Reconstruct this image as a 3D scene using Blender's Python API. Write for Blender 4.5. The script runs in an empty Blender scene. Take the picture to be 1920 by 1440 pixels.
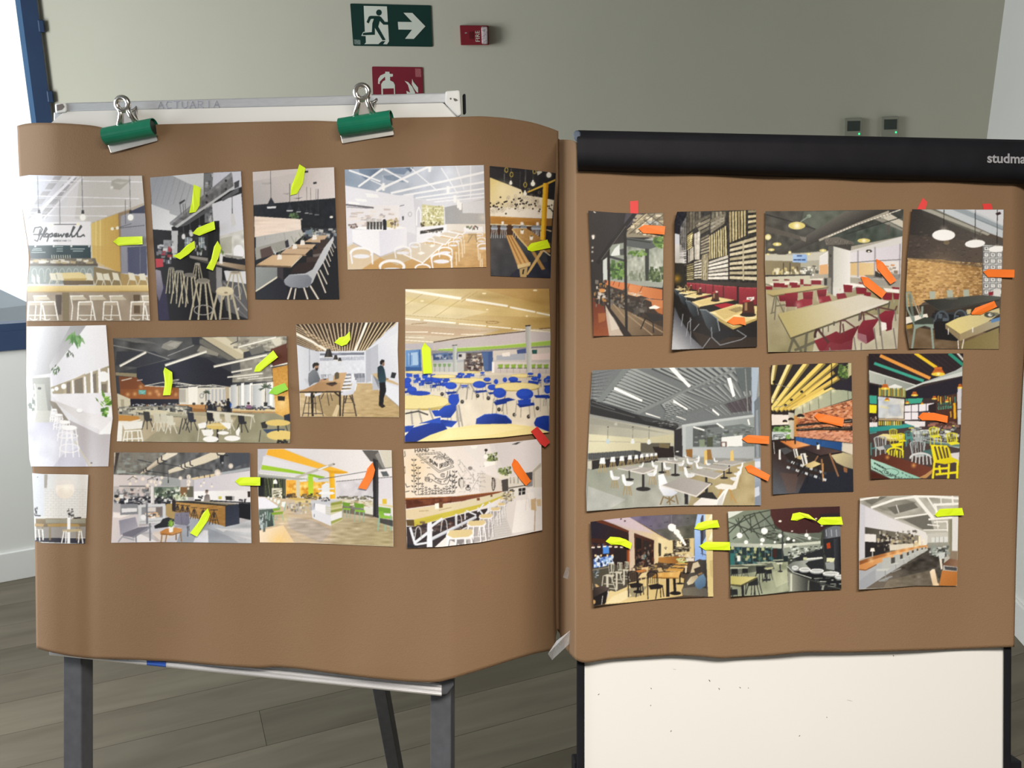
import bpy, bmesh, math, random
import numpy as np
from mathutils import Vector, Matrix

# ------------------------------------------------------------------ camera
F_PX = 1553.0                      # focal length in pixels of the 1920x1440 frame
CAM_H = 1.68
PITCH = math.radians(13.85)
scene = bpy.context.scene
col = scene.collection
cam_data = bpy.data.cameras.new('camera')
cam_data.sensor_width = 36.0
cam_data.lens = F_PX * 36.0 / 1920.0
cam_data.clip_start = 0.02
cam = bpy.data.objects.new('camera', cam_data)
cam.location = (0, 0, CAM_H)
cam.rotation_euler = (math.pi / 2 - PITCH, 0, 0)
col.objects.link(cam)
scene.camera = cam

# ------------------------------------------------------------------ world / exposure
scene.view_settings.view_transform = 'Standard'
scene.view_settings.look = 'None'
scene.view_settings.gamma = 1.0
scene.view_settings.use_curve_mapping = False
scene.view_settings.exposure = 0.0
world = bpy.data.worlds.new('overcast_sky')
scene.world = world
world.use_nodes = True
bg = world.node_tree.nodes['Background']
bg.inputs[0].default_value = (0.93, 0.97, 1.0, 1)
bg.inputs[1].default_value = 1.6


def area_light(name, loc, target, sx, sy, power, color, spread=180):
    d = bpy.data.lights.new(name, 'AREA')
    d.shape = 'RECTANGLE'; d.size = sx; d.size_y = sy; d.energy = power; d.color = color; d.spread = math.radians(spread)
    o = bpy.data.objects.new(name, d)
    o.location = loc
    o.rotation_euler = (Vector(target) - Vector(loc)).to_track_quat('-Z', 'Y').to_euler()
    col.objects.link(o)
    return o


# added overhead key lamp (body below), side window daylight, added cool fill at left
LAMP = (0.30, -0.30, 2.72)
area_light('added_key_light', (LAMP[0], LAMP[1], LAMP[2] - 0.012), (LAMP[0], LAMP[1] + 0.0001, 0), 1.5, 0.55, 80.0, (1.0, 0.935, 0.85), 156)  # added key light; spread narrowed to keep it off the upper wall
area_light('side_window_daylight', (-2.98, 1.65, 1.75), (0.0, 1.65, 1.75), 1.25, 1.6, 97.0, (0.95, 0.985, 1.0))
area_light('near_side_fill_light', (-2.98, -0.25, 1.75), (0.0, -0.05, 1.75), 0.95, 1.6, 17.0, (0.84, 0.93, 1.0))  # cool fill added to tint the left sheet

# ------------------------------------------------------------------ pixel helpers
C = Vector((0, 0, CAM_H))
cp, sp = math.cos(PITCH), math.sin(PITCH)
R_ = Vector((1, 0, 0)); U_ = Vector((0, sp, cp)); F_ = Vector((0, cp, -sp))


def ray(u, v):
    return F_ + R_ * ((u - 960.0) / F_PX) + U_ * ((720.0 - v) / F_PX)


def at(u, v, z):
    return C + ray(u, v) * z


def floor_pt(u, v, z=0.0):
    r = ray(u, v)
    return C + r * ((z - CAM_H) / r.z)


class Plane:
    """vertical plane through a floor line; at(u, v, off) meets the viewing ray, off = towards the room"""
    def __init__(self, a, b):
        self.o = Vector((a.x, a.y, 0)); self.ex = Vector((b.x - a.x, b.y - a.y, 0)).normalized()
        self.n = Vector((self.ex.y, -self.ex.x, 0))
        if self.n.dot(C - self.o) < 0: self.n = -self.n

    def at(self, u, v, off=0.0):
        r = ray(u, v)
        return C + r * ((self.o + self.n * off - C).dot(self.n) / r.dot(self.n))

    def p(self, s, z, off=0.0):
        return self.o + self.ex * s + Vector((0, 0, z)) + self.n * off

    def s(self, pt):
        return (pt - self.o).dot(self.ex)


# ------------------------------------------------------------------ mesh helpers
def tag(o, label=None, cat=None, group=None, kind=None):
    if label: o['label'] = label
    if cat: o['category'] = cat
    if group: o['group'] = group
    if kind: o['kind'] = kind
    return o


def empty(name, loc, label=None, cat=None, group=None, kind=None):
    o = bpy.data.objects.new(name, None)
    o.location = loc; o.empty_display_size = 0.05
    col.objects.link(o)
    return tag(o, label, cat, group, kind)


def mesh_obj(name, verts, faces, mat, parent=None, smooth=False, origin=None):
    verts = [Vector(v) for v in verts]
    if parent is not None:
        org = Vector((0, 0, 0)); q = parent
        while q is not None:
            org = org + Vector(q.location); q = q.parent
    elif origin is not None:
        org = Vector(origin)
    else:
        n = max(1, len(verts))
        org = Vector((sum(v.x for v in verts) / n, sum(v.y for v in verts) / n, min(v.z for v in verts)))
    me = bpy.data.meshes.new(name)
    me.from_pydata([tuple(v - org) for v in verts], [], faces)
    bm = bmesh.new(); bm.from_mesh(me)
    bmesh.ops.recalc_face_normals(bm, faces=bm.faces)
    bm.to_mesh(me); bm.free()
    if smooth: me.polygons.foreach_set('use_smooth', [True] * len(me.polygons))
    me.materials.append(mat)
    o = bpy.data.objects.new(name, me)
    if parent is not None: o.parent = parent
    else: o.location = org
    col.objects.link(o)
    return o


class MB:
    def __init__(s): s.v = []; s.f = []

    def add(s, v, f):
        n = len(s.v); s.v += [Vector(q) for q in v]; s.f += [[i + n for i in q] for q in f]
        return s

    def hexa(s, a):   # 8 corners: bottom ring 0-3, top ring 4-7
        return s.add(a, [[0, 3, 2, 1], [4, 5, 6, 7], [0, 1, 5, 4], [1, 2, 6, 5], [2, 3, 7, 6], [3, 0, 4, 7]])

    def box(s, o, ex, ey, ez):
        o, ex, ey, ez = map(Vector, (o, ex, ey, ez))
        return s.hexa([o, o + ex, o + ex + ey, o + ey, o + ez, o + ex + ez, o + ex + ey + ez, o + ey + ez])

    def prism(s, low, high):
        n = len(low)
        f = [list(range(n))[::-1], [n + i for i in range(n)]]
        f += [[i, (i + 1) % n, n + (i + 1) % n, n + i] for i in range(n)]
        return s.add(list(low) + list(high), f)

    def tube(s, pts, r, n=10, closed=False):
        pts = [Vector(p) for p in pts]; m = len(pts); v = []
        up = None
        for i, p in enumerate(pts):
            if closed: d = pts[(i + 1) % m] - pts[i - 1]
            else: d = pts[min(i + 1, m - 1)] - pts[max(i - 1, 0)]
            d.normalize()
            if up is None: up = d.orthogonal().normalized()
            up = (up - d * up.dot(d)).normalized()
            w = d.cross(up); rr = r[i] if isinstance(r, (list, tuple)) else r
            for k in range(n):
                a = 2 * math.pi * k / n
                v.append(p + (up * math.cos(a) + w * math.sin(a)) * rr)
        f = []
        for i in range(m if closed else m - 1):
            j = (i + 1) % m
            for k in range(n): f.append([i * n + k, i * n + (k + 1) % n, j * n + (k + 1) % n, j * n + k])
        if not closed: f += [list(range(n))[::-1], [(m - 1) * n + k for k in range(n)]]
        return s.add(v, f)

    def build(s, name, mat, parent=None, smooth=False, origin=None):
        return mesh_obj(name, s.v, s.f, mat, parent, smooth, origin)


def bevel(o, w=0.002, seg=2):
    m = o.modifiers.new('bevel', 'BEVEL'); m.width = w; m.segments = seg; m.limit_method = 'ANGLE'
    m.angle_limit = math.radians(40)
    return o


def rounded(poly, r, n=5):
    """round the corners of a convex pixel polygon"""
    out = []; m = len(poly)
    for i in range(m):
        p = Vector(poly[i]).to_2d() if len(poly[i]) == 2 else Vector(poly[i])
        a = Vector(poly[i - 1]); b = Vector(poly[(i + 1) % m]); p = Vector(poly[i])
        da = (a - p).normalized() * r; db = (b - p).normalized() * r
        for k in range(n + 1):
            t = k / n
            out.append(tuple(p + da * (1 - t) ** 2 + db * t ** 2))
    return out


def ell_px(cx, cy, rx, ry, n=20):
    return [(cx + rx * math.cos(2 * math.pi * k / n), cy + ry * math.sin(2 * math.pi * k / n)) for k in range(n)]


def extr(name, poly, proj, o0, o1, mat, parent=None):
    """pixel outline extruded on a surface: proj(u, v, off)"""
    return MB().prism([proj(u, v, o0) for u, v in poly], [proj(u, v, o1) for u, v in poly]).build(name, mat, parent)


def view(pts, x0, y0, s):
    it = list(pts)
    return [(x0 + it[i] / s, y0 + it[i + 1] / s) for i in range(0, len(it), 2)]


# ------------------------------------------------------------------ materials
def s2l(c):
    c = np.asarray(c, dtype=float)
    return np.where(c <= 0.04045, c / 12.92, ((c + 0.055) / 1.055) ** 2.4)


def hx(h):
    return np.array([int(h[i:i + 2], 16) / 255.0 for i in (0, 2, 4)])


def mat(name, rgb, rough=0.6, metal=0.0, noise=0.0, scale=20.0, bump=0.0, bscale=None, stretch=None, spec=0.5, emit=None, coat=0.0):
    """rgb: linear base colour; noise: relative colour variation from a procedural noise"""
    m = bpy.data.materials.new(name); m.use_nodes = True
    nt = m.node_tree; b = nt.nodes['Principled BSDF']
    b.inputs['Base Color'].default_value = (*rgb, 1)
    b.inputs['Roughness'].default_value = rough
    b.inputs['Metallic'].default_value = metal
    b.inputs['Specular IOR Level'].default_value = spec
    b.inputs['Coat Weight'].default_value = coat
    if emit:
        b.inputs['Emission Color'].default_value = (*emit[:3], 1); b.inputs['Emission Strength'].default_value = emit[3]
    if noise or bump:
        tc = nt.nodes.new('ShaderNodeTexCoord'); mp = nt.nodes.new('ShaderNodeMapping')
        nt.links.new(tc.outputs['Object'], mp.inputs['Vector'])
        if stretch: mp.inputs['Scale'].default_value = stretch
    if noise:
        n = nt.nodes.new('ShaderNodeTexNoise'); n.inputs['Scale'].default_value = scale; n.inputs['Detail'].default_value = 5
        r = nt.nodes.new('ShaderNodeValToRGB')
        r.color_ramp.elements[0].position = 0.3; r.color_ramp.elements[1].position = 0.7
        r.color_ramp.elements[0].color = (*[c * (1 - noise) for c in rgb], 1)
        r.color_ramp.elements[1].color = (*[min(1, c * (1 + noise)) for c in rgb], 1)
        nt.links.new(mp.outputs[0], n.inputs['Vector']); nt.links.new(n.outputs['Fac'], r.inputs['Fac'])
        nt.links.new(r.outputs['Color'], b.inputs['Base Color'])
    if bump:
        n2 = nt.nodes.new('ShaderNodeTexNoise'); n2.inputs['Scale'].default_value = bscale or scale * 3; n2.inputs['Detail'].default_value = 3
        bp = nt.nodes.new('ShaderNodeBump'); bp.inputs['Strength'].default_value = bump; bp.inputs['Distance'].default_value = 0.002
        nt.links.new(mp.outputs[0], n2.inputs['Vector']); nt.links.new(n2.outputs['Fac'], bp.inputs['Height'])
        nt.links.new(bp.outputs[0], b.inputs['Normal'])
    return m


M = {}
M['wall'] = mat('painted_wall', (0.52, 0.51, 0.418), 0.85, noise=0.02, scale=3, bump=0.12, bscale=260)
M['wall_pale'] = mat('pale_painted_wall', (0.80, 0.81, 0.78), 0.85, noise=0.02, scale=3, bump=0.1, bscale=260)
M['ceiling'] = mat('ceiling_paint', (0.14, 0.14, 0.13), 0.9, noise=0.02, scale=4)  # kept dark to cut light bounced off the unseen ceiling
M['wall_dark'] = mat('taupe_painted_wall', (0.12, 0.115, 0.105), 0.85, noise=0.02, scale=3)  # unseen walls, kept dark to limit bounced light
M['base'] = mat('baseboard_paint', (0.85, 0.86, 0.84), 0.5, noise=0.02, scale=6)
M['subfloor'] = mat('floor_joint', (0.10, 0.088, 0.066), 0.9, noise=0.1)
M['blueframe'] = mat('dark_blue_frame', (0.030, 0.060, 0.13), 0.45, noise=0.08, scale=9)
M['blueedge'] = mat('blue_frame_edge', (0.12, 0.24, 0.42), 0.4, noise=0.05, scale=9)
M['parapet'] = mat('outside_parapet', (0.42, 0.45, 0.47), 0.8, noise=0.03, scale=4)
M['kraft'] = mat('kraft_paper', (0.234, 0.142, 0.077), 0.8, noise=0.035, scale=5, bump=0.25, bscale=420, spec=0.25)
M['alu'] = mat('brushed_aluminium', (0.56, 0.575, 0.60), 0.42, metal=0.35, noise=0.05, scale=14, stretch=(1, 30, 30))
M['alutray'] = mat('anodised_tray', (0.80, 0.79, 0.80), 0.3, metal=0.55, noise=0.04, scale=14)
M['white_lam'] = mat('white_board_laminate', (0.80, 0.79, 0.76), 0.28, noise=0.015, scale=2, spec=0.4)
M['cap'] = mat('white_plastic_cap', (0.78, 0.78, 0.76), 0.45, noise=0.03, scale=40)
M['scuff'] = mat('scuff', (0.16, 0.14, 0.13), 0.8, noise=0.2)
M['ink'] = mat('faded_marker', (0.36, 0.37, 0.47), 0.7, noise=0.2, scale=80)
M['leg'] = mat('dark_grey_steel', (0.085, 0.088, 0.10), 0.5, noise=0.12, scale=60, bump=0.1, bscale=300)
M['black'] = mat('black_plastic', (0.013, 0.013, 0.016), 0.55, noise=0.1, scale=30, bump=0.1, bscale=500, spec=0.1)
M['blackcap'] = mat('blue_grey_end_cap', (0.06, 0.085, 0.13), 0.6, noise=0.15, scale=60)
M['logo'] = mat('grey_logo_print', (0.33, 0.33, 0.35), 0.6, noise=0.03)
M['chrome'] = mat('nickel_steel', (0.78, 0.74, 0.69), 0.22, metal=1.0, noise=0.05, scale=30)
M['blade'] = mat('pressed_steel', (0.70, 0.66, 0.62), 0.4, metal=0.8, noise=0.06, scale=60)
M['green'] = mat('green_enamel', (0.006, 0.175, 0.095), 0.32, noise=0.12, scale=30)
M['greenin'] = mat('dark_clip_inside', (0.01, 0.03, 0.025), 0.5, noise=0.1)
M['bluetape'] = mat('blue_tape', (0.03, 0.10, 0.42), 0.6, noise=0.06, scale=60)
M['signgreen'] = mat('sign_green', (0.007, 0.036, 0.029), 0.3, noise=0.03)
M['signwhite'] = mat('sign_photoluminescent_white', (0.66, 0.69, 0.60), 0.4, noise=0.03)
M['signgrey'] = mat('sign_small_print', (0.14, 0.19, 0.17), 0.5, noise=0.6, scale=300)
M['signred'] = mat('sign_red', (0.20, 0.012, 0.026), 0.4, noise=0.04)
M['signpink'] = mat('sign_small_print_red', (0.36, 0.10, 0.11), 0.5, noise=0.5, scale=300)
M['alarmred'] = mat('alarm_red_plastic', (0.21, 0.014, 0.022), 0.4, noise=0.05, scale=60)
M['alarmdark'] = mat('alarm_dark_red', (0.11, 0.008, 0.012), 0.4, noise=0.05, scale=60)
M['lens'] = mat('strobe_lens', (0.50, 0.42, 0.43), 0.12, noise=0.5, scale=120)
M['thermo'] = mat('thermostat_plastic', (0.29, 0.285, 0.23), 0.5, noise=0.03)
M['thermoscreen'] = mat('thermostat_screen', (0.022, 0.035, 0.026), 0.25, noise=0.1)
M['led'] = mat('green_led', (0.02, 0.7, 0.2), 0.4, noise=0.02, emit=(0.05, 1.0, 0.35, 1.2))
M['yellow'] = mat('neon_yellow_flag', (0.66, 0.86, 0.006), 0.6, noise=0.03, scale=20)
M['lime'] = mat('neon_green_flag', (0.27, 0.62, 0.035), 0.6, noise=0.03, scale=20)
M['orange'] = mat('neon_orange_flag', (0.88, 0.185, 0.016), 0.6, noise=0.04, scale=20)
M['red'] = mat('red_tape', (0.72, 0.045, 0.04), 0.6, noise=0.04, scale=20)


def tape_mat():
    m = bpy.data.materials.new('clear_tape'); m.use_nodes = True
    b = m.node_tree.nodes['Principled BSDF']
    n = m.node_tree.nodes.new('ShaderNodeTexNoise'); n.inputs['Scale'].default_value = 60
    r = m.node_tree.nodes.new('ShaderNodeMapRange'); r.inputs['To Min'].default_value = 0.22; r.inputs['To Max'].default_value = 0.42
    m.node_tree.links.new(n.outputs['Fac'], r.inputs['Value']); m.node_tree.links.new(r.outputs[0], b.inputs['Alpha'])
    b.inputs['Base Color'].default_value = (0.75, 0.76, 0.78, 1); b.inputs['Roughness'].default_value = 0.25
    return m


M['tape'] = tape_mat()


def glass_mat():
    m = bpy.data.materials.new('window_glass'); m.use_nodes = True
    nt = m.node_tree; out = nt.nodes['Material Output']; nt.nodes.remove(nt.nodes['Principled BSDF'])
    t = nt.nodes.new('ShaderNodeBsdfTransparent'); t.inputs[0].default_value = (0.96, 0.98, 1.0, 1)
    g = nt.nodes.new('ShaderNodeBsdfGlossy'); g.inputs['Roughness'].default_value = 0.02
    mx = nt.nodes.new('ShaderNodeMixShader'); mx.inputs[0].default_value = 0.05
    nt.links.new(t.outputs[0], mx.inputs[1]); nt.links.new(g.outputs[0], mx.inputs[2]); nt.links.new(mx.outputs[0], out.inputs[0])
    return m


M["glass"] = glass_mat()


def plank_mat():
    m = bpy.data.materials.new('grey_oak_plank'); m.use_nodes = True
    nt = m.node_tree; b = nt.nodes['Principled BSDF']; b.inputs['Roughness'].default_value = 0.55
    b.inputs['Specular IOR Level'].default_value = 0.3
    tc = nt.nodes.new('ShaderNodeTexCoord'); oi = nt.nodes.new('ShaderNodeObjectInfo')
    ad = nt.nodes.new('ShaderNodeVectorMath'); ad.operation = 'ADD'
    mu = nt.nodes.new('ShaderNodeVectorMath'); mu.operation = 'SCALE'; mu.inputs['Scale'].default_value = 30
    cb = nt.nodes.new('ShaderNodeCombineXYZ')
    nt.links.new(oi.outputs['Random'], cb.inputs[0]); nt.links.new(oi.outputs['Random'], cb.inputs[1])
    nt.links.new(cb.outputs[0], mu.inputs[0]); nt.links.new(tc.outputs['Object'], ad.inputs[0]); nt.links.new(mu.outputs[0], ad.inputs[1])
    mp = nt.nodes.new('ShaderNodeMapping'); mp.inputs['Scale'].default_value = (1.3, 9, 9)
    nt.links.new(ad.outputs[0], mp.inputs[0])
    n = nt.nodes.new('ShaderNodeTexNoise'); n.inputs['Scale'].default_value = 1.6; n.inputs['Detail'].default_value = 7; n.inputs['Distortion'].default_value = 0.6
    nt.links.new(mp.outputs[0], n.inputs['Vector'])
    r = nt.nodes.new('ShaderNodeValToRGB')
    e = r.color_ramp.elements
    e[0].position = 0.28; e[0].color = (0.128, 0.110, 0.080, 1); e[1].position = 0.7; e[1].color = (0.184, 0.163, 0.120, 1)
    nt.links.new(n.outputs['Fac'], r.inputs['Fac'])
    hs = nt.nodes.new('ShaderNodeHueSaturation')
    mr = nt.nodes.new('ShaderNodeMapRange'); mr.inputs['To Min'].default_value = 0.82; mr.inputs['To Max'].default_value = 1.12
    nt.links.new(oi.outputs['Random'], mr.inputs['Value']); nt.links.new(mr.outputs[0], hs.inputs['Value'])
    nt.links.new(r.outputs['Color'], hs.inputs['Color']); nt.links.new(hs.outputs[0], b.inputs['Base Color'])
    return m


M['plank'] = plank_mat()


def print_mat():
    m = bpy.data.materials.new('laser_print'); m.use_nodes = True
    nt = m.node_tree; b = nt.nodes['Principled BSDF']; b.inputs['Roughness'].default_value = 0.5; b.inputs['Specular IOR Level'].default_value = 0.25
    a = nt.nodes.new('ShaderNodeVertexColor'); a.layer_name = 'ink'
    nt.links.new(a.outputs['Color'], b.inputs['Base Color'])
    return m


M['print'] = print_mat()

# ------------------------------------------------------------------ room shell
A_ = floor_pt(0, 1091); B_ = floor_pt(65, 1079)
left_wall = Plane(A_, B_)
corner = left_wall.at(205, 1055)
corner = Vector((corner.x, corner.y, 0))
back_wall = Plane(corner, corner + Vector((1, 0.055, 0)))
rc = back_wall.at(1850, 262); rc = Vector((rc.x, rc.y, 0))
rb = floor_pt(1907, 1190)
right_wall = Plane(rc, rb)
CEIL = 2.95
TH = 0.12

# wall behind the easels
mb = MB()
e0 = back_wall.p(-0.02, 0); e1 = back_wall.p(back_wall.s(rc) + 0.3, 0)
mb.box(e0, e1 - e0, -back_wall.n * TH, (0, 0, CEIL))
tag(mb.build('wall_back', M['wall']), 'greenish grey painted wall behind the easels', kind='structure')

# left wall with a window opening beside the corner
L = left_wall
sc_ = L.s(corner)
def wz(u, v): return L.at(u, v).z
z_sill0 = wz(20, 656); z_sill1 = wz(20, 606)
s_in = L.s(L.at(38, 0)); s_out = L.s(L.at(71, 0))
win_s0 = sc_ - 1.75; win_z1 = 2.62
mb = MB()
def lw_box(mb, s0, s1, z0, z1, o0, o1):
    mb.box(L.p(s0, z0, o0), L.ex * (s1 - s0), L.n * (o1 - o0), (0, 0, z1 - z0))
lw_box(mb, sc_ - 2.0, sc_, 0, z_sill0, -TH, 0)
lw_box(mb, sc_ - 2.0, sc_, win_z1, CEIL, -TH, 0)
lw_box(mb, sc_ - 2.0, win_s0, z_sill0, win_z1, -TH, 0)
lw_box(mb, s_out - 0.004, sc_, z_sill0, win_z1, -TH, 0)
tag(mb.build('wall_left', M['wall_pale']), 'pale grey wall below the bright window', kind='structure')

# window: dark blue frame, pane, overexposed daylight beyond
w1 = tag(empty('window_1', L.p((win_s0 + s_out) / 2, z_sill0)), 'bright window with a dark blue frame', kind='structure')
mb = MB(); lw_box(mb, s_in, s_out - 0.004, z_sill0, win_z1, -0.07, 0.016)
jamb = mb.build('window_jamb', M['blueframe'], w1)
mb = MB(); lw_box(mb, s_in - 0.018, s_in, z_sill1, win_z1, -0.07, -0.012)
mb.build('glazing_bead', M['blueedge'], w1)
for u0, v0 in ((77, 50), (98, 182)):
    q = L.at(u0, v0); s0 = s_out - 0.010
    mb = MB(); lw_box(mb, s0, s0 + 0.022, q.z - 0.022, q.z + 0.022, 0.004, 0.022)
    bevel(mb.build('hinge', M['blueframe'], w1), 0.004)
mb = MB(); lw_box(mb, win_s0, s_in, z_sill0, z_sill1 - 0.03, -0.07, 0.016)
lw_box(mb, win_s0, s_in, z_sill1 - 0.03, z_sill1, -0.07, 0.010)
mb.build('bottom_rail', M['blueframe'], w1)
mb = MB(); lw_box(mb, win_s0, s_in, win_z1 - 0.08, win_z1, -0.07, 0.016)
mb.build('top_rail', M['blueframe'], w1)
mb = MB(); lw_box(mb, win_s0, win_s0 + 0.08, z_sill1, win_z1 - 0.08, -0.07, 0.016)
mb.build('window_jamb', M['blueframe'], w1)
mb = MB(); lw_box(mb, win_s0 + 0.08, s_in, z_sill1, win_z1 - 0.08, -0.045, -0.040)
mb.build('pane', M['glass'], w1)

# outside: pale parapet of the terrace, seen at the foot of the pane
mb = MB()
pa = at(-330, 385, 5.2); pb = at(60, 571, 4.1)
for p in (pa, pb): pass
lo_a = Vector((pa.x, pa.y, 0.0)); lo_b = Vector((pb.x, pb.y, 0.0))
nx = (lo_b - lo_a).cross(Vector((0, 0, 1))).normalized() * 0.18
mb.hexa([lo_a, lo_b, lo_b + nx, lo_a + nx, pa, pb, pb + nx, pa + nx])
tag(mb.build('terrace_parapet', M['parapet']), 'pale grey sloping parapet outside the bright window', 'parapet')

# right wall, cut short to limit light bounced onto the back wall
rw = right_wall; rdir = (rb - rc).normalized()
mb = MB(); rn = rw.n
mb.box(rc - rdir * 0.0, rdir * 1.25, -rn * 0.4, (0, 0, CEIL))
tag(mb.build('wall_right', M['wall_pale']), 'pale right wall at the frame edge, cut short', kind='structure')
# wall behind the viewer and ceiling close the room
rend = rc + rdir * 4.6
lend = L.p(sc_ - 2.0, 0)
FY = -1.6                                                 # inner face of the wall behind the viewer
mb = MB(); mb.box((-4.2, FY, 0), (9.4, 0, 0), (0, -TH, 0), (0, 0, CEIL))
tag(mb.build('wall_front', M['wall_dark']), 'taupe wall behind the viewer', kind='structure')
lx0 = lend.x
mb = MB()
for (y0, y1, z0, z1) in ((FY, lend.y, 0, 0.9), (FY, lend.y, 2.6, CEIL), (FY, -0.78, 0.9, 2.6), (0.28, 1.0, 0.9, 2.6), (2.3, lend.y, 0.9, 2.6)):  # opening nearest the viewer is added for the cool fill
    mb.box((lx0, y0, z0), (-TH, 0, 0), (0, y1 - y0, 0), (0, 0, z1 - z0))
tag(mb.build('wall_side', M['wall_dark']), 'side wall left of the viewer, with a window opening and an added light opening', kind='structure')
mb = MB(); mb.box((5.2, FY, 0), (TH, 0, 0), (0, 4.4 - FY, 0), (0, 0, CEIL))  # added to stop sky light leaking in past the short wall
q0 = rc - rn * 0.4
mb.box((q0.x, q0.y, 0), (5.2 - q0.x, 0, 0), (0, TH, 0), (0, 0, CEIL))
tag(mb.build('wall_closing_right', M['wall_dark']), 'dark closing wall added beyond the shortened right wall', kind='structure')
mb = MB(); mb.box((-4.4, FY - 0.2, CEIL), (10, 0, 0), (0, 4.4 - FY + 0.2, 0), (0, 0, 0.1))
tag(mb.build('ceiling', M['ceiling']), 'dark grey ceiling, unseen', kind='structure')

# body made up for the added key light, out of view
lamp = empty('added_key_lamp', (LAMP[0], LAMP[1], LAMP[2]), 'added flat rectangular lamp, unseen above the viewer', 'lamp')
MB().box((LAMP[0] - 0.8, LAMP[1] - 0.32, LAMP[2]), (1.6, 0, 0), (0, 0.64, 0), (0, 0, 0.05)).build('housing', M['cap'], lamp)
for dx in (-0.5, 0.5):
    MB().tube([(LAMP[0] + dx, LAMP[1], LAMP[2] + 0.05), (LAMP[0] + dx, LAMP[1], CEIL)], 0.004, 6).build('suspension_rod', M['cap'], lamp)

# baseboards
bh = L.at(20, 1034).z
mb = MB(); lw_box(mb, sc_ - 1.95, sc_ - 0.012, 0, bh, 0, 0.014)
bevel(tag(mb.build('baseboard_left', M['base']), 'white baseboard under the window wall', kind='structure'), 0.003)
mb = MB(); mb.box(back_wall.p(0.014, 0), back_wall.ex * (back_wall.s(rc) - 0.03), back_wall.n * 0.014, (0, 0, bh))
bevel(tag(mb.build('baseboard_back', M['base']), 'white baseboard behind the easels', kind='structure'), 0.003)
mb = MB(); mb.box(rc + rdir * 0.03, rdir * 1.22, rn * 0.014, (0, 0, bh))
bevel(tag(mb.build('baseboard_right', M['base']), 'white baseboard along the right wall', kind='structure'), 0.003)

# floor of single planks, running obliquely
fd = ray(4700, 337); fd = Vector((fd.x, fd.y, 0)).normalized(); fn = Vector((-fd.y, fd.x, 0))
floor = mesh_obj('floor', [(-4.2, -1.7, -0.02), (5.2, -1.7, -0.02), (5.2, 4.4, -0.02), (-4.2, 4.4, -0.02),
                           (-4.2, -1.7, -0.008), (5.2, -1.7, -0.008), (5.2, 4.4, -0.008), (-4.2, 4.4, -0.008)],
                 [[0, 3, 2, 1], [4, 5, 6, 7], [0, 1, 5, 4], [1, 2, 6, 5], [2, 3, 7, 6], [3, 0, 4, 7]], M['subfloor'], origin=(0, 0, 0))
tag(floor, 'grey-brown wooden plank floor', kind='structure')
PW, PLEN = 0.187, 1.85
pm = bpy.data.meshes.new('plank')
g = 0.0003
bmv = [(g, g, -0.008), (PLEN - g, g, -0.008), (PLEN - g, PW - g, -0.008), (g, PW - g, -0.008)]
bmt = [(g + .0004, g + .0004, 0), (PLEN - g - .0004, g + .0004, 0), (PLEN - g - .0004, PW - g - .0004, 0), (g + .0004, PW - g - .0004, 0)]
pm.from_pydata(bmv + bmt, [], [[0, 3, 2, 1], [4, 5, 6, 7], [0, 1, 5, 4], [1, 2, 6, 5], [2, 3, 7, 6], [3, 0, 4, 7]])
pm.materials.append(M['plank'])
ang = math.atan2(fd.y, fd.x)
org = floor_pt(500, 1398)
rnd = random.Random(5)
for i in range(-16, 24):
    offs = rnd.random() * PLEN
    if i == 0: offs = 0.0
    for j in range(-4, 5):
        p = org + fn * (i * PW) + fd * (j * PLEN + offs)
        c = p + fd * PLEN / 2 + fn * PW / 2
        rel = c - C
        if c.y < 0.6 or c.y > 4.6 or c.x < -3.2 or c.x > 4.0: continue
        o = bpy.data.objects.new('plank', pm); o.location = p; o.rotation_euler = (0, 0, ang); o.parent = floor
        col.objects.link(o)

# ================================================================== things on the back wall
WB = back_wall.at


def sv(*pts): return view(pts, 640, 0, 6.4)          # sketch coordinates of the sign corner of the photograph


def font_text(name, text, size, origin, ex, ey, n, matl, parent, depth=0.0004, spacing=1.0, bold=0.0, xs=1.0):
    cu = bpy.data.curves.new(name, 'FONT'); cu.body = text; cu.size = size; cu.space_character = spacing; cu.offset = bold
    t = bpy.data.objects.new('tmp_text', cu); col.objects.link(t)
    dg = bpy.context.evaluated_depsgraph_get()
    me = t.evaluated_get(dg).to_mesh()
    vs = [Vector(origin) + ex * (v.co.x * xs) + ey * v.co.y + n * depth for v in me.vertices]
    fs = [list(p.vertices) for p in me.polygons]
    t.evaluated_get(dg).to_mesh_clear()
    bpy.data.objects.remove(t); bpy.data.curves.remove(cu)
    return mesh_obj(name, vs, fs, matl, parent)


# --- exit sign
p0 = WB(735, 87)
ex_sign = empty('exit_sign', p0, 'dark green exit sign with running figure and white arrow', 'sign')
extr('plate', rounded(sv(105, 42, 1072, 64, 1093, 562, 143, 550), 2.6), WB, 0.0, 0.004, M['signgreen'], ex_sign)
extr('door_panel', sv(268, 70, 547, 77, 572, 496, 548, 532, 502, 530, 530, 492, 488, 494, 462, 512, 447, 530, 276, 530, 295, 510, 292, 430, 285, 425, 282, 375), WB, 0.004, 0.0048, M['signwhite'], ex_sign)
fig = MB()
def figp(*pts): fig.prism([WB(u, v, 0.0048) for u, v in sv(*pts)], [WB(u, v, 0.0056) for u, v in sv(*pts)])
fig.prism([WB(u, v, 0.0048) for u, v in view(sum(ell_px(450, 151, 33, 36), ()), 640, 0, 6.4)], [WB(u, v, 0.0056) for u, v in view(sum(ell_px(450, 151, 33, 36), ()), 640, 0, 6.4)])
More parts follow.
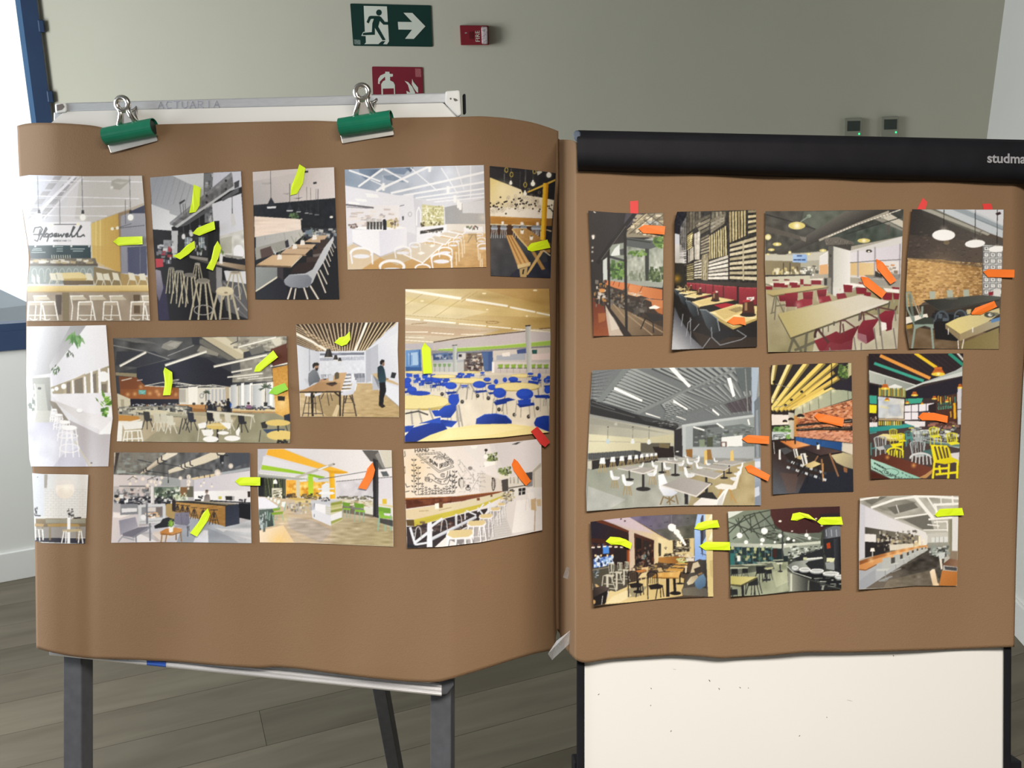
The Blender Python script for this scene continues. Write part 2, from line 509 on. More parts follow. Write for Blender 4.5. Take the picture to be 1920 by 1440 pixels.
figp(330, 198, 350, 190, 455, 192, 475, 205, 520, 262, 565, 263, 565, 297, 505, 297, 460, 250, 440, 320, 530, 480, 495, 485, 400, 330, 400, 418, 255, 422, 262, 395, 365, 385, 372, 280, 390, 225, 352, 228, 326, 282, 302, 265)
fig.build('running_figure', M['signgreen'], ex_sign)
extr('foot_outline', sv(240, 430, 262, 385, 288, 378, 288, 393, 268, 397, 262, 420, 292, 418, 292, 433), WB, 0.004, 0.0048, M['signwhite'], ex_sign)
extr('arrow', sv(678, 262, 850, 264, 745, 153, 852, 155, 1008, 316, 870, 467, 765, 465, 848, 357, 685, 354), WB, 0.004, 0.0048, M['signwhite'], ex_sign)
extr('maker_mark', sv(150, 474, 228, 478, 232, 535, 158, 532), WB, 0.004, 0.0046, M['signgrey'], ex_sign)

# --- extinguisher sign
p0 = WB(745, 185)
fs = empty('fire_extinguisher_sign', p0, 'dark red fire extinguisher sign half hidden behind the whiteboard', 'sign')
extr('plate', rounded(sv(367, 798, 972, 806, 990, 1400, 390, 1392), 2.4), WB, 0.0, 0.004, M['signred'], fs)
extr('extinguisher', sv(440, 1005, 443, 945, 470, 905, 527, 880, 527, 860, 577, 862, 580, 885, 618, 888, 620, 915, 605, 922, 585, 920, 585, 965, 625, 985, 642, 1020, 650, 1340, 490, 1340, 478, 1010, 500, 975, 527, 962, 525, 920, 490, 950, 462, 980, 460, 1008), WB, 0.004, 0.0048, M['signwhite'], fs)
extr('extinguisher_label', sv(497, 1064, 627, 1060, 632, 1180, 502, 1180), WB, 0.0048, 0.0055, M['signred'], fs)
extr('flame', sv(760, 970, 800, 985, 850, 1040, 885, 1110, 870, 1200, 800, 1200, 780, 1090, 825, 1112, 800, 1020), WB, 0.004, 0.0048, M['signwhite'], fs)
extr('flame', sv(850, 945, 865, 985, 920, 1050, 922, 1112, 905, 1108, 870, 1060, 845, 1010), WB, 0.004, 0.0048, M['signwhite'], fs)
extr('maker_mark', sv(885, 822, 955, 824, 960, 925, 890, 922), WB, 0.004, 0.0046, M['signpink'], fs)

# --- fire alarm sounder
p0 = WB(889, 84)
fa = empty('fire_alarm', p0, 'small red fire alarm with clear strobe and sideways FIRE lettering', 'fire alarm')
bevel(extr('housing', rounded(sv(1420, 303, 1768, 306, 1773, 540, 1432, 542), 2.0), WB, 0.0, 0.030, M['alarmred'], fa), 0.004, 3)
bevel(extr('strobe_lens', sv(1678, 318, 1755, 320, 1760, 528, 1686, 530), WB, 0.028, 0.042, M['lens'], fa), 0.005, 3)
extr('sounder_grille', sv(1535, 380, 1582, 380, 1584, 465, 1538, 465), WB, 0.030, 0.0315, M['alarmdark'], fa)
extr('indicator', sv(1482, 390, 1508, 388, 1508, 402, 1484, 404), WB, 0.030, 0.031, M['lens'], fa)
q0 = WB(*sv(1663, 505)[0], 0.0305); q1 = WB(*sv(1655, 330)[0], 0.0305); q2 = WB(*sv(1612, 507)[0], 0.0305)
exv = (q1 - q0).normalized(); eyv = (q2 - q0).normalized()
font_text('lettering', 'FIRE', (q2 - q0).length * 1.42, q0, exv, eyv, back_wall.n, M['signwhite'], fa, 0.0008, xs=0.98)

# --- two thermostats
for k, (x0, lab) in enumerate(((1586, 'small dark-screened room thermostat with green light, farther from the right wall'), (1655, 'small dark-screened room thermostat with green light, nearer the right wall'))):
    dy = -3 * k
    th = empty('thermostat', WB(x0 + 13, 275 + dy), lab, 'thermostat', 'wall thermostats above the black bar')
    bevel(extr('housing', rounded([(x0 - 3, 222 + dy), (x0 + 31, 221 + dy), (x0 + 30, 275 + dy), (x0 - 4, 276 + dy)], 3), WB, 0, 0.018, M['thermo'], th), 0.003)
    extr('screen', [(x0 + 3, 227 + dy), (x0 + 27, 226.5 + dy), (x0 + 26.4, 245.5 + dy), (x0 + 2.6, 246 + dy)], WB, 0.018, 0.0195, M['thermoscreen'], th)
    extr('status_light', ell_px(x0 + 25, 251 + dy, 1.7, 1.9, 10), WB, 0.018, 0.020, M['led'], th)

# ================================================================== easel planes
def zL(u): return 1.36 / (1 + 0.1387 * (u - 960) / F_PX)
def zR(u): return 1.25 / (1 - 0.0872 * (u - 960) / F_PX)
def PL(u, v, off=0.0): return at(u, v, zL(u) - off)
def PR(u, v, off=0.0): return at(u, v, zR(u) - off)


exL = (PL(865, 700) - PL(105, 700)).normalized(); nL = exL.cross(U_); nL = nL if nL.dot(F_) < 0 else -nL
exR = (PR(1890, 700) - PR(1090, 700)).normalized(); nR = exR.cross(U_); nR = nR if nR.dot(F_) < 0 else -nR


def quad(mb, proj, q, o0, o1):
    return mb.prism([proj(u, v, o0) for u, v in q], [proj(u, v, o1) for u, v in q])


# ------------------------------------------------------------------ left easel
foot = PL(480, 1300); foot.z = 0
le = empty('whiteboard_easel', foot, 'grey-legged whiteboard easel with aluminium rails behind the left kraft paper', 'easel')
quad(MB(), PL, [(107, 203), (858, 186), (846, 1262), (98, 1212)], -0.016, -0.004).build('board_panel', M['white_lam'], le)
bevel(quad(MB(), PL, [(123, 193), (838, 174), (838, 193), (123, 209)], -0.022, 0.002).build('top_rail', M['alu'], le), 0.002)
bevel(quad(MB(), PL, [(101, 210), (116, 210), (107, 1212), (92, 1212)], -0.022, 0.000).build('side_rail', M['alu'], le), 0.002)
bevel(quad(MB(), PL, [(848, 214), (864, 214), (852, 1268), (836, 1266)], -0.022, 0.000).build('side_rail', M['alu'], le), 0.002)
quad(MB(), PL, [(120, 209), (830, 193), (862, 218), (862, 236), (92, 246), (92, 234)], -0.003, 0.0015).build('pad_ledge', M['white_lam'], le)
cp1 = bevel(quad(MB(), PL, [(103, 194), (125, 193), (126, 210), (104, 213)], -0.024, 0.006).build('corner_cap', M['cap'], le), 0.003)
quad(MB(), PL, [(106, 197), (117, 194.5), (121, 200), (116, 206), (107, 208)], 0.006, 0.0064).build('worn_patch', M['scuff'], cp1)
cp2 = bevel(quad(MB(), PL, [(835, 171), (862, 169), (865, 216), (858, 219), (834, 194)], -0.024, 0.008).build('corner_cap', M['cap'], le), 0.003)
quad(MB(), PL, [(843, 184), (846, 183), (847, 186), (844, 187)], 0.008, 0.0085).build('worn_patch', M['scuff'], cp2)
quad(MB(), PL, [(850, 184), (855, 185), (859, 188), (854, 190), (851, 188)], 0.008, 0.0085).build('worn_patch', M['scuff'], cp2)
bevel(quad(MB(), PL, [(867, 177), (873, 175), (874, 214), (868, 216)], -0.03, 0.0).build('locking_knob', M['black'], le), 0.003)
# handwriting on the rail
mb = MB()
strokes = {'A': [[(0, 0), (.5, 1), (1, 0)], [(.2, .4), (.8, .4)]], 'C': [[(1, .9), (.3, 1), (0, .5), (.3, 0), (1, .1)]], 'T': [[(0, 1), (1, 1)], [(.5, 1), (.5, 0)]],
           'U': [[(0, 1), (.05, .2), (.5, 0), (.9, .2), (1, 1)]], 'R': [[(0, 0), (0, 1), (.8, .9), (.8, .55), (0, .5)], [(.3, .5), (1, 0)]], 'I': [[(.5, 0), (.5, 1)]]}
for i, ch in enumerate('ACTUARIA'):
    for st in strokes[ch]:
        mb.tube([PL(296 + i * 15 + x * 10.5, 203.5 - i * 0.25 - y * 12.5, 0.0021) for x, y in st], 0.0007, 5)
mb.build('marker_writing', M['ink'], le)
# ribbed tray
def tray_pt(u, k, off): return PL(u, (1228 + (u - 90) * 0.1045) - 24 * (1 - k), off)
prof = []
for i in range(25):
    k = i / 24.0
    prof.append((k, -0.010 + 0.012 * math.sin(k * math.pi * 0.5) + 0.0022 * abs(math.sin(k * math.pi * 4))))
lowp = [tray_pt(92, k, o) for k, o in prof] + [tray_pt(92, 1, -0.02), tray_pt(92, 0, -0.02)]
hip = [tray_pt(828, k, o) for k, o in prof] + [tray_pt(828, 1, -0.02), tray_pt(828, 0, -0.02)]
tray = MB().prism(lowp, hip).build('marker_tray', M['alutray'], le)
mb = MB()
lowp = [tray_pt(275, k, o + 0.0009) for k, o in prof] + [tray_pt(275, 1, -0.021), tray_pt(275, 0, -0.021)]
hip = [tray_pt(311, k, o + 0.0009) for k, o in prof] + [tray_pt(311, 1, -0.021), tray_pt(311, 0, -0.021)]
mb.prism(lowp, hip).build('blue_tape_band', M['bluetape'], tray)
bevel(quad(MB(), PL, [(822, 1276), (851, 1273), (851, 1285), (838, 1302), (826, 1303)], -0.03, -0.006).build('tray_bracket', M['leg'], le), 0.002)
# legs of square steel tube
def square_leg(p, q, w, d, exv, name, parent, m):
    dirv = (q - p).normalized(); nn = exv.cross(dirv).normalized()
    return bevel(MB().box(p - exv * w / 2 - nn * d / 2, exv * w, nn * d, q - p).build(name, m, parent), 0.002)
for u in (147, 830):
    a = PL(u, 1180, -0.045); b = a - U_ * (a.z - 0.012) / U_.z
    square_leg(a, b, 0.036, 0.034, exL, 'front_leg', le, M['leg'])
    MB().tube([b - Vector((0, 0, 0.012)), b + U_ * 0.014], 0.024, 12).build('rubber_foot', M['black'], le)
ra = at(640, 900, 1.50); rf = floor_pt(754, 1507, 0.0)
for (ua, va, ub, vb, nm) in ((560, 447, 754, 1507, 'rear_leg'),):
    a = at(ua, va, zL(ua) + 0.06); b = floor_pt(ub, vb)
    dv = (b - a).normalized(); ev = exL - dv * exL.dot(dv); ev.normalize()
    square_leg(a, b, 0.034, 0.030, ev, nm, le, M['leg'])
bevel(quad(MB(), PL, [(140, 430), (845, 430), (845, 455), (140, 455)], -0.058, -0.024).build('cross_bar', M['leg'], le), 0.002)
for u in (147, 830):
    a = PL(u, 430, -0.041); b = PL(u, 1185, -0.041)
    square_leg(a, b, 0.03, 0.03, exL, 'upright', le, M['leg'])

# ------------------------------------------------------------------ right easel
foot = PR(1490, 1440); foot.z = 0
re_ = empty('flip_chart_easel', foot, 'white flip chart easel with black side posts and black clamp bar', 'easel')
quad(MB(), PR, [(1094, 300), (1886, 318), (1884, 1500), (1094, 1500)], -0.014, -0.002).build('board_panel', M['white_lam'], re_)
for (ua, ub, uc, ud) in ((1082, 1096, 1096, 1081), (1885, 1900, 1895, 1881)):
    bevel(quad(MB(), PR, [(ua, 300), (ub, 300), (uc, 1505), (ud, 1505)], -0.03, 0.003).build('side_post', M['black'], re_), 0.002)
bevel(quad(MB(), PR, [(1080, 1500), (1898, 1500), (1898, 1525), (1080, 1525)], -0.03, 0.03).build('pen_tray', M['black'], re_), 0.003)
# small dark scuffs on the white lower panel
sc = MB()
for (x, y, dx, dy) in ((182, 263, -5, 5), (392, 240, 4, 4), (630, 206, 5, 8), (670, 240, 3, 7), (755, 236, 5, 5), (790, 239, 2, 2), (391, 310, 2, 3), (477, 412, -4, 7), (1111, 358, 1, 3), (1003, 433, -5, 4), (1383, 105, 2, 6), (484, 163, 12, 1), (1195, 289, 22, 5)):
    big = 0.0007 if dx < 12 else 0.00022
    a = PR(1040 + x / 2.18, 1180 + y / 2.18, -0.0018); b = PR(1040 + (x + dx) / 2.18, 1180 + (y + dy) / 2.18, -0.0018)
    sc.tube([a, (a + b) / 2 + exR * 0.0005, b], [big * .5, big, big * .5], 5)
tag(sc.build('scuff_marks', M['scuff'], re_), kind='stuff')
# clamp bar
def bar_section(u, vt, vb):
    h = vb - vt
    prof = [(0.0, -0.02), (0.0, 0.026), (0.06, 0.036), (0.17, 0.0405), (0.24, 0.0415), (0.55, 0.0415), (0.74, 0.039), (0.86, 0.033), (0.95, 0.024), (1.0, 0.012), (1.0, -0.02)]
    mid = np.array(prof[1:-1]); tt = np.linspace(0, len(mid) - 1, 41)
    mid = np.stack([np.interp(tt, range(len(mid)), mid[:, i]) for i in (0, 1)], 1)
    for _ in range(6): mid[1:-1] = (mid[:-2] + 2 * mid[1:-1] + mid[2:]) / 4
    prof = [prof[0]] + [tuple(q) for q in mid] + [prof[-1]]
    return [PR(u, vt + h * k, o) for k, o in prof]
us = [1082, 1084, 1500, 1999, 2001]
secs = []
for i, u in enumerate(us):
    t = (u - 1083) / 837.0
    vt = 244 + 18 * t; vb = 321 + 24 * t
    if i in (0, 4): vt += 3; vb -= 4
    secs.append(bar_section(u, vt, vb))
n = len(secs[0]); vv = sum(secs, []); ff = []
for i in range(len(secs) - 1):
    for k in range(n): ff.append([i * n + k, i * n + (k + 1) % n, (i + 1) * n + (k + 1) % n, (i + 1) * n + k])
ff += [list(range(n)), [(len(secs) - 1) * n + k for k in range(n)]]
bar = mesh_obj('clamp_bar', vv, ff, M['black'], re_)
bevel(extr('end_cap', view((252, 150, 258, 122, 280, 108, 312, 125, 318, 175, 300, 232, 270, 200, 255, 175), 1020, 220, 4.57), PR, 0.012, 0.0395, M['blackcap'], re_), 0.004, 3)
o0 = PR(1850.5, 304.5, 0.0421); o1 = PR(1919, 306.2, 0.0421)
exv = (o1 - o0).normalized(); eyv = (U_ - exv * U_.dot(exv)).normalized()
font_text('logo_lettering', 'studmark', 0.0205, o0, exv, eyv, nR, M['logo'], re_, 0.0003, spacing=1.0, bold=0.0005, xs=1.06)
for u in (1092, 1888):
    a = PR(u, 1420, -0.03); b = a - U_ * (a.z - 0.012) / U_.z
    square_leg(a, b, 0.03, 0.03, exR, 'front_leg', re_, M['black'])
    MB().tube([b - Vector((0, 0, 0.012)), b + U_ * 0.014], 0.021, 12).build('rubber_foot', M['black'], re_)
a = PR(1490, 500, -0.05); b = Vector((a.x, a.y + 0.62, 0.0))
square_leg(a, b, 0.03, 0.03, Vector((1, 0, 0)), 'rear_leg', re_, M['black'])
bevel(quad(MB(), PR, [(1084, 470), (1894, 470), (1894, 500), (1084, 500)], -0.06, -0.03).build('cross_bar', M['black'], re_), 0.002)

# ================================================================== kraft paper sheets
def interp(poly, t):
    """point at fraction t along a polyline, by length"""
    pts = [np.array(p, float) for p in poly]
    d = [np.linalg.norm(pts[i + 1] - pts[i]) for i in range(len(pts) - 1)]
    L_ = sum(d); x = t * L_
    for i, s_ in enumerate(d):
        if x <= s_ or i == len(d) - 1:
            return pts[i] + (pts[i + 1] - pts[i]) * (x / s_ if s_ else 0)
        x -= s_


def smooth_poly(poly, n=80):
    q = np.array([interp(poly, t) for t in np.linspace(0, 1, n)])
    for _ in range(3): q[1:-1] = (q[:-2] + 2 * q[1:-1] + q[2:]) / 4
    return [tuple(p) for p in q]


def coons(top, bottom, left, right, nu, nv):
    T = np.array([interp(top, t) for t in np.linspace(0, 1, nu)]); B = np.array([interp(bottom, t) for t in np.linspace(0, 1, nu)])
    Lf = np.array([interp(left, t) for t in np.linspace(0, 1, nv)]); Rt = np.array([interp(right, t) for t in np.linspace(0, 1, nv)])
    s = np.linspace(0, 1, nu)[None, :, None]; t = np.linspace(0, 1, nv)[:, None, None]
    g = (1 - t) * T[None] + t * B[None] + (1 - s) * Lf[:, None] + s * Rt[:, None]
    g -= (1 - t) * (1 - s) * T[0] + (1 - t) * s * T[-1] + t * (1 - s) * B[0] + t * s * B[-1]
    return g           # nv x nu x 2 pixel positions


def kzL(u, v):
    u = np.asarray(u, float); v = np.asarray(v, float)
    z = 1.36 / (1 + 0.1387 * (u - 960) / F_PX) - 0.014
    z = z + 0.115 * np.clip((u - 845) / 200, 0, 1.2) ** 1.6 + 0.035 * np.clip((112 - u) / 78, 0, 1.3) ** 2
    z = z + 0.0035 * np.sin(u / 63.0 + v / 410.0) * np.clip((v - 300) / 900, 0.15, 1) + 0.0022 * np.sin(u / 29.0 - v / 260.0 + 1.0)
    z = z - 0.010 * np.exp(-((u - 700) / 60) ** 2) * np.clip((v - 1000) / 250, 0, 1) + 0.004 * np.exp(-((u - 165) / 14) ** 2) * np.clip((v - 700) / 300, 0, 1)
    return z


def kzR(u, v):
    u = np.asarray(u, float); v = np.asarray(v, float)
    z = 1.25 / (1 - 0.0872 * (u - 960) / F_PX) - 0.012
    z = z + 0.19 * np.clip((1078 - u) / 31, 0, 1.1) ** 0.95 + 0.03 * np.clip((u - 1895) / 40, 0, 1.5) ** 2
    z = z + 0.003 * np.sin(u / 78.0 + v / 330.0) * np.clip((v - 350) / 800, 0.1, 1) + 0.0018 * np.sin(u / 35.0 - v / 200.0)
    z = z - 0.006 * np.exp(-((u - 1340) / 50) ** 2) * np.clip((v - 1050) / 180, 0, 1)
    return z


RIGHT_N = np.array([1, 0, 0.0]); UP_N = np.array([0, sp, cp]); FWD_N = np.array([0, cp, -sp]); C_N = np.array([0, 0, CAM_H])


def unproj(g, z):
    d = FWD_N + RIGHT_N * ((g[..., 0:1] - 960) / F_PX) + UP_N * ((720 - g[..., 1:2]) / F_PX)
    return C_N + d * z[..., None]


def grid_mesh(name, pts, matl, colors=None, smooth=True, label=None, cat=None, group=None):
    nv, nu, _ = pts.shape
    P_ = pts.reshape(-1, 3); org = np.array([P_[:, 0].mean(), P_[:, 1].mean(), P_[:, 2].min()])
    me = bpy.data.meshes.new(name)
    idx = np.arange(nv * nu).reshape(nv, nu)
    q = np.stack([idx[1:, :-1], idx[1:, 1:], idx[:-1, 1:], idx[:-1, :-1]], -1).reshape(-1, 4).astype(np.int32)
    me.vertices.add(nv * nu); me.vertices.foreach_set('co', (P_ - org).astype(np.float32).ravel())
    nf = len(q)
    me.loops.add(nf * 4); me.loops.foreach_set('vertex_index', q.ravel())
    me.polygons.add(nf); me.polygons.foreach_set('loop_start', np.arange(0, nf * 4, 4, dtype=np.int32))
    me.polygons.foreach_set('loop_total', np.full(nf, 4, dtype=np.int32))
    me.update(calc_edges=True)
    if smooth: me.polygons.foreach_set('use_smooth', np.ones(nf, dtype=bool))
    me.materials.append(matl)
    if colors is not None:
        a = me.color_attributes.new('ink', 'FLOAT_COLOR', 'POINT')
        c4 = np.ones((nv * nu, 4), np.float32); c4[:, :3] = colors.reshape(-1, 3)
        a.data.foreach_set('color', c4.ravel())
    me.validate()
    o = bpy.data.objects.new(name, me); o.location = org
    col.objects.link(o)
    return tag(o, label, cat, group)


def solid(o, th):
    m = o.modifiers.new('thickness', 'SOLIDIFY'); m.thickness = th; m.offset = -1
    return o


topR = smooth_poly([(1046, 262), (1060, 261), (1074, 262), (1088, 270), (1110, 292), (1300, 300), (1600, 306), (1935, 312)], 120)
botR = smooth_poly([(1051, 1208), (1060, 1216), (1070, 1228), (1080, 1239), (1095, 1244), (1145, 1236), (1260, 1228.6), (1315, 1231), (1352, 1235), (1439, 1230), (1512, 1223), (1590, 1223.6), (1746, 1219), (1889, 1213.5), (1902, 1213)], 140)
leftR = [(1046, 262), (1049, 600), (1050, 900), (1051, 1208)]
rightR = smooth_poly([(1935, 312), (1926, 600), (1918, 720), (1910, 900), (1905, 1050), (1902, 1213)], 40)
gR = coons(topR, botR, leftR, rightR, 260, 160)
ptsR = unproj(gR, kzR(gR[..., 0], gR[..., 1]))
topL = smooth_poly([(32, 236), (45, 231.5), (70, 230), (110, 230.5), (150, 233), (182, 236), (196, 241), (240, 242), (286, 233.5), (382, 231), (490, 228), (590, 226), (633, 228), (690, 226), (741, 220.5), (861, 219), (902, 217.6), (949, 221), (996, 228.5), (1033, 240), (1047, 246)], 140)
botL = smooth_poly([(68, 1215), (90, 1222), (130, 1230), (170, 1235), (250, 1237), (330, 1241), (420, 1249), (490, 1253), (512, 1250), (560, 1254), (685, 1270.6), (760, 1278), (819, 1280), (850, 1272), (913, 1253), (966, 1236), (1004, 1225), (1029, 1221), (1041, 1217)], 140)
leftL = [(32, 236), (36, 330), (42, 400), (56, 482), (50, 540), (49, 600), (49, 720), (53, 800), (60, 870), (64, 950), (66, 1050), (68, 1215)]
rightL = [(1047, 246), (1047, 330), (1044, 450), (1041, 700), (1039, 1000), (1039, 1150), (1041, 1217)]
leftL = smooth_poly(leftL, 60); rightL = smooth_poly(rightL, 60)
g = coons(topL, botL, leftL, rightL, 220, 160)
pts = unproj(g, kzL(g[..., 0], g[..., 1]))
# the free margin turns back towards the seam
back = []
for k in (1, 2, 3, 4):
    e = pts[:, -1:, :] * (1 - k / 4.0) + (ptsR[:, :1, :] + np.array([0.004, 0.006, 0])) * (k / 4.0)
    e[..., 1] += 0.05 * math.sin(math.pi * k / 4.0)
    back.append(e)
lead = []
for k in (3, 2, 1):
    e = pts[:, :1, :].copy(); e[..., 1] += 0.02 * k; e[..., 0] += 0.004 * k
    lead.append(e)
pts = np.concatenate(lead + [pts] + back, axis=1)
solid(grid_mesh('kraft_paper_sheet', pts, M['kraft'], label='brown kraft paper sheet clipped over the left whiteboard easel', cat='paper sheet'), 0.0004)

g = gR
# denser columns where the sheet wraps round the post
pts = unproj(g, kzR(g[..., 0], g[..., 1]))
solid(grid_mesh('kraft_paper_sheet', pts, M['kraft'], label='brown kraft paper sheet hanging under the black clamp bar of the flip chart', cat='paper sheet'), 0.0004)


# ------------------------------------------------------------------ bulldog clips
def clip(a, b, radius, ring1, ring2, blade, label):
    """a, b: pixel ends of the barrel axis"""
    off = 0.026
    pa, pb = PL(*a, off), PL(*b, off)
    ax = (pb - pa); ln = ax.length; ax.normalize()
    up = (U_ - ax * U_.dot(ax)).normalized(); nn = ax.cross(up); nn = nn if nn.dot(F_) < 0 else -nn
    root = empty('bulldog_clip', PL((a[0] + b[0]) / 2, (a[1] + b[1]) / 2 + 20, 0.015), label, 'clip', 'green bulldog clips on the whiteboard easel')
    r = radius; v = []; f = []; N = 22; a0, a1 = math.radians(-118), math.radians(196)
    for j, rr in enumerate((r, r - 0.0011)):
        for q in (pa, pb):
            for i in range(N + 1):
                t = a0 + (a1 - a0) * i / N
                v.append(q + nn * rr * math.cos(t) + up * rr * math.sin(t))
    W = N + 1
    for i in range(N):
        f += [[i, i + 1, W + i + 1, W + i], [2 * W + i, 3 * W + i, 3 * W + i + 1, 2 * W + i + 1], [i, 2 * W + i, 2 * W + i + 1, i + 1], [W + i, W + i + 1, 3 * W + i + 1, 3 * W + i]]
    f += [[0, W, 3 * W, 2 * W], [N, 2 * W + N, 3 * W + N, W + N]]
    mesh_obj('barrel', v, f, M['green'], root, smooth=False)
    # dark folded spring inside the barrel
    MB().tube([pa + ax * 0.003, pb - ax * 0.003], r - 0.003, 14).build('inner_spring', M['greenin'], root)
    # front jaw blade
    bl = rounded(blade, 2.2)
    bevel(extr('front_jaw', bl, lambda u, v_, o: PL(u, v_, o), 0.0175, 0.0192, M['blade'], root), 0.0004, 1)
    mid = [((blade[0][0] * .62 + blade[1][0] * .38), (blade[0][1] * .62 + blade[1][1] * .38) + 8.5), ((blade[0][0] * .3 + blade[1][0] * .7), (blade[0][1] * .3 + blade[1][1] * .7) + 8.5)]
    MB().tube([PL(*mid[0], 0.0192), PL(*mid[1], 0.0192)], 0.0005, 6).build('embossing', M['chrome'], root)
    # levers
    for k, (cx, cy, rr, dz) in enumerate((ring1, ring2)):
        base = (pa + pb) / 2 + up * r * 0.8 + nn * (0.004 if k == 0 else -0.006)
        ce = PL(cx, cy, off + dz)
        hd = (ce - base).normalized(); sd = (ax - hd * ax.dot(hd)).normalized(); fn_ = hd.cross(sd); fn_ = fn_ if fn_.dot(F_) < 0 else -fn_
        rad = rr / F_PX * 1.42
        hgt = (ce - base).length
        m = MB()
        # ring
        m.tube([ce + (sd * math.cos(t) + hd * math.sin(t)) * rad * 0.70 for t in np.linspace(0, 2 * math.pi, 24, endpoint=False)], rad * 0.31, 8, closed=True)
        ring = m
        # pressed shank: two flanges and a web, flaring to the barrel
        w0, w1 = rad * 0.62, rad * 1.02
        for s_ in (-1, 1):
            ring.tube([ce + sd * s_ * w0 - hd * rad * 0.35, ce + sd * s_ * w0 * 0.72 - hd * hgt * 0.42, base + sd * s_ * w1 + fn_ * 0.001], [rad * .26, rad * .28, rad * .34], 8)
        hsh = ring.build('lever', M['chrome'], root, smooth=True)
        web = MB()
        A = [ce + sd * w0 * .8 - hd * rad * .6, ce - sd * w0 * .8 - hd * rad * .6, base - sd * w1, base + sd * w1]
        web.prism([p - fn_ * 0.0006 for p in A], [p + fn_ * 0.0006 for p in A])
        web.build('lever_web', M['blade'], hsh)
    return root


clip((198, 256), (290, 238), 0.0150, (229.5, 195, 16.5, 0.012), (249, 202, 13, -0.028),
     [(200, 266), (290, 245), (296, 264), (208, 287)], 'green bulldog clip with nickel levers, left one, tilted over the paper edge')
clip((638, 239), (735, 224), 0.0150, (679, 173, 17, 0.012), (698, 187, 13, -0.028),
     [(637, 248), (735, 234), (739, 253), (642, 269)], 'green bulldog clip with nickel levers, right one, below the fire extinguisher sign')

# ================================================================== printed photographs: a small 2-D ink painter
SS = 2.0            # ink samples per photograph pixel
CELL = 1.2          # print mesh cell in photograph pixels
INK_GAIN = {'L': 1.0,'R': 1.0}
_rng = np.random.default_rng(11)

FONT = {'A': [[0,0,.5,1,1,0], [.2,.4,.8,.4]], 'B': [[0,0,0,1,.7,1,.8,.75,.6,.52,0,.52], [.6,.52,.9,.3,.7,0,0,0]], 'C': [[1,.85,.6,1,.15,.8,0,.5,.15,.2,.6,0,1,.15]],
        'D': [[0,0,0,1,.6,.95,1,.5,.6,.05,0,0]], 'E': [[1,0,0,0,0,1,1,1], [0,.5,.8,.5]], 'F': [[0,0,0,1,1,1], [0,.5,.8,.5]], 'G': [[1,.85,.5,1,0,.5,.5,0,1,.2,1,.5,.6,.5]],
        'H': [[0,0,0,1], [1,0,1,1], [0,.5,1,.5]], 'I': [[.5,0,.5,1]], 'K': [[0,0,0,1], [1,1,0,.45], [.3,.6,1,0]], 'L': [[0,1,0,0,1,0]], 'M': [[0,0,0,1,.5,.4,1,1,1,0]],
        'N': [[0,0,0,1,1,0,1,1]], 'O': [[.5,0,.05,.3,.05,.7,.5,1,.95,.7,.95,.3,.5,0]], 'P': [[0,0,0,1,.8,.95,.9,.72,.8,.5,0,.45]], 'R': [[0,0,0,1,.8,.95,.9,.72,.8,.5,0,.48], [.4,.48,1,0]],
        'S': [[1,.85,.5,1,.05,.8,.2,.55,.85,.45,.95,.2,.5,0,0,.15]], 'T': [[0,1,1,1], [.5,1,.5,0]], 'U': [[0,1,0,.25,.3,0,.7,0,1,.25,1,1]], 'V': [[0,1,.5,0,1,1]], 'W': [[0,1,.25,0,.5,.7,.75,0,1,1]],
        'Y': [[0,1,.5,.5,1,1], [.5,.5,.5,0]], '-': [[.1,.5,.9,.5]], ' ': []}


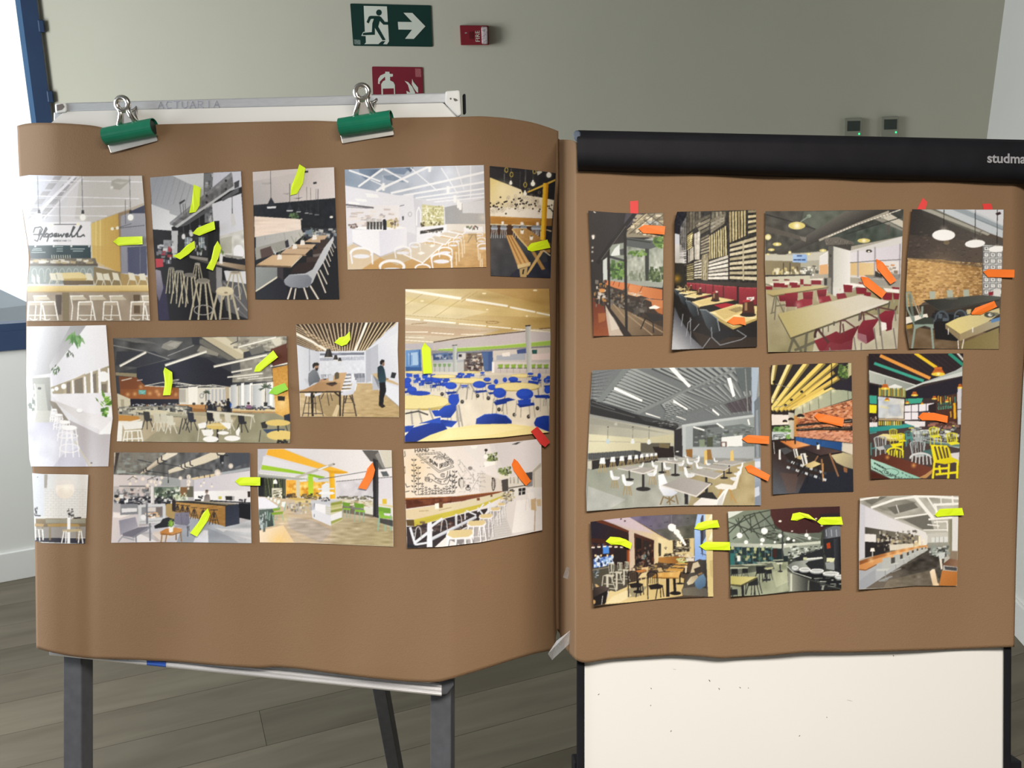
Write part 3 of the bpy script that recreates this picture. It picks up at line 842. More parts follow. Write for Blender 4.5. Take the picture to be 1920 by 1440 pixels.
class Pic:
    """ink of one print; all coordinates are those of an enlarged view of the photograph (x0, y0, scale)"""
    def __init__(s, vw, top, bottom, left=None, right=None, base='d0d0d0'):
        s.vw = vw
        g = lambda q: [(vw[0] + q[i] / vw[2], vw[1] + q[i + 1] / vw[2]) for i in range(0, len(q),2)]
        s.top, s.bottom = g(top), g(bottom)
        s.left = g(left) if left else [s.top[0], s.bottom[0]]
        s.right = g(right) if right else [s.top[-1], s.bottom[-1]]
        al = s.top + s.bottom + s.left + s.right
        s.bx = min(p[0] for p in al) - 2; s.by = min(p[1] for p in al) - 2
        s.w = int((max(p[0] for p in al) + 3 - s.bx) * SS); s.h = int((max(p[1] for p in al) + 3 - s.by) * SS)
        s.a = np.empty((s.h, s.w, 3)); s.a[:] = hx(base)

    def c(s, q):
        q = np.asarray(q, float).reshape(-1,2)
        return np.stack([(s.vw[0] + q[:, 0] / s.vw[2] - s.bx) * SS, (s.vw[1] + q[:, 1] / s.vw[2] - s.by) * SS], 1)

    def _mask(s, P):
        x0 = max(0, int(P[:, 0].min()) - 1); x1 = min(s.w, int(P[:, 0].max()) + 2)
        y0 = max(0, int(P[:, 1].min()) - 1); y1 = min(s.h, int(P[:, 1].max()) + 2)
        if x1 <= x0 or y1 <= y0: return None
        X, Y = np.meshgrid(np.arange(x0, x1) + .5, np.arange(y0, y1) + .5)
        m = np.zeros(X.shape, bool)
        for i in range(len(P)):
            (ax, ay),(bx, by) = P[i - 1], P[i]
            if ay == by: continue
            m ^= ((ay > Y) != (by > Y)) & (X < (bx - ax) * (Y - ay) / (by - ay) + ax)
        return x0, x1, y0, y1, X, Y, m

    def _put(s, r, colr, a):
        x0, x1, y0, y1, X, Y, m = r
        sub = s.a[y0:y1, x0:x1]
        al = (m * a)[..., None]
        sub[:] = sub * (1 - al) + colr * al

    def f(s, colr, *q, a=1.0):
        r = s._mask(s.c(q))
        if r: s._put(r, hx(colr), a)

    def g(s, c1, c2, ax, *q, a=1.0):
        """polygon with a linear ink gradient from ax[0:2] to ax[2:4]"""
        r = s._mask(s.c(q))
        if not r: return
        (x1, y1),(x2, y2) = s.c(ax); X, Y = r[4], r[5]
        t = np.clip(((X - x1) * (x2 - x1) + (Y - y1) * (y2 - y1)) / ((x2 - x1) ** 2 + (y2 - y1) ** 2),0,1)[..., None]
        s._put(r, hx(c1) * (1 - t) + hx(c2) * t, a)

    def l(s, colr, w, *q, a=1.0):
        P = s.c(q); w = max(w / s.vw[2] * SS, 0.9) / 2
        for i in range(len(P) - 1):
            d = P[i + 1] - P[i]; n = np.hypot(*d)
            if n < 1e-6: continue
            d = d / n; e = np.array([-d[1], d[0]]) * w; k = d * w * 0.5
            r = s._mask(np.array([P[i] + e - k, P[i + 1] + e + k, P[i + 1] - e + k, P[i] - e - k]))
            if r: s._put(r, hx(colr), a)

    def e(s, colr, cx, cy, rx, ry, a=1.0, rot=0.0, n=22):
        t = np.linspace(0,2 * np.pi, n, endpoint=False)
        x = rx * np.cos(t); y = ry * np.sin(t); cr, sr = math.cos(math.radians(rot)), math.sin(math.radians(rot))
        s.f(colr, *np.stack([cx + x * cr - y * sr, cy + x * sr + y * cr], 1).ravel(), a=a)

    def ring(s, colr, w, cx, cy, rx, ry, t0=0, t1=360, a=1.0, n=20):
        t = np.radians(np.linspace(t0, t1, n))
        s.l(colr, w, *np.stack([cx + rx * np.cos(t), cy + ry * np.sin(t)], 1).ravel(), a=a)

    def glow(s, colr, cx, cy, r, a=0.7):
        (px, py), = s.c((cx, cy)); R = r / s.vw[2] * SS
        x0, x1, y0, y1 = max(0, int(px - R)), min(s.w, int(px + R) + 1), max(0, int(py - R)), min(s.h, int(py + R) + 1)
        if x1 <= x0 or y1 <= y0: return
        X, Y = np.meshgrid(np.arange(x0, x1), np.arange(y0, y1))
        al = (np.clip(1 - np.hypot(X - px, Y - py) / R, 0,1) ** 1.5 * a)[..., None]
        sub = s.a[y0:y1, x0:x1]; sub[:] = sub * (1 - al) + hx(colr) * al

    def n(s, amp, cells, *q, seed=1, sx=1.0):
        """blotchy print texture inside a polygon; cells: blotch size in view units"""
        r = s._mask(s.c(q))
        if not r: return
        x0, x1, y0, y1, X, Y, m = r
        k = cells / s.vw[2] * SS; rg = np.random.default_rng(seed)
        gw, gh = int((x1 - x0) / (k * sx)) + 3, int((y1 - y0) / k) + 3
        G = rg.normal(size=(gh, gw))
        fx = (X - x0) / (k * sx); fy = (Y - y0) / k
        ix, iy = fx.astype(int), fy.astype(int); fx = (fx - ix); fy = (fy - iy)
        v = (G[iy, ix] * (1 - fx) + G[iy, ix + 1] * fx) * (1 - fy) + (G[iy + 1, ix] * (1 - fx) + G[iy + 1, ix + 1] * fx) * fy
        sub = s.a[y0:y1, x0:x1]; sub[:] = np.clip(sub + (v * amp * m)[..., None], 0,1)

    def blot(s, cols, box, n, w, h, seed=3, a=0.9, skew=0.0):
        """n little dabs of the given inks inside box (x0, y0, x1, y1)"""
        rg = np.random.default_rng(seed)
        for i in range(n):
            x = rg.uniform(box[0], box[2]); y = rg.uniform(box[1], box[3]); ww = w * rg.uniform(.4,1.3); hh = h * rg.uniform(.4,1.3)
            k = skew * (x - box[0])
            s.f(cols[int(rg.integers(len(cols)))], x, y + k, x + ww, y + k + hh * .1, x + ww * .9, y + k + hh, x, y + k + hh * .9, a=a)

    def t(s, text, x, y, dx, dy, w, colr, gap=1.35):
        """stroke lettering; dx, dy: vectors of one letter's width and height"""
        for i, ch in enumerate(text):
            for st in FONT.get(ch, []):
                q = []
                for k in range(0, len(st),2):
                    q += [x + dx[0] * (i * gap + st[k]) + dy[0] * st[k + 1], y + dx[1] * (i * gap + st[k]) + dy[1] * st[k + 1]]
                s.l(colr, w, *q)

    def chair(s, c1, c2, x, y, w, h, legs=None, lw=4, flip=1):
        """simple shell chair: back, seat and four splayed legs; (x, y) middle of the seat"""
        lg = legs or c2
        for k in (-.42,-.15,.2,.45): s.l(lg, lw, x + k * w * .8, y, x + k * w * 1.15, y + h * .55)
        s.f(c2, x - w * .5, y - h * .05, x + w * .5, y - h * .08, x + w * .45, y + h * .08, x - w * .45, y + h * .1)
        s.f(c1, x - w * .5 * flip, y, x - w * .58 * flip, y - h * .5, x - w * .1 * flip, y - h * .48, x - w * .05 * flip, y - h * .02)

    def stool(s, seat, leg, x, y, rx, ry, h, spread, lw):
        for k in (-1,-.35,.4,1): s.l(leg, lw, x + k * rx * .75, y, x + k * rx * .75 + k * spread, y + h)
        s.e(seat, x, y, rx, ry)

    def blur(s, k=1):
        for _ in range(k):
            p = np.pad(s.a, ((1,1),(1,1),(0,0)), mode='edge')
            s.a = (p[:-2,1:-1] + p[2:, 1:-1] + p[1:-1, :-2] + p[1:-1,2:] + 2 * s.a) / 6.0

    def build(s, side, label, lift=(0,0,0,0), off=0.0016):
        """lift: how far the left, right, top, bottom edges stand off the kraft paper (m)"""
        s.blur(2)
        s.a = np.clip(s.a + _rng.normal(size=s.a.shape[:2])[..., None] * 0.012,0,1)
        wd = np.hypot(s.top[-1][0] - s.top[0][0], s.top[-1][1] - s.top[0][1]); hg = np.hypot(s.left[-1][0] - s.left[0][0], s.left[-1][1] - s.left[0][1])
        nu, nv = int(wd / CELL) + 2, int(hg / CELL) + 2
        G = coons(s.top, s.bottom, s.left, s.right, nu, nv)
        x = np.clip((G[..., 0] - s.bx) * SS - .5,0, s.w - 1.001); y = np.clip((G[..., 1] - s.by) * SS - .5,0, s.h - 1.001)
        ix, iy = x.astype(int), y.astype(int); fx, fy = (x - ix)[..., None], (y - iy)[..., None]
        cc = (s.a[iy, ix] * (1 - fx) + s.a[iy, ix + 1] * fx) * (1 - fy) + (s.a[iy + 1, ix] * (1 - fx) + s.a[iy + 1, ix + 1] * fx) * fy
        lin = np.clip(s2l(cc) * INK_GAIN[side], 0.004,0.9)
        S, T = np.meshgrid(np.linspace(0,1, nu), np.linspace(0,1, nv))
        lf = lift[0] * np.clip(1 - S / .35,0,1) ** 2 + lift[1] * np.clip(1 - (1 - S) / .35,0,1) ** 2 + lift[2] * np.clip(1 - T / .3,0,1) ** 2 + lift[3] * np.clip(1 - (1 - T) / .3,0,1) ** 2
        z = (kzL if side == 'L' else kzR)(G[..., 0], G[..., 1]) - off - lf
        grid_mesh('photo_print', unproj(G, z), M['print'], colors=lin, label=label, cat='photo print', group='photo prints on the ' + ('left' if side == 'L' else 'right') + ' kraft paper')


V1 = (0,300,4); V2 = (460,290,4); V3 = (0,590,4); V4 = (0,800,4); V5 = (200,610,16 / 3); V6 = (540,580,6.545)
V7 = (740,520,4.5); V8 = (740,800,5.647); W1 = (200,830,6.857); W2 = (470,830,6.857); W3 = (1090,370,4.8); W4 = (1420,370,4.8)
W5 = (1680,360,4.645); W6 = (1090,670,4.8); W7 = (1430,650,4.923); W8 = (1090,920,6.545); X1 = (1350,920,4.085); Y7 = (900,290,5.76)

# ------------------------------------------------------------------ left sheet, top row
p = Pic(V1,(140,125,220,112,640,122,1065,118),(200,1208,700,1207,1125,1205),(140,125,165,340,228,735,205,950,200,1208),(1065,118,1090,430,1110,900,1125,1205),'cbc8cc')
p.g('aeb2c4','d2cfd0',(150,200,520,300),130,100,620,100,620,470,200,470)
p.f('c5c1bd',600,110,1080,110,1085,320,700,470,560,440)
for x, y in ((410,120),(365,175),(320,235),(285,290),(255,345),(235,400),(520,130),(470,185),(425,240),(390,290),(350,345),(320,395)): p.f('a29fa3', x, y, x + 60, y, x + 25, y + 45, x - 30, y + 45)
p.l('e6e4ea',22,560,120,230,450); p.l('dedbe0',12,620,130,330,440); p.l('b7b3b5',5,600,130,300,440)
for q in ((150,150,1070,165),(170,268,1040,290),(180,355,960,345),(210,415,800,420)): p.l('e4e2e5',7, *q)
p.f('aca79f',838,155,880,140,985,150,900,225,830,215); p.f('c0bcb6',850,165,960,165,905,185)
p.glow('ffffff',838,205,20,1)
p.f('b3a898',690,470,1085,320,1085,345,690,490)
p.g('d8bd72','bf9b52',(690,600,900,600),682,478,885,400,905,850,690,745)
for x in (720,752,790,830,862): p.l('c9a65c' if x % 4 else 'e2cc8c',9, x, 470 - (x - 690) * .33, x, 800)
p.f('c8a45c',690,640,905,655,905,850,700,780, a=.5)
p.f('8f7b62',885,400,985,370,985,850,905,850); p.g('9a9aa2','8b8b95',(900,400,900,800),905,420,1090,350,1105,850,910,850)
p.f('3d3f52',975,385,1085,338,1088,400,980,400); p.f('4e5168',955,655,1100,645,1105,865,960,850); p.l('6f7186',6,955,655,960,850); p.l('70707c',5,1050,650,1052,860)
p.f('e6e3e6',205,470,680,462,680,640,215,640)
# brewery wall lettering
for q in ((250,545,262,508,305,502,318,520,300,560,280,610,258,600),(302,520,290,570),(345,505,320,560,300,600),(250,560,335,556),(345,505,352,520,322,570,332,580),(345,555,335,575,352,578,365,558,350,550,342,562),
          (372,555,352,612),(372,560,392,550,396,568,376,578),(402,570,426,562,424,550,408,556,410,576,432,572),(438,552,440,576,458,558,464,578,482,552),(490,570,512,560,508,550,492,558,496,578,520,570),
          (520,575,560,505,552,498,535,545,540,578,556,570),(556,575,612,500,606,492,580,545,582,576,606,574,626,560,634,572)): p.l('4b4c4e',10, *q)
p.t('BREWING',402,611,(11,0),(0,-11),3.5,'77777a',1.3); p.t('CO',507,611,(11,0),(0,-11),3,'a0a0a2',1.3)
p.g('33464a','2c3c40',(220,640,220,740),205,640,680,640,682,738,205,738)
for x in (265,402,535,668): p.f('d8d8d4', x - 6,632, x + 6,632, x + 7,655, x - 7,655)
for (x, y, n) in ((250,665,4),(240,678,5),(236,694,7),(412,650,4),(425,668,3),(425,684,3),(530,668,7),(548,684,5)): p.l('c6d0ce',6, x, y, x + n * 15, y, a=.85)
for x in range(388,530,17): p.l('c9c6b4',6, x, 714, x + 3,740)
p.f('6e675c',205,738,715,736,735,800,205,795); p.blot(['b7a67f','d0cbbd','8a7d66','ddd8ca','5d564c'], (215,738,680,768),50,40,26)
p.f('5c5449',205,776,735,778,735,792,205,794)
p.f('8d9490',205,796,725,796,722,930,205,930)
for x in range(240,690,52): p.ring('c2c9c6',4, x + 18,850,18,36,180,360); p.l('b4bbb8',4, x, 850, x - 4,915); p.l('b4bbb8',4, x + 36,850, x + 40,915)
p.f('a98f5d',905,850,1108,880,1110,940,905,940); p.f('8a7a5a',705,800,905,840,905,940,705,940)
p.f('dcc890',405,848,600,842,700,888,470,892); p.f('b99f62',470,890,700,886,700,905,470,908)
for x in (370,420,640,720,770,840,960,1040): p.f('ded8c4', x, 842 + (x % 3) * 6, x + 44,850, x + 60,905, x + 12,900); p.l('d2cdbb',6, x + 10,895, x - 4,940); p.l('d2cdbb',6, x + 58,900, x + 70,940)
for x in (240,275): p.f('d8d6cc', x, 850, x + 22,880, x + 24,935, x + 2,910)
p.f('6a5a44',470,905,700,905,700,936,480,938)
p.g('dfc88c','cdb070',(500,940,500,985),202,945,1112,938,1114,985,202,988); p.l('a68a58',8,202,990,1114,986)
p.f('9a8b78',200,994,1118,990,1126,1212,200,1212); p.n(.04,60,200,994,1118,990,1126,1212,200,1212)
p.f('7a6a4c',465,995,520,995,520,1210,470,1210); p.f('55483c',415,1010,465,1010,460,1160,425,1160); p.f('60503c',1000,1010,1050,1010,1050,1150,1005,1150)
for x in (250,525,670,820,1062): p.f('c6bba6', x, 1020, x + 95,1016, x + 130,1048, x + 20,1052); p.l('efece4',7, x + 5,1022, x + 20,1100, x + 10,1200); p.l('efece4',7, x, 1020, x + 100,1018)
for x in (215,310,590,780,985,1080):
    p.f('b9ab97', x, 1062, x + 100,1062, x + 105,1090, x - 6,1090); p.l('f2efe8',9, x - 8,1200, x, 1065, x + 100,1062, x + 125,1200); p.l('e8e4da',6, x - 4,1165, x + 118,1165); p.ring('e8e4da',6, x + 40,1140,50,60,60,130)
for x, y in ((288,375),(620,375),(978,375)): p.l('707078',5, x - 6,120, x, y)
for x, y in ((293,385),(621,388),(979,388)): p.f('37373c', x - 9, y - 12, x + 9, y - 12, x + 11, y + 16, x - 11, y + 16); p.e('f6f3ea', x, y + 42,22,24); p.glow('fffdf5', x, y + 42,40,.6)
p.l('68686c',4,447,300,450,480); p.l('4c4c50',6,405,483,590,482); p.l('5a5a60',4,940,300,940,370,942,480); p.l('56565c',5,850,515,1085,490); p.l('56565c',4,870,512,985,478)
for x, y in ((385,490),(585,482),(842,516),(880,510)): p.e('efe8d2', x, y, 13,12)
p.build('L','photo print of a brewery taproom with script lettering above a dark menu board')

p = Pic(V1,(1125,132,1500,100,1808,82),(1188,1203,1500,1200,1860,1195),(1125,132,1145,520,1170,900,1188,1203),(1808,82,1830,600,1860,1195),'1e1d20')
p.g('8c8e94','b8b9bd',(1150,200,1500,400),1120,120,1530,95,1530,300,1320,430,1140,360)
for x in range(1180,1500,45): p.l('808288',5, x, 125, x - 60,330, a=.6)
p.f('c9cacd',1280,110,1530,92,1520,220,1400,170); p.f('d3d4d6',1135,360,1330,420,1300,500,1145,520); p.g('c0c1c4','d8d8da',(1140,400,1300,500),1130,330,1270,380,1290,530,1145,520)
p.f('6e6f72',1530,100,1600,92,1600,470,1535,470); p.blot(['8f9092','55565a','b4b4b6','4a4a4e'], (1530,100,1590,460),45,22,26)
p.f('cfcfd6',1590,330,1810,250,1832,560,1640,580,1600,460); p.f('c2c2cc',1600,92,1808,84,1815,200,1650,260,1590,240)
p.f('6b6a6c',1272,478,1740,100,1752,195,1320,505); p.f('7d7d80',1272,470,1735,90,1745,120,1280,490); p.f('515154',1330,505,1580,345,1580,375,1400,490)
p.f('b9b9bb',1310,498,1760,190,1765,205,1330,508); p.n(.06,18,1272,478,1740,100,1752,195,1320,505)
for x, y in ((1550,268),(1550,318),(1694,155),(1694,218)): p.e('2e2e31', x, y, 9,10)
p.f('3f3f42',1755,170,1795,150,1792,200,1760,215); p.f('57575a',1660,290,1790,205,1792,240,1670,310)
p.f('cac8c2',1645,570,1835,520,1840,740,1650,720); p.n(.05,30,1645,570,1835,520,1840,740,1650,720); p.f('a3a192',1650,590,1740,570,1740,700,1655,700, a=.7); p.e('e6e6ea',1790,690,40,55)
p.f('222124',1600,460,1645,455,1650,700,1610,720); p.f('1b1a1d',1145,520,1600,560,1610,900,1150,900)
p.f('b7b7b9',1285,530,1335,530,1330,700,1290,700); p.f('8d8d90',1225,600,1285,600,1280,690,1225,690); p.blot(['c8c8ca','7a7a80','555560','9a3038'], (1170,600,1300,760),25,30,30)
p.f('b23a44',1165,740,1222,740,1225,800,1170,808); p.f('2c2b2e',1340,545,1560,545,1560,720,1340,720)
for x in (1385,1490): p.f('77828a', x, 580, x + 45,580, x + 45,660, x, 660); p.l('d8dee0',4, x, 620, x + 45,620); p.l('d8dee0',4, x + 22,580, x + 22,660)
p.blot(['9a9aa0','3c3c40','d8d8da','5d6a5a'], (1400,560,1540,700),40,14,24)
p.f('8a8580',1420,715,1560,735,1560,760,1425,735); p.f('4a4642',1425,735,1565,760,1840,820,1840,835,1560,780)
p.g('b6a48c','7d6a54',(1660,760,1840,820),1650,760,1845,790,1845,830,1560,770); p.f('8d8a84',1690,710,1820,725,1820,745,1690,730); p.l('3a3632',6,1740,740,1740,730)
p.f('e8e8ea',1645,700,1672,700,1668,780,1645,775); p.f('5f7f3a',1655,670,1680,690,1670,715)
p.f('cfcfd2',1680,830,1845,835,1850,930,1700,920); p.f('8f8e90',1620,800,1665,810,1668,1080,1625,1060); p.f('3c3a3c',1560,770,1620,790,1625,1030,1570,960)
p.f('575658',1660,900,1855,930,1862,1195,1700,1130); p.l('8a8580',10,1680,920,1855,1130); p.l('6c6a6a',8,1750,1090,1855,1185); p.f('b5b2b0',1760,1120,1795,1105,1790,1130)
p.ring('8a8a8c',6,1780,985,30,45)
p.f('2a2640',1170,900,1240,940,1270,1200,1190,1203); p.g('8e8894','4e4a5c',(1180,850,1180,1100),1165,820,1205,830,1225,960,1195,1060,1172,1000)
p.f('141318',1250,960,1620,1000,1700,1200,1270,1200)
for (x, y, rx, ry, h, sp_, lw, sc1) in ((1345,835,32,10,240,40,9,'8d8a84'),(1285,810,22,8,190,24,7,'7a7772'),(1480,778,20,8,110,22,7,'b0aca4'),(1420,862,45,16,240,45,10,'77736d'),(1765,845,42,14,200,60,10,'b8ac98'),(1522,908,52,22,290,60,13,'8f8a7e'),(1686,985,68,34,240,60,16,'c9bca0')):
    p.stool(sc1,'b0a890', x, y, rx, ry, h, sp_, lw); p.e('6a665e', x, y - ry * .25, rx * .8, ry * .6, a=.5)
p.e('d2c6a8',1686,975,62,26); p.e('8d8468',1695,995,14,7); p.ring('9a9690',7,1525,1125,70,36); p.ring('8a8680',6,1690,1195,45,8)
for x, y in ((1378,555),(1428,525),(1498,490),(1745,410)): p.l('55555a',4, x - 4, y - 60, x, y); p.f('9a9aa0', x - 8, y, x + 8, y, x + 12, y + 30, x - 12, y + 30)
p.e('d8d6d6',1376,575,14,20); p.e('c8c8ca',1435,555,14,20); p.f('c9c7c6',1732,400,1754,400,1770,485,1735,505); p.l('4c4c50',5,1740,240,1742,400)
for x in (1350,1372,1388): p.l('47474a',4, x, 330, x + 8,410)
p.f('3a3a3e',1342,320,1385,295,1390,305,1350,335)
p.build('L','photo print of a dark bar with tall round wooden stools and an old ceiling beam')

p = Pic(V2,(55,130,360,108,665,94),(75,1085,400,1086,705,1084), None, (665,94,682,550,705,1084),'1c1d22')
p.g('c5bcb9','d6cdcb',(100,200,650,150),50,120,670,90,676,325,380,350,62,378); p.g('8d8a8c','c0b8b6',(60,370,260,200),50,200,380,140,390,345,62,378, a=.55)
p.f('a8a19f',120,212,200,207,195,222,130,225); p.f('9a9494',270,292,330,288,320,300); p.f('6e6a6c',360,327,430,320,400,332)
p.f('1f2228',64,378,676,325,682,555,65,480); p.n(.015,20,64,378,676,325,682,555,65,480)
p.l('5a5858',4,188,120,192,320); p.f('2c2e34',192,318,235,392,158,392); p.f('d6d6d8',160,390,232,388,228,402,166,404)
for x, y, w in ((333,362,26),(400,388,18),(460,405,15),(490,412,14),(530,430,10),(545,432,9)): p.l('3b3d44',3, x, 150 + x * .2, x, y); p.f('30333a', x, y, x + w, y + w * 2.3, x - w, y + w * 2.3); p.f('bdbec2', x - w, y + w * 2.1, x + w, y + w * 2.1, x + w * .8, y + w * 2.5, x - w * .8, y + w * 2.5)
for x, y in ((458,128),(522,212)): p.f('2b2b2e', x - 14, y - 6, x + 14, y - 8, x + 14, y + 6, x - 12, y + 8)
p.e('e9e6dd',645,468,12,9); p.glow('f4f0e4',420,483,12,1); p.blot(['4e6a44','6a8258','3a4f36'], (325,430,390,475),30,16,14)
p.g('e2cdbd','efe0d4',(80,500,400,560),66,462,415,484,420,562,70,618); p.n(.025,12,66,462,415,484,420,562,70,618, sx=6)
p.g('a6a5a3','c0bdb8',(80,620,400,600),70,618,420,560,440,600,330,700,80,790,78,620)
p.l('8d8b88',3,145,606,150,640); p.l('8d8b88',3,290,584,300,640); p.f('98968f',72,700,300,640,330,690,80,790)
p.f('30333a',430,550,682,552,690,700,560,720,450,620); p.blot(['77808a','c3c2c0','4a4d54','8d8680','23242a'], (430,552,680,610),55,34,20)
p.f('70808e',440,600,500,590,505,548,470,575); p.f('54433f',110,712,190,686,215,748,120,780); p.f('c2c8c6',185,684,232,740,225,756,200,700); p.f('33343c',296,650,320,636,330,690,305,700)
for q in ((440,655,520,610,618,602,580,660),(330,695,380,672,530,672,505,700),(265,740,310,705,500,698,450,748)): p.f('c4a88a', *q)
p.f('8e7459',265,740,450,748,460,760,268,752); p.f('a58a6c',330,696,505,700,505,708,332,704)
p.g('c0a07a','d3b896',(100,830,400,760),80,828,205,752,425,752,345,838); p.f('6e5a45',80,826,345,836,345,848,82,838); p.l('d8ccb8',7,345,840,425,760)
p.g('8f9290','767a7a',(80,850,250,1000),78,842,262,846,256,905,78,1025); p.f('d8cfbc',78,1018,256,900,256,915,78,1032)
p.f('3a3438',240,845,285,845,285,1000,240,985); p.f('23242b',78,1030,256,920,300,960,330,1084,76,1084)
for x, y in ((258,770),(430,662),(520,622),(372,690)): p.f('ece6de', x - 20, y + 18, x - 14, y - 22, x + 12, y - 20, x + 18, y + 14); p.l('7d8a70',3, x, y - 20, x - 30, y - 80); p.l('7d8a70',3, x, y - 20, x + 10, y - 70)
for (x, y, w) in ((600,660,36),(580,690,42),(555,730,50),(520,790,60)): p.f('3e322f', x - w, y - 22, x + w * .7, y - 26, x + w * .5, y + 14, x - w, y + 26); p.f('6f6663', x - w, y + 20, x + w * .4, y + 8, x + w * .5, y + 26, x - w * .9, y + 40)
p.f('302625',365,840,400,815,540,800,500,860,440,885,340,890)
p.g('a9abb1','c5c6ca',(300,950,640,700),290,940,330,900,450,890,505,860,590,700,660,610,664,640,590,800,540,880,505,960,470,995,400,1000,320,985)
p.g('8f939b','767a84',(320,920,450,1000),288,950,330,905,470,900,500,930,490,980,440,1000,340,995,300,975)
for (x1, y1, x2, y2, w) in ((345,1000,318,1084,12),(378,1005,365,1084,10),(440,1000,468,1084,12),(488,985,548,1084,12),(540,880,602,1035,9),(560,865,612,970,8),(585,810,622,900,8),(600,770,632,840,7),(615,735,640,800,6),(630,700,655,760,6),(640,680,662,730,5),(650,650,676,700,5)): p.l('ddd3c6', w, x1, y1, x2, y2)
p.build('L','photo print of a black dining room with a row of grey shell chairs')

p = Pic(V2,(745,112,1200,92,1788,78),(768,862,1200,855,1808,843), None, None, 'd9d9e0')
p.g('93a1b4','cfd2dc',(760,130,1500,300),740,105,1790,75,1795,330,1300,330,1000,290,750,230)
p.f('74849a',850,108,1010,108,905,190,860,150); p.f('7d8da4',1060,102,1240,96,1190,150,1110,140); p.f('8796aa',1030,160,1130,150,1200,210,1060,190); p.f('5f6e84',1200,98,1260,96,1240,135); p.n(.03,60,740,105,1790,75,1795,330,1300,330,1000,290,750,230)
for (q, w) in (((780,118,930,170,1010,200),13),((850,238,1030,108),15),((1040,108,1220,205),12),((985,270,1380,88),17),((1095,288,1790,132),17),((1190,305,1790,205),14),((1280,325,1790,255),12),((1360,340,1790,290),10),((1420,355,1790,318),8),((1240,100,1440,270),8),((1470,100,1590,290),8),((1690,82,1690,320),7),((1580,85,1640,260),5),((940,190,1030,230,985,270),7)): p.l('f1f1f5', w, *q)
p.f('e6e5ec',748,232,1150,305,1255,300,1260,460,760,500); p.g('e2dee2','ede9ea',(760,400,1150,400),752,380,1150,380,1155,545,758,545)
for q in ((900,290,990,300,1000,322,915,318),(820,330,900,335,915,352,840,350),(770,352,850,360,860,372,780,370)): p.f('ffffff', *q)
p.l('6d6a70',12,755,375,960,398); p.l('8d8a90',6,760,392,930,402); p.blot(['c9bdb8','e9dfd8','b5aeb0'], (760,400,1120,540),40,50,20)
p.f('e4e3ea',1155,350,1260,300,1280,600,1160,560); p.l('66656c',5,1160,385,1190,378); p.f('55545c',1175,462,1190,462,1190,490,1177,492); p.ring('b5b4b8',5,1235,447,13,16)
p.f('d4d3da',1260,330,1330,345,1330,540,1285,545); p.l('f6f6fa',8,1285,530,1285,430,1302,392,1315,430,1315,530)
p.f('ccc696',1325,372,1490,392,1490,525,1325,540)
for y in (400,432,465,500): p.l('f0ecd0',6,1325, y, 1490, y + 4)
p.blot(['e9e6c8','a9a26e','fbf9e6','b8b27c'], (1330,378,1480,520),90,14,18); p.blot(['6a5c40','4a4238'], (1310,500,1340,535),10,12,24); p.blot(['8a7d58','6a6048'], (1380,500,1480,522),12,12,20)
p.g('a3a2a4','b5b3b2',(1500,440,1790,440),1495,395,1795,330,1800,520,1500,520); p.f('d6d6da',1628,362,1790,338,1792,440,1630,438); p.f('e3dcd2',1500,520,1805,520,1808,590,1500,575)
p.f('efeef2',1285,545,1510,525,1512,600,1320,690,1285,655); p.f('3f3d3c',1312,572,1485,545,1485,566,1312,596); p.blot(['8d857c','5a544e','b5aca0'], (1320,566,1470,575),20,12,12)
p.g('d9b988','c39a62',(1660,620,1660,840),1500,600,1810,590,1812,850,1380,858,770,862,765,700,900,690,1010,770,1250,690); p.f('d6c2a4',762,690,810,668,1010,770,870,862,768,862)
p.n(.035,10,1380,600,1810,590,1812,850,1380,858, sx=4); p.f('c9b596',1010,770,1250,690,1300,760,1140,830)
p.f('f0eff6',800,560,1005,570,1012,762,805,660); p.g('e2e1ec','eceaf2',(1010,600,1210,600),1003,570,1210,550,1212,690,1012,764); p.f('f8f7fb',760,548,900,540,1150,535,1210,550,1005,572); p.f('e2e0e8',757,550,800,560,803,660,760,670)
p.l('b9b2b4',8,808,660,1012,766); p.l('c2bcba',6,1012,766,1212,692)
for x in range(910,1015,24): p.f('30302f', x, 505, x + 19,505, x + 20,562, x + 1,558); p.l('9a9890',4, x + 5,510, x + 5,555); p.f('c9c7c4', x + 4,482, x + 14,482, x + 17,505, x + 2,505)
p.f('23262c',1030,500,1058,496,1060,565,1034,565); p.e('23262c',1043,495,12,12); p.f('d8c890',1060,490,1110,488,1112,545,1062,545); p.blot(['b5a070','e6dcc0','6a5a48'], (1070,470,1140,540),22,14,22); p.blot(['6d5a54','94847c'], (765,515,830,545),16,18,12)
for q in ((1160,735,1290,660,1480,675,1330,812),(1355,640,1420,610,1540,630,1500,675),(1450,600,1500,580,1600,598,1570,625),(1520,575,1560,566,1650,580,1630,598)): p.f('d9ccb8', *q); p.l('f4f2f2',9, q[0], q[1], q[6], q[7], q[4], q[5])
p.f('f5f2ea',1290,740,1320,725,1350,738,1315,752); p.f('f5f2ea',1380,685,1400,672,1425,682,1400,695)
for (x, y, w) in ((1180,720,60),(1270,680,40),(1470,780,75),(1100,840,90),(1330,850,55),(870,740,80),(1500,720,50),(1560,670,38),(1590,640,30),(1610,610,24),(1790,690,48),(1770,640,34),(1755,600,26),(1380,640,36)):
    p.ring('f3f2f6', w * .22, x, y, w, w * .5,180,380); p.l('eeedf2', w * .14, x - w, y, x - w * .85, y + w * .95); p.l('eeedf2', w * .14, x + w, y, x + w * 1.05, y + w); p.e('e9e8ee', x, y + w * .28, w * .8, w * .2)
for (x, y) in ((1580,730),(1600,700),(1625,670),(1640,640),(1760,740),(1775,780),(1745,690)): p.l('ead9bc',8, x, y, x + 4, y + 100)
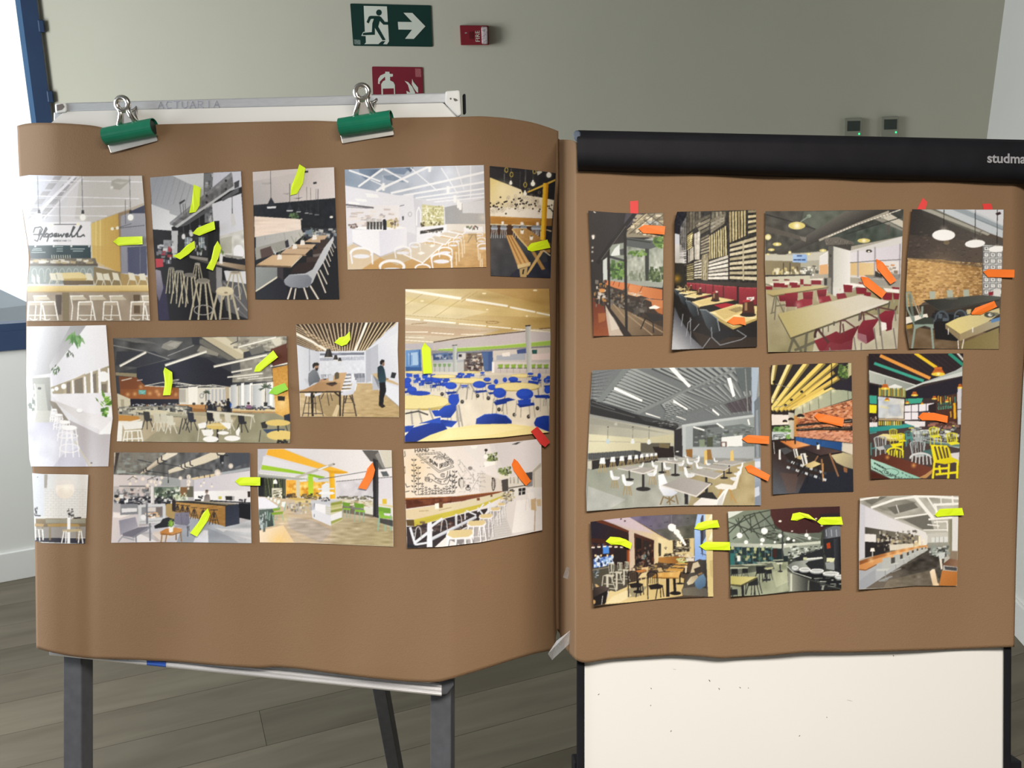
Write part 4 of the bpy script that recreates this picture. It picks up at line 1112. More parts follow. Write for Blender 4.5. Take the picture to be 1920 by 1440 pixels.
p.f('cbae80',1670,590,1735,590,1738,640,1668,640); p.l('8a7458',5,1672,600,1735,600); p.l('8a7458',5,1700,605,1668,660); p.l('8a7458',5,1725,605,1738,655); p.f('f4f2f4',1640,545,1780,540,1785,580,1640,578); p.blot(['4a4640','6d7a58','8a4a44'], (1650,530,1740,548),16,10,18)
for x, y in ((1382,100),(1036,240),(1520,262),(1572,330),(1598,370),(1612,385)): p.f('fdfcf6', x - 10, y - 25, x + 10, y - 25, x + 9, y + 30, x - 9, y + 30); p.glow('ffffff', x, y, 34,.5)
p.l('d8d8e0',3,1030,150,1036,220); p.glow('f4ecd8',1780,470,50,.5)
p.build('L','photo print of an all-white canteen with grid ceiling and bright counter')

p = Pic(Y7,(105,122,400,148,640,175,818,200),(115,1308,400,1320,762,1332), None, (818,200,795,600,770,1000,762,1332),'2a2a2e')
p.f('28282b',100,115,825,195,800,495,690,470,560,405,440,375,105,245)
for k in range(7): p.l('3a393a',5,110,150 + k * 18,420,200 + k * 26)
p.g('e5d08c','efe6d0',(110,300,420,560),105,245,445,378,445,430,680,465,800,492,780,690,105,665); p.f('f0ebe4',105,560,660,600,660,690,105,662, a=.7); p.glow('faf0c8',240,370,140,.6)
p.f('f2e6a8',443,378,470,430,445,432)
rg = np.random.default_rng(4)
for k in range(150):
    x = rg.uniform(110,660); y = 530 + 60 * math.sin(x / 110.0) * .6 + rg.normal() * 40; p.ring('c9bca0' if k % 2 else 'a09684',4, x, y, 12,16,0,360, a=.55, n=8)
for k in range(46):
    x = rg.uniform(110,650); y = 535 + 30 * math.sin(x / 90.0) + rg.normal() * 42; p.e('1f1b1b', x, y, 9,9)
for k in range(8): p.e('28241f', rg.uniform(730,790), rg.uniform(520,620),8,9)
p.g('bd8c48','a57434',(200,670,200,760),105,662,660,690,655,770,300,760,108,752); p.n(.035,8,105,662,660,690,655,770,300,760,108,752, sx=10); p.f('8a6438',715,690,780,690,775,770,715,770)
p.f('4a3528',108,755,650,765,650,900,280,900,108,850); p.g('4f4f52','35383f',(150,950,500,1300),105,860,300,870,700,1000,770,1335,112,1312); p.n(.03,60,105,860,300,870,700,1000,770,1335,112,1312); p.f('25293c',320,1310,440,1200,770,1150,765,1335,330,1335, a=.6)
p.f('dcd2b0',108,745,300,752,300,764,108,758); p.f('dcd2b0',340,752,560,764,560,774,340,768)
for x in (155,255,390,470,590,640): p.f('7f858c', x - 30,762, x + 30,764, x + 34,800, x - 34,798); p.f('a9b4c2', x - 40,788, x + 40,790, x + 32,812, x - 32,810); [p.l('c6ccd2',6, x + k * 24,810, x + k * 36,900) for k in (-1,-.3,.4,1)]
for x, y in ((245,735),(450,740),(620,745)): p.f('f2ede4', x - 14, y + 18, x - 12, y - 14, x + 14, y - 14, x + 14, y + 18); 
p.f('e9e5df',470,735,475,755,440,755,440,728)
p.g('c09a62','9a7340',(350,800,700,1000),345,798,500,795,690,915,760,960,760,1060,560,1030,515,1005); p.l('dcbf84',14,348,805,420,900,520,1010); p.n(.03,10,345,798,500,795,690,915,760,1060,560,1030, sx=1)
p.g('b98d54','c99f66',(300,880,480,1200),278,870,352,868,545,1180,540,1205,412,1230,405,1200)
for k in range(5): p.l('83582c' if k % 2 else 'dcb87e',6,290 + k * 14,880,425 + k * 26,1195)
p.f('d9c08c',400,1190,545,1160,548,1190,410,1235); p.f('b69d6a',425,1235,515,1210,500,1330,435,1325); p.f('26262c',462,1240,480,1236,470,1290,455,1290)
p.f('a9844c',548,1040,590,1045,705,1235,668,1245); p.f('caa86c',655,1035,690,1040,560,1240,515,1300,500,1295,545,1210); p.l('e0d2b4',10,665,1020,758,1090)
p.f('d8b34a',505,402,690,318,815,262,815,282,690,342,520,412); p.g('f0c33a','d8a020',(680,500,740,500),683,305,740,305,705,925,652,920); p.f('c98d22',716,308,740,306,706,925,690,925)
for x, y, r in ((332,308,17),(486,422,20),(571,315,24),(744,220,28)): p.l('77736c',4, x + 4,150, x, y - r); p.e('fbf8ee', x, y, r * .95, r * 1.05); p.f('fbf8ee', x - 8, y - r * 1.7, x + 8, y - r * 1.7, x + 12, y, x - 12, y); p.glow('fff8e0', x, y, r * 2,.45)
for x, y in ((285,165),(340,215),(488,325),(588,180)): p.ring('c9b04a',7, x, y, 16,26)
p.l('8a8a88',4,265,160,262,300); p.l('6a6a68',3,500,170,490,310); p.l('6a6a68',3,435,180,432,360); p.f('b8b5a8',610,180,665,175,672,190,625,225)
for x, y in ((455,828),(555,895)): p.f('f3ede0', x - 16, y + 26, x - 20, y - 18, x + 20, y - 16, x + 14, y + 28); p.e('5c5a3c', x, y - 16,16,6)
p.f('c9b691',715,805,772,820,770,835,715,815)
p.build('L','photo print of a wooden picnic table and bench under bulbs beside a yellow post')

# ------------------------------------------------------------------ left sheet, middle row
p = Pic(V3,(200,88,500,85,795,78),(232,1138,500,1140,812,1138),(200,88,197,500,208,830,220,1080,232,1138),(795,78,812,300,845,780,828,900,812,1138),'dcdade')
p.g('cfced2','b4b3b6',(250,120,420,400),195,80,650,80,520,250,380,440,200,470); p.g('a09fa2','c9c7ca',(600,80,400,400),530,80,650,80,380,440,370,380)
p.f('d8d6da',200,90,300,90,290,180,215,190); p.f('e4e2e6',650,80,800,78,815,380,380,545,380,440)
p.g('dddbe2','eeecf0',(400,500,800,200),645,82,800,78,812,385,640,425,400,540,380,450)
p.blot(['f2f0f2','c8c6c8'], (240,320,270,390),10,12,30)
p.g('a3a39d','92928c',(300,480,300,720),240,475,375,470,385,720,260,722); p.f('b3b4ac',270,520,335,520,360,720,280,722); p.e('46463f',296,553,14,9)
p.f('a79b82',380,545,840,375,830,595,400,600); p.f('b8a98e',480,520,640,440,640,590,480,595)
for q in ((500,510,530,500,530,592,500,594),(560,490,620,470,625,590,560,592),(690,450,720,440,725,585,690,588),(745,520,800,520,800,585,745,585)): p.f('7d7263', *q)
for (x, w, t) in ((538,12,490),(628,14,465),(676,18,420),(735,18,400),(806,14,400)): p.f('f4f2f4', x, t, x + w, t, x + w + 8,595, x + 4,595)
for x, y, r in ((775,465,40),(478,538,20),(424,555,15),(396,565,11)): p.e('fbfaf8', x, y, r, r)
p.f('e6e3e7',380,595,835,585,842,770,650,740,430,650); p.f('8d8478',368,640,420,660,560,860,520,860,400,720)
p.g('cfc9c8','e9e6e8',(450,680,780,850),390,640,440,655,650,735,842,765,832,895,740,898,600,800); p.f('f4f2f4',745,890,835,790,832,897,745,900); p.f('dcd8dc',600,800,745,862,745,900,600,830)
p.g('b4aeb0','c6c1c6',(560,850,800,1130),520,790,745,898,830,895,812,1140,660,1138,580,960)
p.g('c3c2d0','dedee8',(300,800,450,1100),205,790,420,800,540,880,660,1140,230,1140); p.f('bfbdb6',262,720,385,720,420,805,215,812); p.n(.025,50,205,790,420,800,540,880,660,1140,230,1140); p.glow('f4f3fa',400,950,140,.5); p.f('b9b6c8',470,1050,620,980,650,1138,400,1138, a=.5)
p.l('cfc8b4',12,560,950,680,1138); p.e('6a6058',686,1112,7,6)
for (x, y, rx, h) in ((405,712,22,90),(440,752,30,110),(485,806,42,140),(520,848,58,220)):
    for k in (-1,-.4,.4,1): p.l('f1eff1',8, x + k * rx * .8, y, x + k * rx * 1.3, y + h)
    p.ring('f1eff1',7, x, y + h * .7, rx * 1.3, rx * .55); p.ring('eeecee',6, x, y + h * .28, rx * 1.1, rx * .3); p.e('f6f4f4', x, y, rx, rx * .32); p.ring('d2ced0',4, x, y + 4, rx, rx * .32,0,180)
p.e('f8f7f8',597,718,24,14); p.ring('c6c2c4',4,597,722,24,14,0,180)
rg = np.random.default_rng(8)
for (x0, y0, n, L_, cl) in ((575,150,16,120, ['4f7f3e','6f9f58','86a874']),(520,290,10,50, ['3f4a38','56614a']),(420,400,14,50, ['5d7a4e','3d4f38']),(785,660,16,90, ['7fae3e','5f8f2e','9cc85c','4d7628'])):
    for k in range(n):
        a0 = rg.uniform(-2.6,.6) if x0 > 700 else rg.uniform(.8,2.4); L1 = L_ * rg.uniform(.4,1); x = x0 + rg.normal() * 14; y = y0 + rg.normal() * 14
        ex_, ey_ = x + math.cos(a0) * L1, y + math.sin(a0) * L1; nx_, ny_ = -math.sin(a0) * L1 * .13, math.cos(a0) * L1 * .13
        p.f(cl[k % len(cl)], x, y, (x + ex_) / 2 + nx_, (y + ey_) / 2 + ny_, ex_, ey_, (x + ex_) / 2 - nx_, (y + ey_) / 2 - ny_)
p.f('f4f2f2',770,720,838,700,842,768,780,765); p.blot(['5f8f2e','3f6a24','86b84c'], (750,690,800,750),14,26,22)
for x in (208,232,258): p.l('f0eef0',9, x, 420 + (x - 208) * 2, x + 8,560, x + 14,700, x - 4,800)
p.blot(['d9d3cc','efeae4','6f7a70'], (195,560,262,760),22,20,40)
p.build('L','photo print of a narrow white bar with wire stools and hanging plants')

p = Pic(V5,(62,128,600,122,1200,112,1805,108),(100,1162,900,1170,1832,1178),(62,128,80,400,112,800,118,950,100,1162),(1805,108,1812,600,1838,1000,1832,1178),'3a3b40')
p.f('4a4a4a',60,120,1000,118,1320,350,880,300,300,430,80,470); p.n(.05,60,60,120,1000,118,1320,350,880,300,300,430,80,470, seed=2); p.f('6a6864',60,130,260,125,500,180,300,175); p.f('35363c',100,260,480,260,600,340,300,420,90,400)
p.f('8a877e',560,190,640,150,760,165,700,230,620,250,545,225); p.f('a09c92',600,195,680,165,740,175,680,225); p.l('8b8a88',9,62,200,400,265,640,345); p.l('9a9996',8,610,305,870,200); p.l('5f5f60',7,220,130,560,200)
p.f('6f6d66',880,150,960,140,1300,345,1220,350); p.f('8f8c80',940,200,1120,280,1110,310,900,260); p.f('33343a',850,120,930,120,930,200,860,190)
p.f('c2b89c',950,120,1190,116,1370,260,1370,330,1300,340); p.f('d6cdb4',1050,118,1190,116,1370,260,1360,290); p.f('aea68e',1190,116,1330,112,1440,250,1370,270)
p.f('a7a294',1240,118,1800,108,1800,210,1660,260,1350,240); p.blot(['8a867a','c8c4b4','6a675e','b2ad9c'], (1260,118,1780,230),60,60,30, a=.7); p.f('6d6b64',1420,240,1560,200,1580,270,1450,300); p.f('d5cfbe',1640,140,1740,115,1750,190,1690,210); p.l('3b3b3b',8,1240,190,1310,160,1310,118)
p.f('8f8b80',1300,345,1640,270,1660,560,1250,570); p.n(.06,30,1300,345,1640,270,1660,560,1250,570, seed=5); p.f('4a4a4c',1240,360,1330,340,1340,480,1250,500)
p.f('262730',300,430,880,310,1000,330,1255,480,1258,608,830,590,300,560); p.g('2a2b38','22232c',(400,400,1200,600),300,425,640,340,900,330,1250,470,1258,605,300,590)
p.f('8f8468',90,470,300,482,300,520,90,500); p.g('7c4728','9a5c30',(150,520,300,720),120,510,300,520,380,600,720,625,722,738,140,735); p.f('6f3f26',120,510,300,520,370,610,280,640,135,640, a=.6)
for x, y in ((340,612),(280,685),(430,680),(500,660),(520,690),(640,660),(690,690),(210,690)): p.glow('f0c080', x, y, 34,.75)
p.f('5fa59c',318,645,392,648,390,692,320,688); p.l('bfe4dc',5,330,660,380,662); p.l('bfe4dc',4,335,675,370,676)
p.f('1d1d28',235,738,725,738,730,770,480,810,240,815); p.blot(['8d8f98','c9c8c4','55525a','7d5638'], (250,775,720,805),40,24,16); p.f('d0c8b0',105,680,235,735,240,830,110,830); p.f('aaa28a',140,740,175,740,175,830,145,830)
for q in ((380,605,560,570,840,595),(640,560,880,600),(380,605,600,615),(690,612,900,598,1100,612),(900,612,1060,595,1210,618)): p.l('dad6ca',7, *q)
p.l('c2bdb4',12,640,552,720,545); p.l('d2ccbc',10,150,552,250,528); p.l('bdb0ac',10,305,552,355,545)
p.g('d8d2c4','e4e0d8',(760,650,1700,650),722,628,1220,618,1690,560,1700,830,725,790); p.f('efeae0',815,618,910,612,910,785,820,790); p.f('8f8a80',725,640,790,640,790,770,725,770, a=.5)
for x in range(1010,1200,38): p.f('b6b8bc', x, 640, x + 20,640, x + 20,760, x, 760)
p.f('b9ab90',1185,615,1225,615,1225,800,1190,800)
for (x, w) in ((1240,60),(1330,100),(1460,90),(1600,80)): p.g('b3b6b8','d5d6d6',(x, 600, x + w, 600), x, 600, x + w, 590, x + w, 830, x, 830)
for x in (1345,1430,1630): p.f('f6f4f0', x, 580, x + 30,575, x + 30,830, x, 830)
for x in (1320,1450): p.l('a39c8a',8, x, 600, x, 820)
for x0 in (950,): p.ring('8a8e94',7, x0,705,18,22)
for (q, w) in (((135,405,390,270),26),((590,398,995,262),28),((1075,412,1600,295),24),((1320,215,1690,118),22),((1210,518,1560,478),16),((1250,468,1450,432),18),((1310,530,1520,508),12),((1415,540,1660,515),11),((1640,408,1806,378),20),((1660,240,1795,190),8)): p.l('b5b1a6', w, *q); p.l('f6f2e6', w * .5, *[v + (3 if i % 2 else 0) for i, v in enumerate(q)])
p.g('c08a3a','d9a856',(1660,450,1800,800),1655,430,1812,395,1835,920,1690,930); p.f('5c3326',1640,240,1800,180,1808,370,1660,410); p.n(.03,12,1655,430,1812,395,1835,920,1690,930, seed=9); p.glow('f6dca0',1750,780,110,.7); p.f('241f1c',1710,708,1782,710,1780,755,1712,752)
p.f('b08a5c',1255,840,1690,845,1690,880,1255,870); p.f('d6c294',1255,832,1690,838,1690,862,1255,855); p.f('3a3430',1280,880,1690,890,1690,910,1285,900); p.f('a87a44',1470,905,1690,912,1690,955,1475,950)
p.f('b98852',660,790,1010,795,1005,835,860,880,855,820); p.f('946638',860,830,1000,840,960,920,865,905)
p.g('b5a88c','8f8a70',(700,900,900,1170),110,850,1690,880,1840,950,1835,1180,100,1165); p.f('8d8870',560,1020,900,1010,960,1165,360,1165, a=.5); p.f('bdb092',850,900,1300,920,1250,1010,900,1010, a=.8); p.n(.03,70,110,850,1690,880,1840,950,1835,1180,100,1165, seed=4)
p.f('88867c',120,815,700,800,840,830,380,900,120,890); p.blot(['c9c4b2','4f4f4c','9d9a8c','2f2f30','dcd8c8','6d6c62'], (120,800,820,880),110,34,26)
p.f('d0c8ac',230,850,560,850,750,885,470,900); p.f('7c7a68',470,885,850,900,845,925,500,910); p.f('a5a08a',600,870,850,895,800,915,640,905)
for (x, y, c1) in ((400,890,'3a3a3a'),(500,910,'c9c4b0'),(570,910,'cac6b4'),(635,930,'d2cebc'),(840,900,'2c2e38'),(1030,890,'26262c'),(1100,895,'d8d4c4'),(1210,900,'d4d0c0'),(1345,920,'2b2b30')):
    p.f(c1, x - 35, y - 30, x + 28, y - 25, x + 35, y + 50, x - 25, y + 55); p.f(c1, x - 20, y + 45, x + 50, y + 40, x + 55, y + 65, x - 10, y + 70); lc = 'd8d4c6' if c1[0] in 'cd' else '2e2e30'
    for k in (-30,5,48): p.l(lc, 9, x + k * .7, y + 60, x + k + (k - 5) * .5, y + 150)
for q in ((760,930,725,1085),(780,930,830,1070),(800,930,760,1040)): p.l('3c3c3a',11, *q)
p.l('c6c2b4',8,760,890,775,845,800,895); p.blot(['1e1f24','2c2d34','4a4c55','8a7a60'], (980,745,1190,840),60,22,26); p.blot(['2e2e34','6a6c74','44464c'], (1270,795,1660,835),40,34,18)
p.f('d8d2c0',1000,852,1475,895,1470,915,1000,870); p.l('d0ccbc',8,1455,900,1435,1040); p.l('d0ccbc',8,1460,900,1480,970)
p.f('1c1d24',1195,770,1215,740,1240,770,1238,865,1205,868); p.e('2a2422',1216,742,12,13); p.f('2a55a8',1232,775,1250,780,1245,820,1232,815); p.f('86607c',1395,800,1440,795,1455,830,1400,832); p.e('3a2c2a',1418,780,14,14); p.f('23242a',1020,800,1050,780,1062,845,1025,850); p.f('b8a888',1100,820,1140,810,1150,860,1105,858)
for (x, y, sz) in ((1590,620,80),(995,670,46)):
    for k in range(22): a0 = rg.uniform(-3.3,.2); p.l(['2f3a30','42503e','55604c'][k % 3], 6, x, y, x + math.cos(a0) * sz * rg.uniform(.5,1), y + math.sin(a0) * sz * .7 + rg.uniform(0,30))
    p.l('4a4438',7, x, y, x - 2, y + sz * 1.9)
p.f('2a2a2c',1570,770,1610,770,1605,810,1575,810); p.e('3f3a34',872,785,16,14); p.e('4a4238',955,782,16,12)
p.f('c08a44',115,895,320,910,335,940,240,960,115,955); p.f('ece8de',115,955,240,958,335,938,340,950,230,985,115,985)
p.f('f0eee8',155,985,360,955,355,1030,180,1045); p.f('f4f2ec',110,970,160,980,150,1160,100,1160)
for q in ((185,1060,165,1160),(210,1060,205,1160),(250,1060,255,1160),(310,1060,320,1160),(340,1050,360,1160),(180,1060,345,1050),(165,1140,360,1130)): p.l('f2f0e8',13, *q)
p.e('d8bc6c',1110,1010,115,32); p.f('2f2c2a',1098,1040,1118,1040,1118,1165,1100,1165); p.f('e0d0a0',1000,1000,1010,990,1220,990,1215,1002)
for q in ((910,985,985,968,1000,985,990,1025,925,1035),(1240,975,1240,1030,1215,1040,1130,970),(945,1045,1060,1040,1068,1080,1050,1110,970,1105),(1295,1095,1290,1060,1325,1015,1335,1050,1320,1110)): p.f('f0efeb', *q)
for x, y, rx, ry in ((1040,1138,78,30),(1165,1076,58,18),(1255,1130,80,28)): p.e('f4f3f0', x, y, rx, ry)
p.l('dcd9d0',6,925,1035,910,1160); p.l('dcd9d0',6,1235,1040,1240,1085); p.l('dcd9d0',6,1330,1100,1335,1150)
p.f('2e2c2c',1540,975,1590,960,1610,1010,1600,1030,1555,1030); p.f('36465e',1560,1040,1780,1035,1780,1060,1600,1080); p.f('262a38',1770,900,1840,880,1840,970,1780,960); p.l('3a3632',8,1540,1050,1525,1165); p.l('3a3632',8,1790,1000,1810,1060)
p.e('d9bd6e',1712,975,125,32); p.e('ddc274',1740,1100,140,50); p.f('2a2826',1705,1005,1725,1005,1722,1060,1708,1060); p.blot(['1d1c1c'], (1700,1135,1790,1170),8,40,20)
p.build('L','photo print of a large black-ceilinged canteen with slanted strip lights and small yellow round tables')

p = Pic(V6,(97,185,500,172,900,162,1355,157),(150,1318,700,1320,1362,1326),(97,185,108,430,140,1000,150,1318),(1355,157,1345,500,1360,900,1362,1326),'d5d8e2')
p.f('3c3028',97,170,1330,155,950,505,340,515,105,430)
vx, vy = 690,900
for k in range(-9,26):
    x = 130 + k * 52
    t = (505 - 165) / (vy - 165.0); x2 = x + (vx - x) * t
    if k < 0: continue
    p.l('cdb796' if x < 1000 else 'd8c49a',15 - abs(x - 700) * .002, x, 165, x2,510)
for k in range(9): y = 200 + k * 26; p.l('c4ae8e',11,97, y, 97 + (690 - 97) * .9 * (1 - k * .07), y + (505 - y) * .98)
p.f('3c3028',97,440,240,470,340,516,100,512, a=0); p.f('d5d8e2',100,432,345,516,345,560,100,560)
for (q, w) in (((97,300,300,400,470,500),30),((965,165,900,330,825,500),30)): p.l('efe6d2', w, *q); p.l('fffaf0', w * .4, *q)
p.f('7b6a58',250,340,300,350,420,430,380,440,330,400)
p.f('b9bcc6',1000,460,1355,160,1345,520,1360,900,1100,830,1020,800,1010,480); p.g('c9ccd8','e2e4ec',(1000,700,1350,500),1105,420,1355,250,1360,900,1110,830); p.f('dcdfe8',960,505,1350,165,1350,280,1010,480)
p.f('b3b6c0',955,505,1015,475,1020,880,955,905); p.g('d9dce4','c9ccd6',(120,600,380,600),108,430,250,490,385,518,385,800,380,900,140,1000); p.l('a2a6b2',12,262,495,265,760)
p.f('dadde6',385,518,955,505,955,905,830,905,385,790); p.f('767b88',390,540,935,528,935,558,390,566); p.f('8b90a0',560,535,660,540,650,560,560,560); p.g('a9adba','bfc3cf',(400,600,900,600),390,600,935,575,935,622,390,632); p.n(.05,16,390,575,935,575,935,630,390,630, sx=.5); p.n(.02,24,390,640,950,640,950,780,390,780)
p.f('8b8d96',710,792,775,788,775,830,715,835); p.f('7d808c',805,788,942,785,945,892,830,898); p.f('a4a6b0',840,845,942,838,944,895,845,897); p.l('caccd4',4,870,790,870,890); p.l('caccd4',4,905,790,908,890)
p.g('cbb48c','b59c70',(600,950,1100,1320),140,990,400,960,830,905,1020,905,1110,990,1362,1195,1362,1330,150,1320); p.n(.03,14,140,990,830,905,1020,905,1362,1195,1362,1330,150,1320, sx=4); p.f('8f7a56',250,1060,640,1040,640,1315,500,1315,300,1200, a=.55); p.f('d6c29c',540,1310,600,1170,640,1170,600,1315)
p.f('dfe2ea',1190,900,1360,960,1362,1190,1195,1050); p.f('b5b8c2',1030,800,1105,880,1120,985,1040,990); p.f('7c8088',1040,800,1110,860,1115,975); p.f('c6ad84',1032,795,1100,780,1358,915,1358,935,1195,880,1100,860); p.l('8f8878',8,1195,1050,1362,1195)
for k in range(5): y = 820 + k * 42; p.f('e4e6ec',700 - k * 12, y, 770 + k * 4, y - 6,775, y + 22,690 - k * 12, y + 32); p.f('4d4842',690 - k * 10, y + 24,775, y + 18,772, y + 26,690 - k * 10, y + 36)
for k in range(4): x = 790 + k * 12; y = 790 + k * 40; p.f('e9ebf0', x, y, x + 22, y + 6, x + 20 - k * 6, y + 90, x - 6, y + 90)
p.g('e4e6ee','c9ccd8',(700,880,800,1050),650,1020,770,990,800,860,845,870,815,1010,800,1040,700,1060,650,1050)
for q in ((690,1060,670,1310),(785,1050,838,1310),(720,1060,700,1150),(760,1060,820,1180)): p.l('4a4038',17, *q)
for y in (1100,1145,1270): p.l('5b5046',8,690 - (y - 1060) * .08, y, 800 + (y - 1060) * .16, y)
p.g('b08a62','c9a67c',(300,1000,650,850),145,1010,330,920,420,870,640,780,720,775,650,1005); p.f('8a6a4a',360,890,640,900,640,990,300,990, a=.3); p.f('3f352c',140,1008,650,1000,650,1020,140,1026)
p.f('2c2622',275,1025,310,1025,315,1312,290,1312); p.f('2c2622',625,1018,650,1018,650,1312,632,1312); p.l('2c2622',20,310,1080,345,1022); p.l('2c2622',18,575,1022,635,1070); p.l('2c2622',14,380,1060,415,1022)
p.f('e6e7ec',200,1030,280,1028,275,1070,210,1062); p.f('dcdde4',320,1035,420,1020,400,1050,330,1070)
for q in ((225,1070,178,1312),(260,1075,250,1312),(215,1155,350,1155),(190,1275,420,1280),(330,1075,345,1290),(380,1070,432,1310),(440,1030,405,1100),(480,1030,505,1180),(520,1030,545,1120)): p.l('4a4440',10, *q)
p.f('c4c7cf',195,850,245,855,275,950,225,900); p.f('a9acb6',400,800,440,795,450,840,410,850); p.f('8d9098',440,800,470,800,465,840); p.f('b1b4bc',480,800,535,790,500,880,490,830); p.f('c9ccd4',500,810,560,800,555,880,500,880)
p.f('5e5644',572,790,600,768,628,780,625,850,575,862); p.f('4a3a32',470,905,580,890,610,912,540,945,470,920); p.f('2b2626',500,900,585,893,580,908,510,914)
# two people of the printed scene
p.g('7d8289','5f646c',(260,800,380,900),250,790,300,740,345,735,370,790,395,850,385,890,320,905,262,945,248,880); p.f('2f2a28',300,680,320,655,360,652,382,668,378,690,330,700,312,730,302,710); p.f('a8836a',330,695,378,688,372,735,345,745,330,735); p.f('2a2422',335,725,372,718,362,755,345,752); p.f('b08a70',380,868,430,850,470,855,460,868,400,885)
p.f('24262c',420,855,470,848,465,866)
p.g('243640','314a56',(1100,750,1190,900),1100,710,1135,685,1165,695,1185,740,1205,850,1195,900,1120,905,1100,830); p.f('1b1b1e',1115,900,1195,895,1205,1000,1175,1090,1170,1170,1115,1180,1118,1080,1125,980); p.f('2a2220',1112,1178,1165,1160,1197,1190,1155,1212); p.f('221d1c',1128,640,1150,615,1185,622,1185,650,1160,680,1130,682); p.f('8d6a56',1155,660,1182,645,1182,690,1160,700); p.f('98755e',1195,850,1230,845,1235,858,1205,865)
p.f('2b2d33',1275,770,1330,782,1308,848,1258,838); p.f('d8dae0',1240,850,1340,872,1320,885,1235,862)
for x, y, w, h in ((498,488,52,100),(585,558,30,62),(636,592,24,46)): p.f('33302e', x - w * .45, y, x + w * .45, y, x + w, y + h, x - w, y + h); p.f('56524e', x - w * .3, y, x, y, x, y + h, x - w * .6, y + h, a=.6); p.f('e9e4da', x - w * .9, y + h - 3, x + w * .9, y + h - 3, x + w * .8, y + h + 8, x - w * .8, y + h + 8)
p.l('b9a890',5,490,240,497,490)
p.build('L','photo print of two people at high tables beneath a slatted wooden ceiling')

p = Pic(V7,(90,100,500,97,900,96,1303,96),(85,1388,400,1380,900,1350,1150,1322,1302,1308), None, (1303,96,1315,500,1308,1000,1302,1308),'cfc3a8')
p.g('b89a5c','d9c9a0',(1200,100,300,350),85,90,1310,90,1318,430,1100,440,600,520,85,600); p.f('dcc78c',90,160,1310,300,1310,340,90,300, a=.5); p.f('e6d9b4',90,200,800,290,500,360,90,320, a=.6); p.f('b08c58',700,90,1310,90,1312,250, a=.45); p.f('c9b9a4',88,350,900,440,600,520,88,600, a=.8); p.f('b5977a',88,400,800,450,500,500,88,480, a=.5)
p.n(.03,40,85,90,1310,90,1318,430,600,520,85,600, sx=4)
for q in ((90,235,260,125),(150,310,380,170),(330,340,640,130),(560,210,700,120),(90,320,900,380)): p.l('a8905e',3, *q)
for (q, w) in (((90,108,555,178),22),((605,188,950,242),18),((975,252,1182,292),14),((1200,298,1312,320),12),((90,348,212,360),12),((248,362,512,386),12),((545,392,768,410),10),((792,414,978,430),9),((995,434,1248,455),8),((1255,458,1312,462),7),((90,462,280,462),6),((310,468,500,480),6),((560,480,840,490),5),((860,496,1090,512),6),((90,505,250,510),6),((90,530,380,550),6),((380,550,600,560),5)): p.l('fff8e8', w, *q)
for x, y, rx in ((755,136,18),(1185,110,18),(780,272,10),(1115,328,10),(232,200,16)): p.e('f4e6c0', x, y, rx, 7)
p.ring('8a6f48',4,825,380,55,10); p.l('9a7a50',5,140,395,270,385); p.l('7a5a3c',8,1220,435,1318,428)
p.l('43322c',7,330,548,560,510,860,482,1100,455); p.g('bcb4b4','cdc6c8',(400,550,1200,500),330,552,860,485,1110,458,1318,462,1318,540,700,590,340,615); p.f('b9b4ba',88,560,330,555,330,610,88,605)
p.g('8fb24c','a5c85c',(400,600,1300,560),365,605,700,590,1110,555,1315,532,1315,572,900,600,560,625,370,632); p.l('d9e8b0',4,370,606,900,575,1315,533); p.f('8d8c90',310,615,560,625,900,602,1315,575,1315,610,900,640,310,660)
p.g('6d97cc','4d78b4',(100,650,230,700),90,615,222,608,228,790,92,760); p.f('a9c6e4',115,640,195,630,200,740,118,745); p.f('7da4d2',120,660,150,655,150,740,122,742); p.l('2f5690',7,130,640,132,740); p.l('2f5690',8,210,612,214,780); p.f('345a94',90,755,228,760,228,800,92,795)
p.f('4a5c86',320,645,730,630,730,700,325,712); p.f('5b7196',370,640,450,632,455,690,372,700); p.blot(['8fa0b8','3d4c70','c6c6c8','6a7488'], (330,640,500,700),30,30,22); p.f('a9acb4',320,700,585,690,585,720,322,725); p.f('bfbfbc',322,722,585,715,585,820,322,815)
for x in range(325,480,40): p.f('7d9a6c', x, 728, x + 30,728, x + 25,756, x + 5,756); p.l('8d8d8c',5, x + 14,756, x + 14,800)
p.f('6d6562',585,640,735,632,740,790,585,800); p.blot(['3a2c2c','c9bfb4','7a5a48','4a4448','e0d8cc'], (590,640,730,780),70,30,18); p.f('c9c6c4',530,640,600,638,600,690,530,700); p.f('23242c',540,650,566,650,566,672,540,672); p.f('3f588c',732,628,828,625,830,790,760,795); p.f('56709e',740,635,790,632,790,780,750,785, a=.7)
p.f('d3ccc4',828,620,1312,590,1315,700,830,700); p.f('aab0bc',860,660,1105,640,1105,700,860,705); p.f('48588a',1030,612,1110,600,1110,640,1035,645); p.f('e9d8d4',1155,650,1312,638,1312,695,1155,698); p.f('2c5a58',1158,612,1200,610,1200,645,1160,645); p.f('efe9e2',905,640,970,630,975,665,908,668)
p.f('c6c2c0',828,700,1312,695,1314,720,828,735); p.g('d6d0cc','c2b8b4',(900,740,900,830),820,712,1314,720,1314,820,820,830)
for x in range(870,1310,55): p.f('8cae4c', x, 735, x + 46,733, x + 36,768, x + 8,768); p.l('a9a6a4',5, x + 22,768, x + 22,818); p.l('3d3f44',4, x, 766, x + 44,766)
p.f('f2efec',820,714,840,714,840,830,820,830)
p.g('9aa09c','cdd0cc',(490,700,525,700),490,575,524,573,522,815,492,818); p.l('33302e',6,488,574,526,572); p.g('a7aaa8','d3d5d2',(1105,600,1152,600),1102,412,1148,408,1156,800,1116,802); p.f('2b2a2a',1102,405,1145,402,1145,412,1104,415)
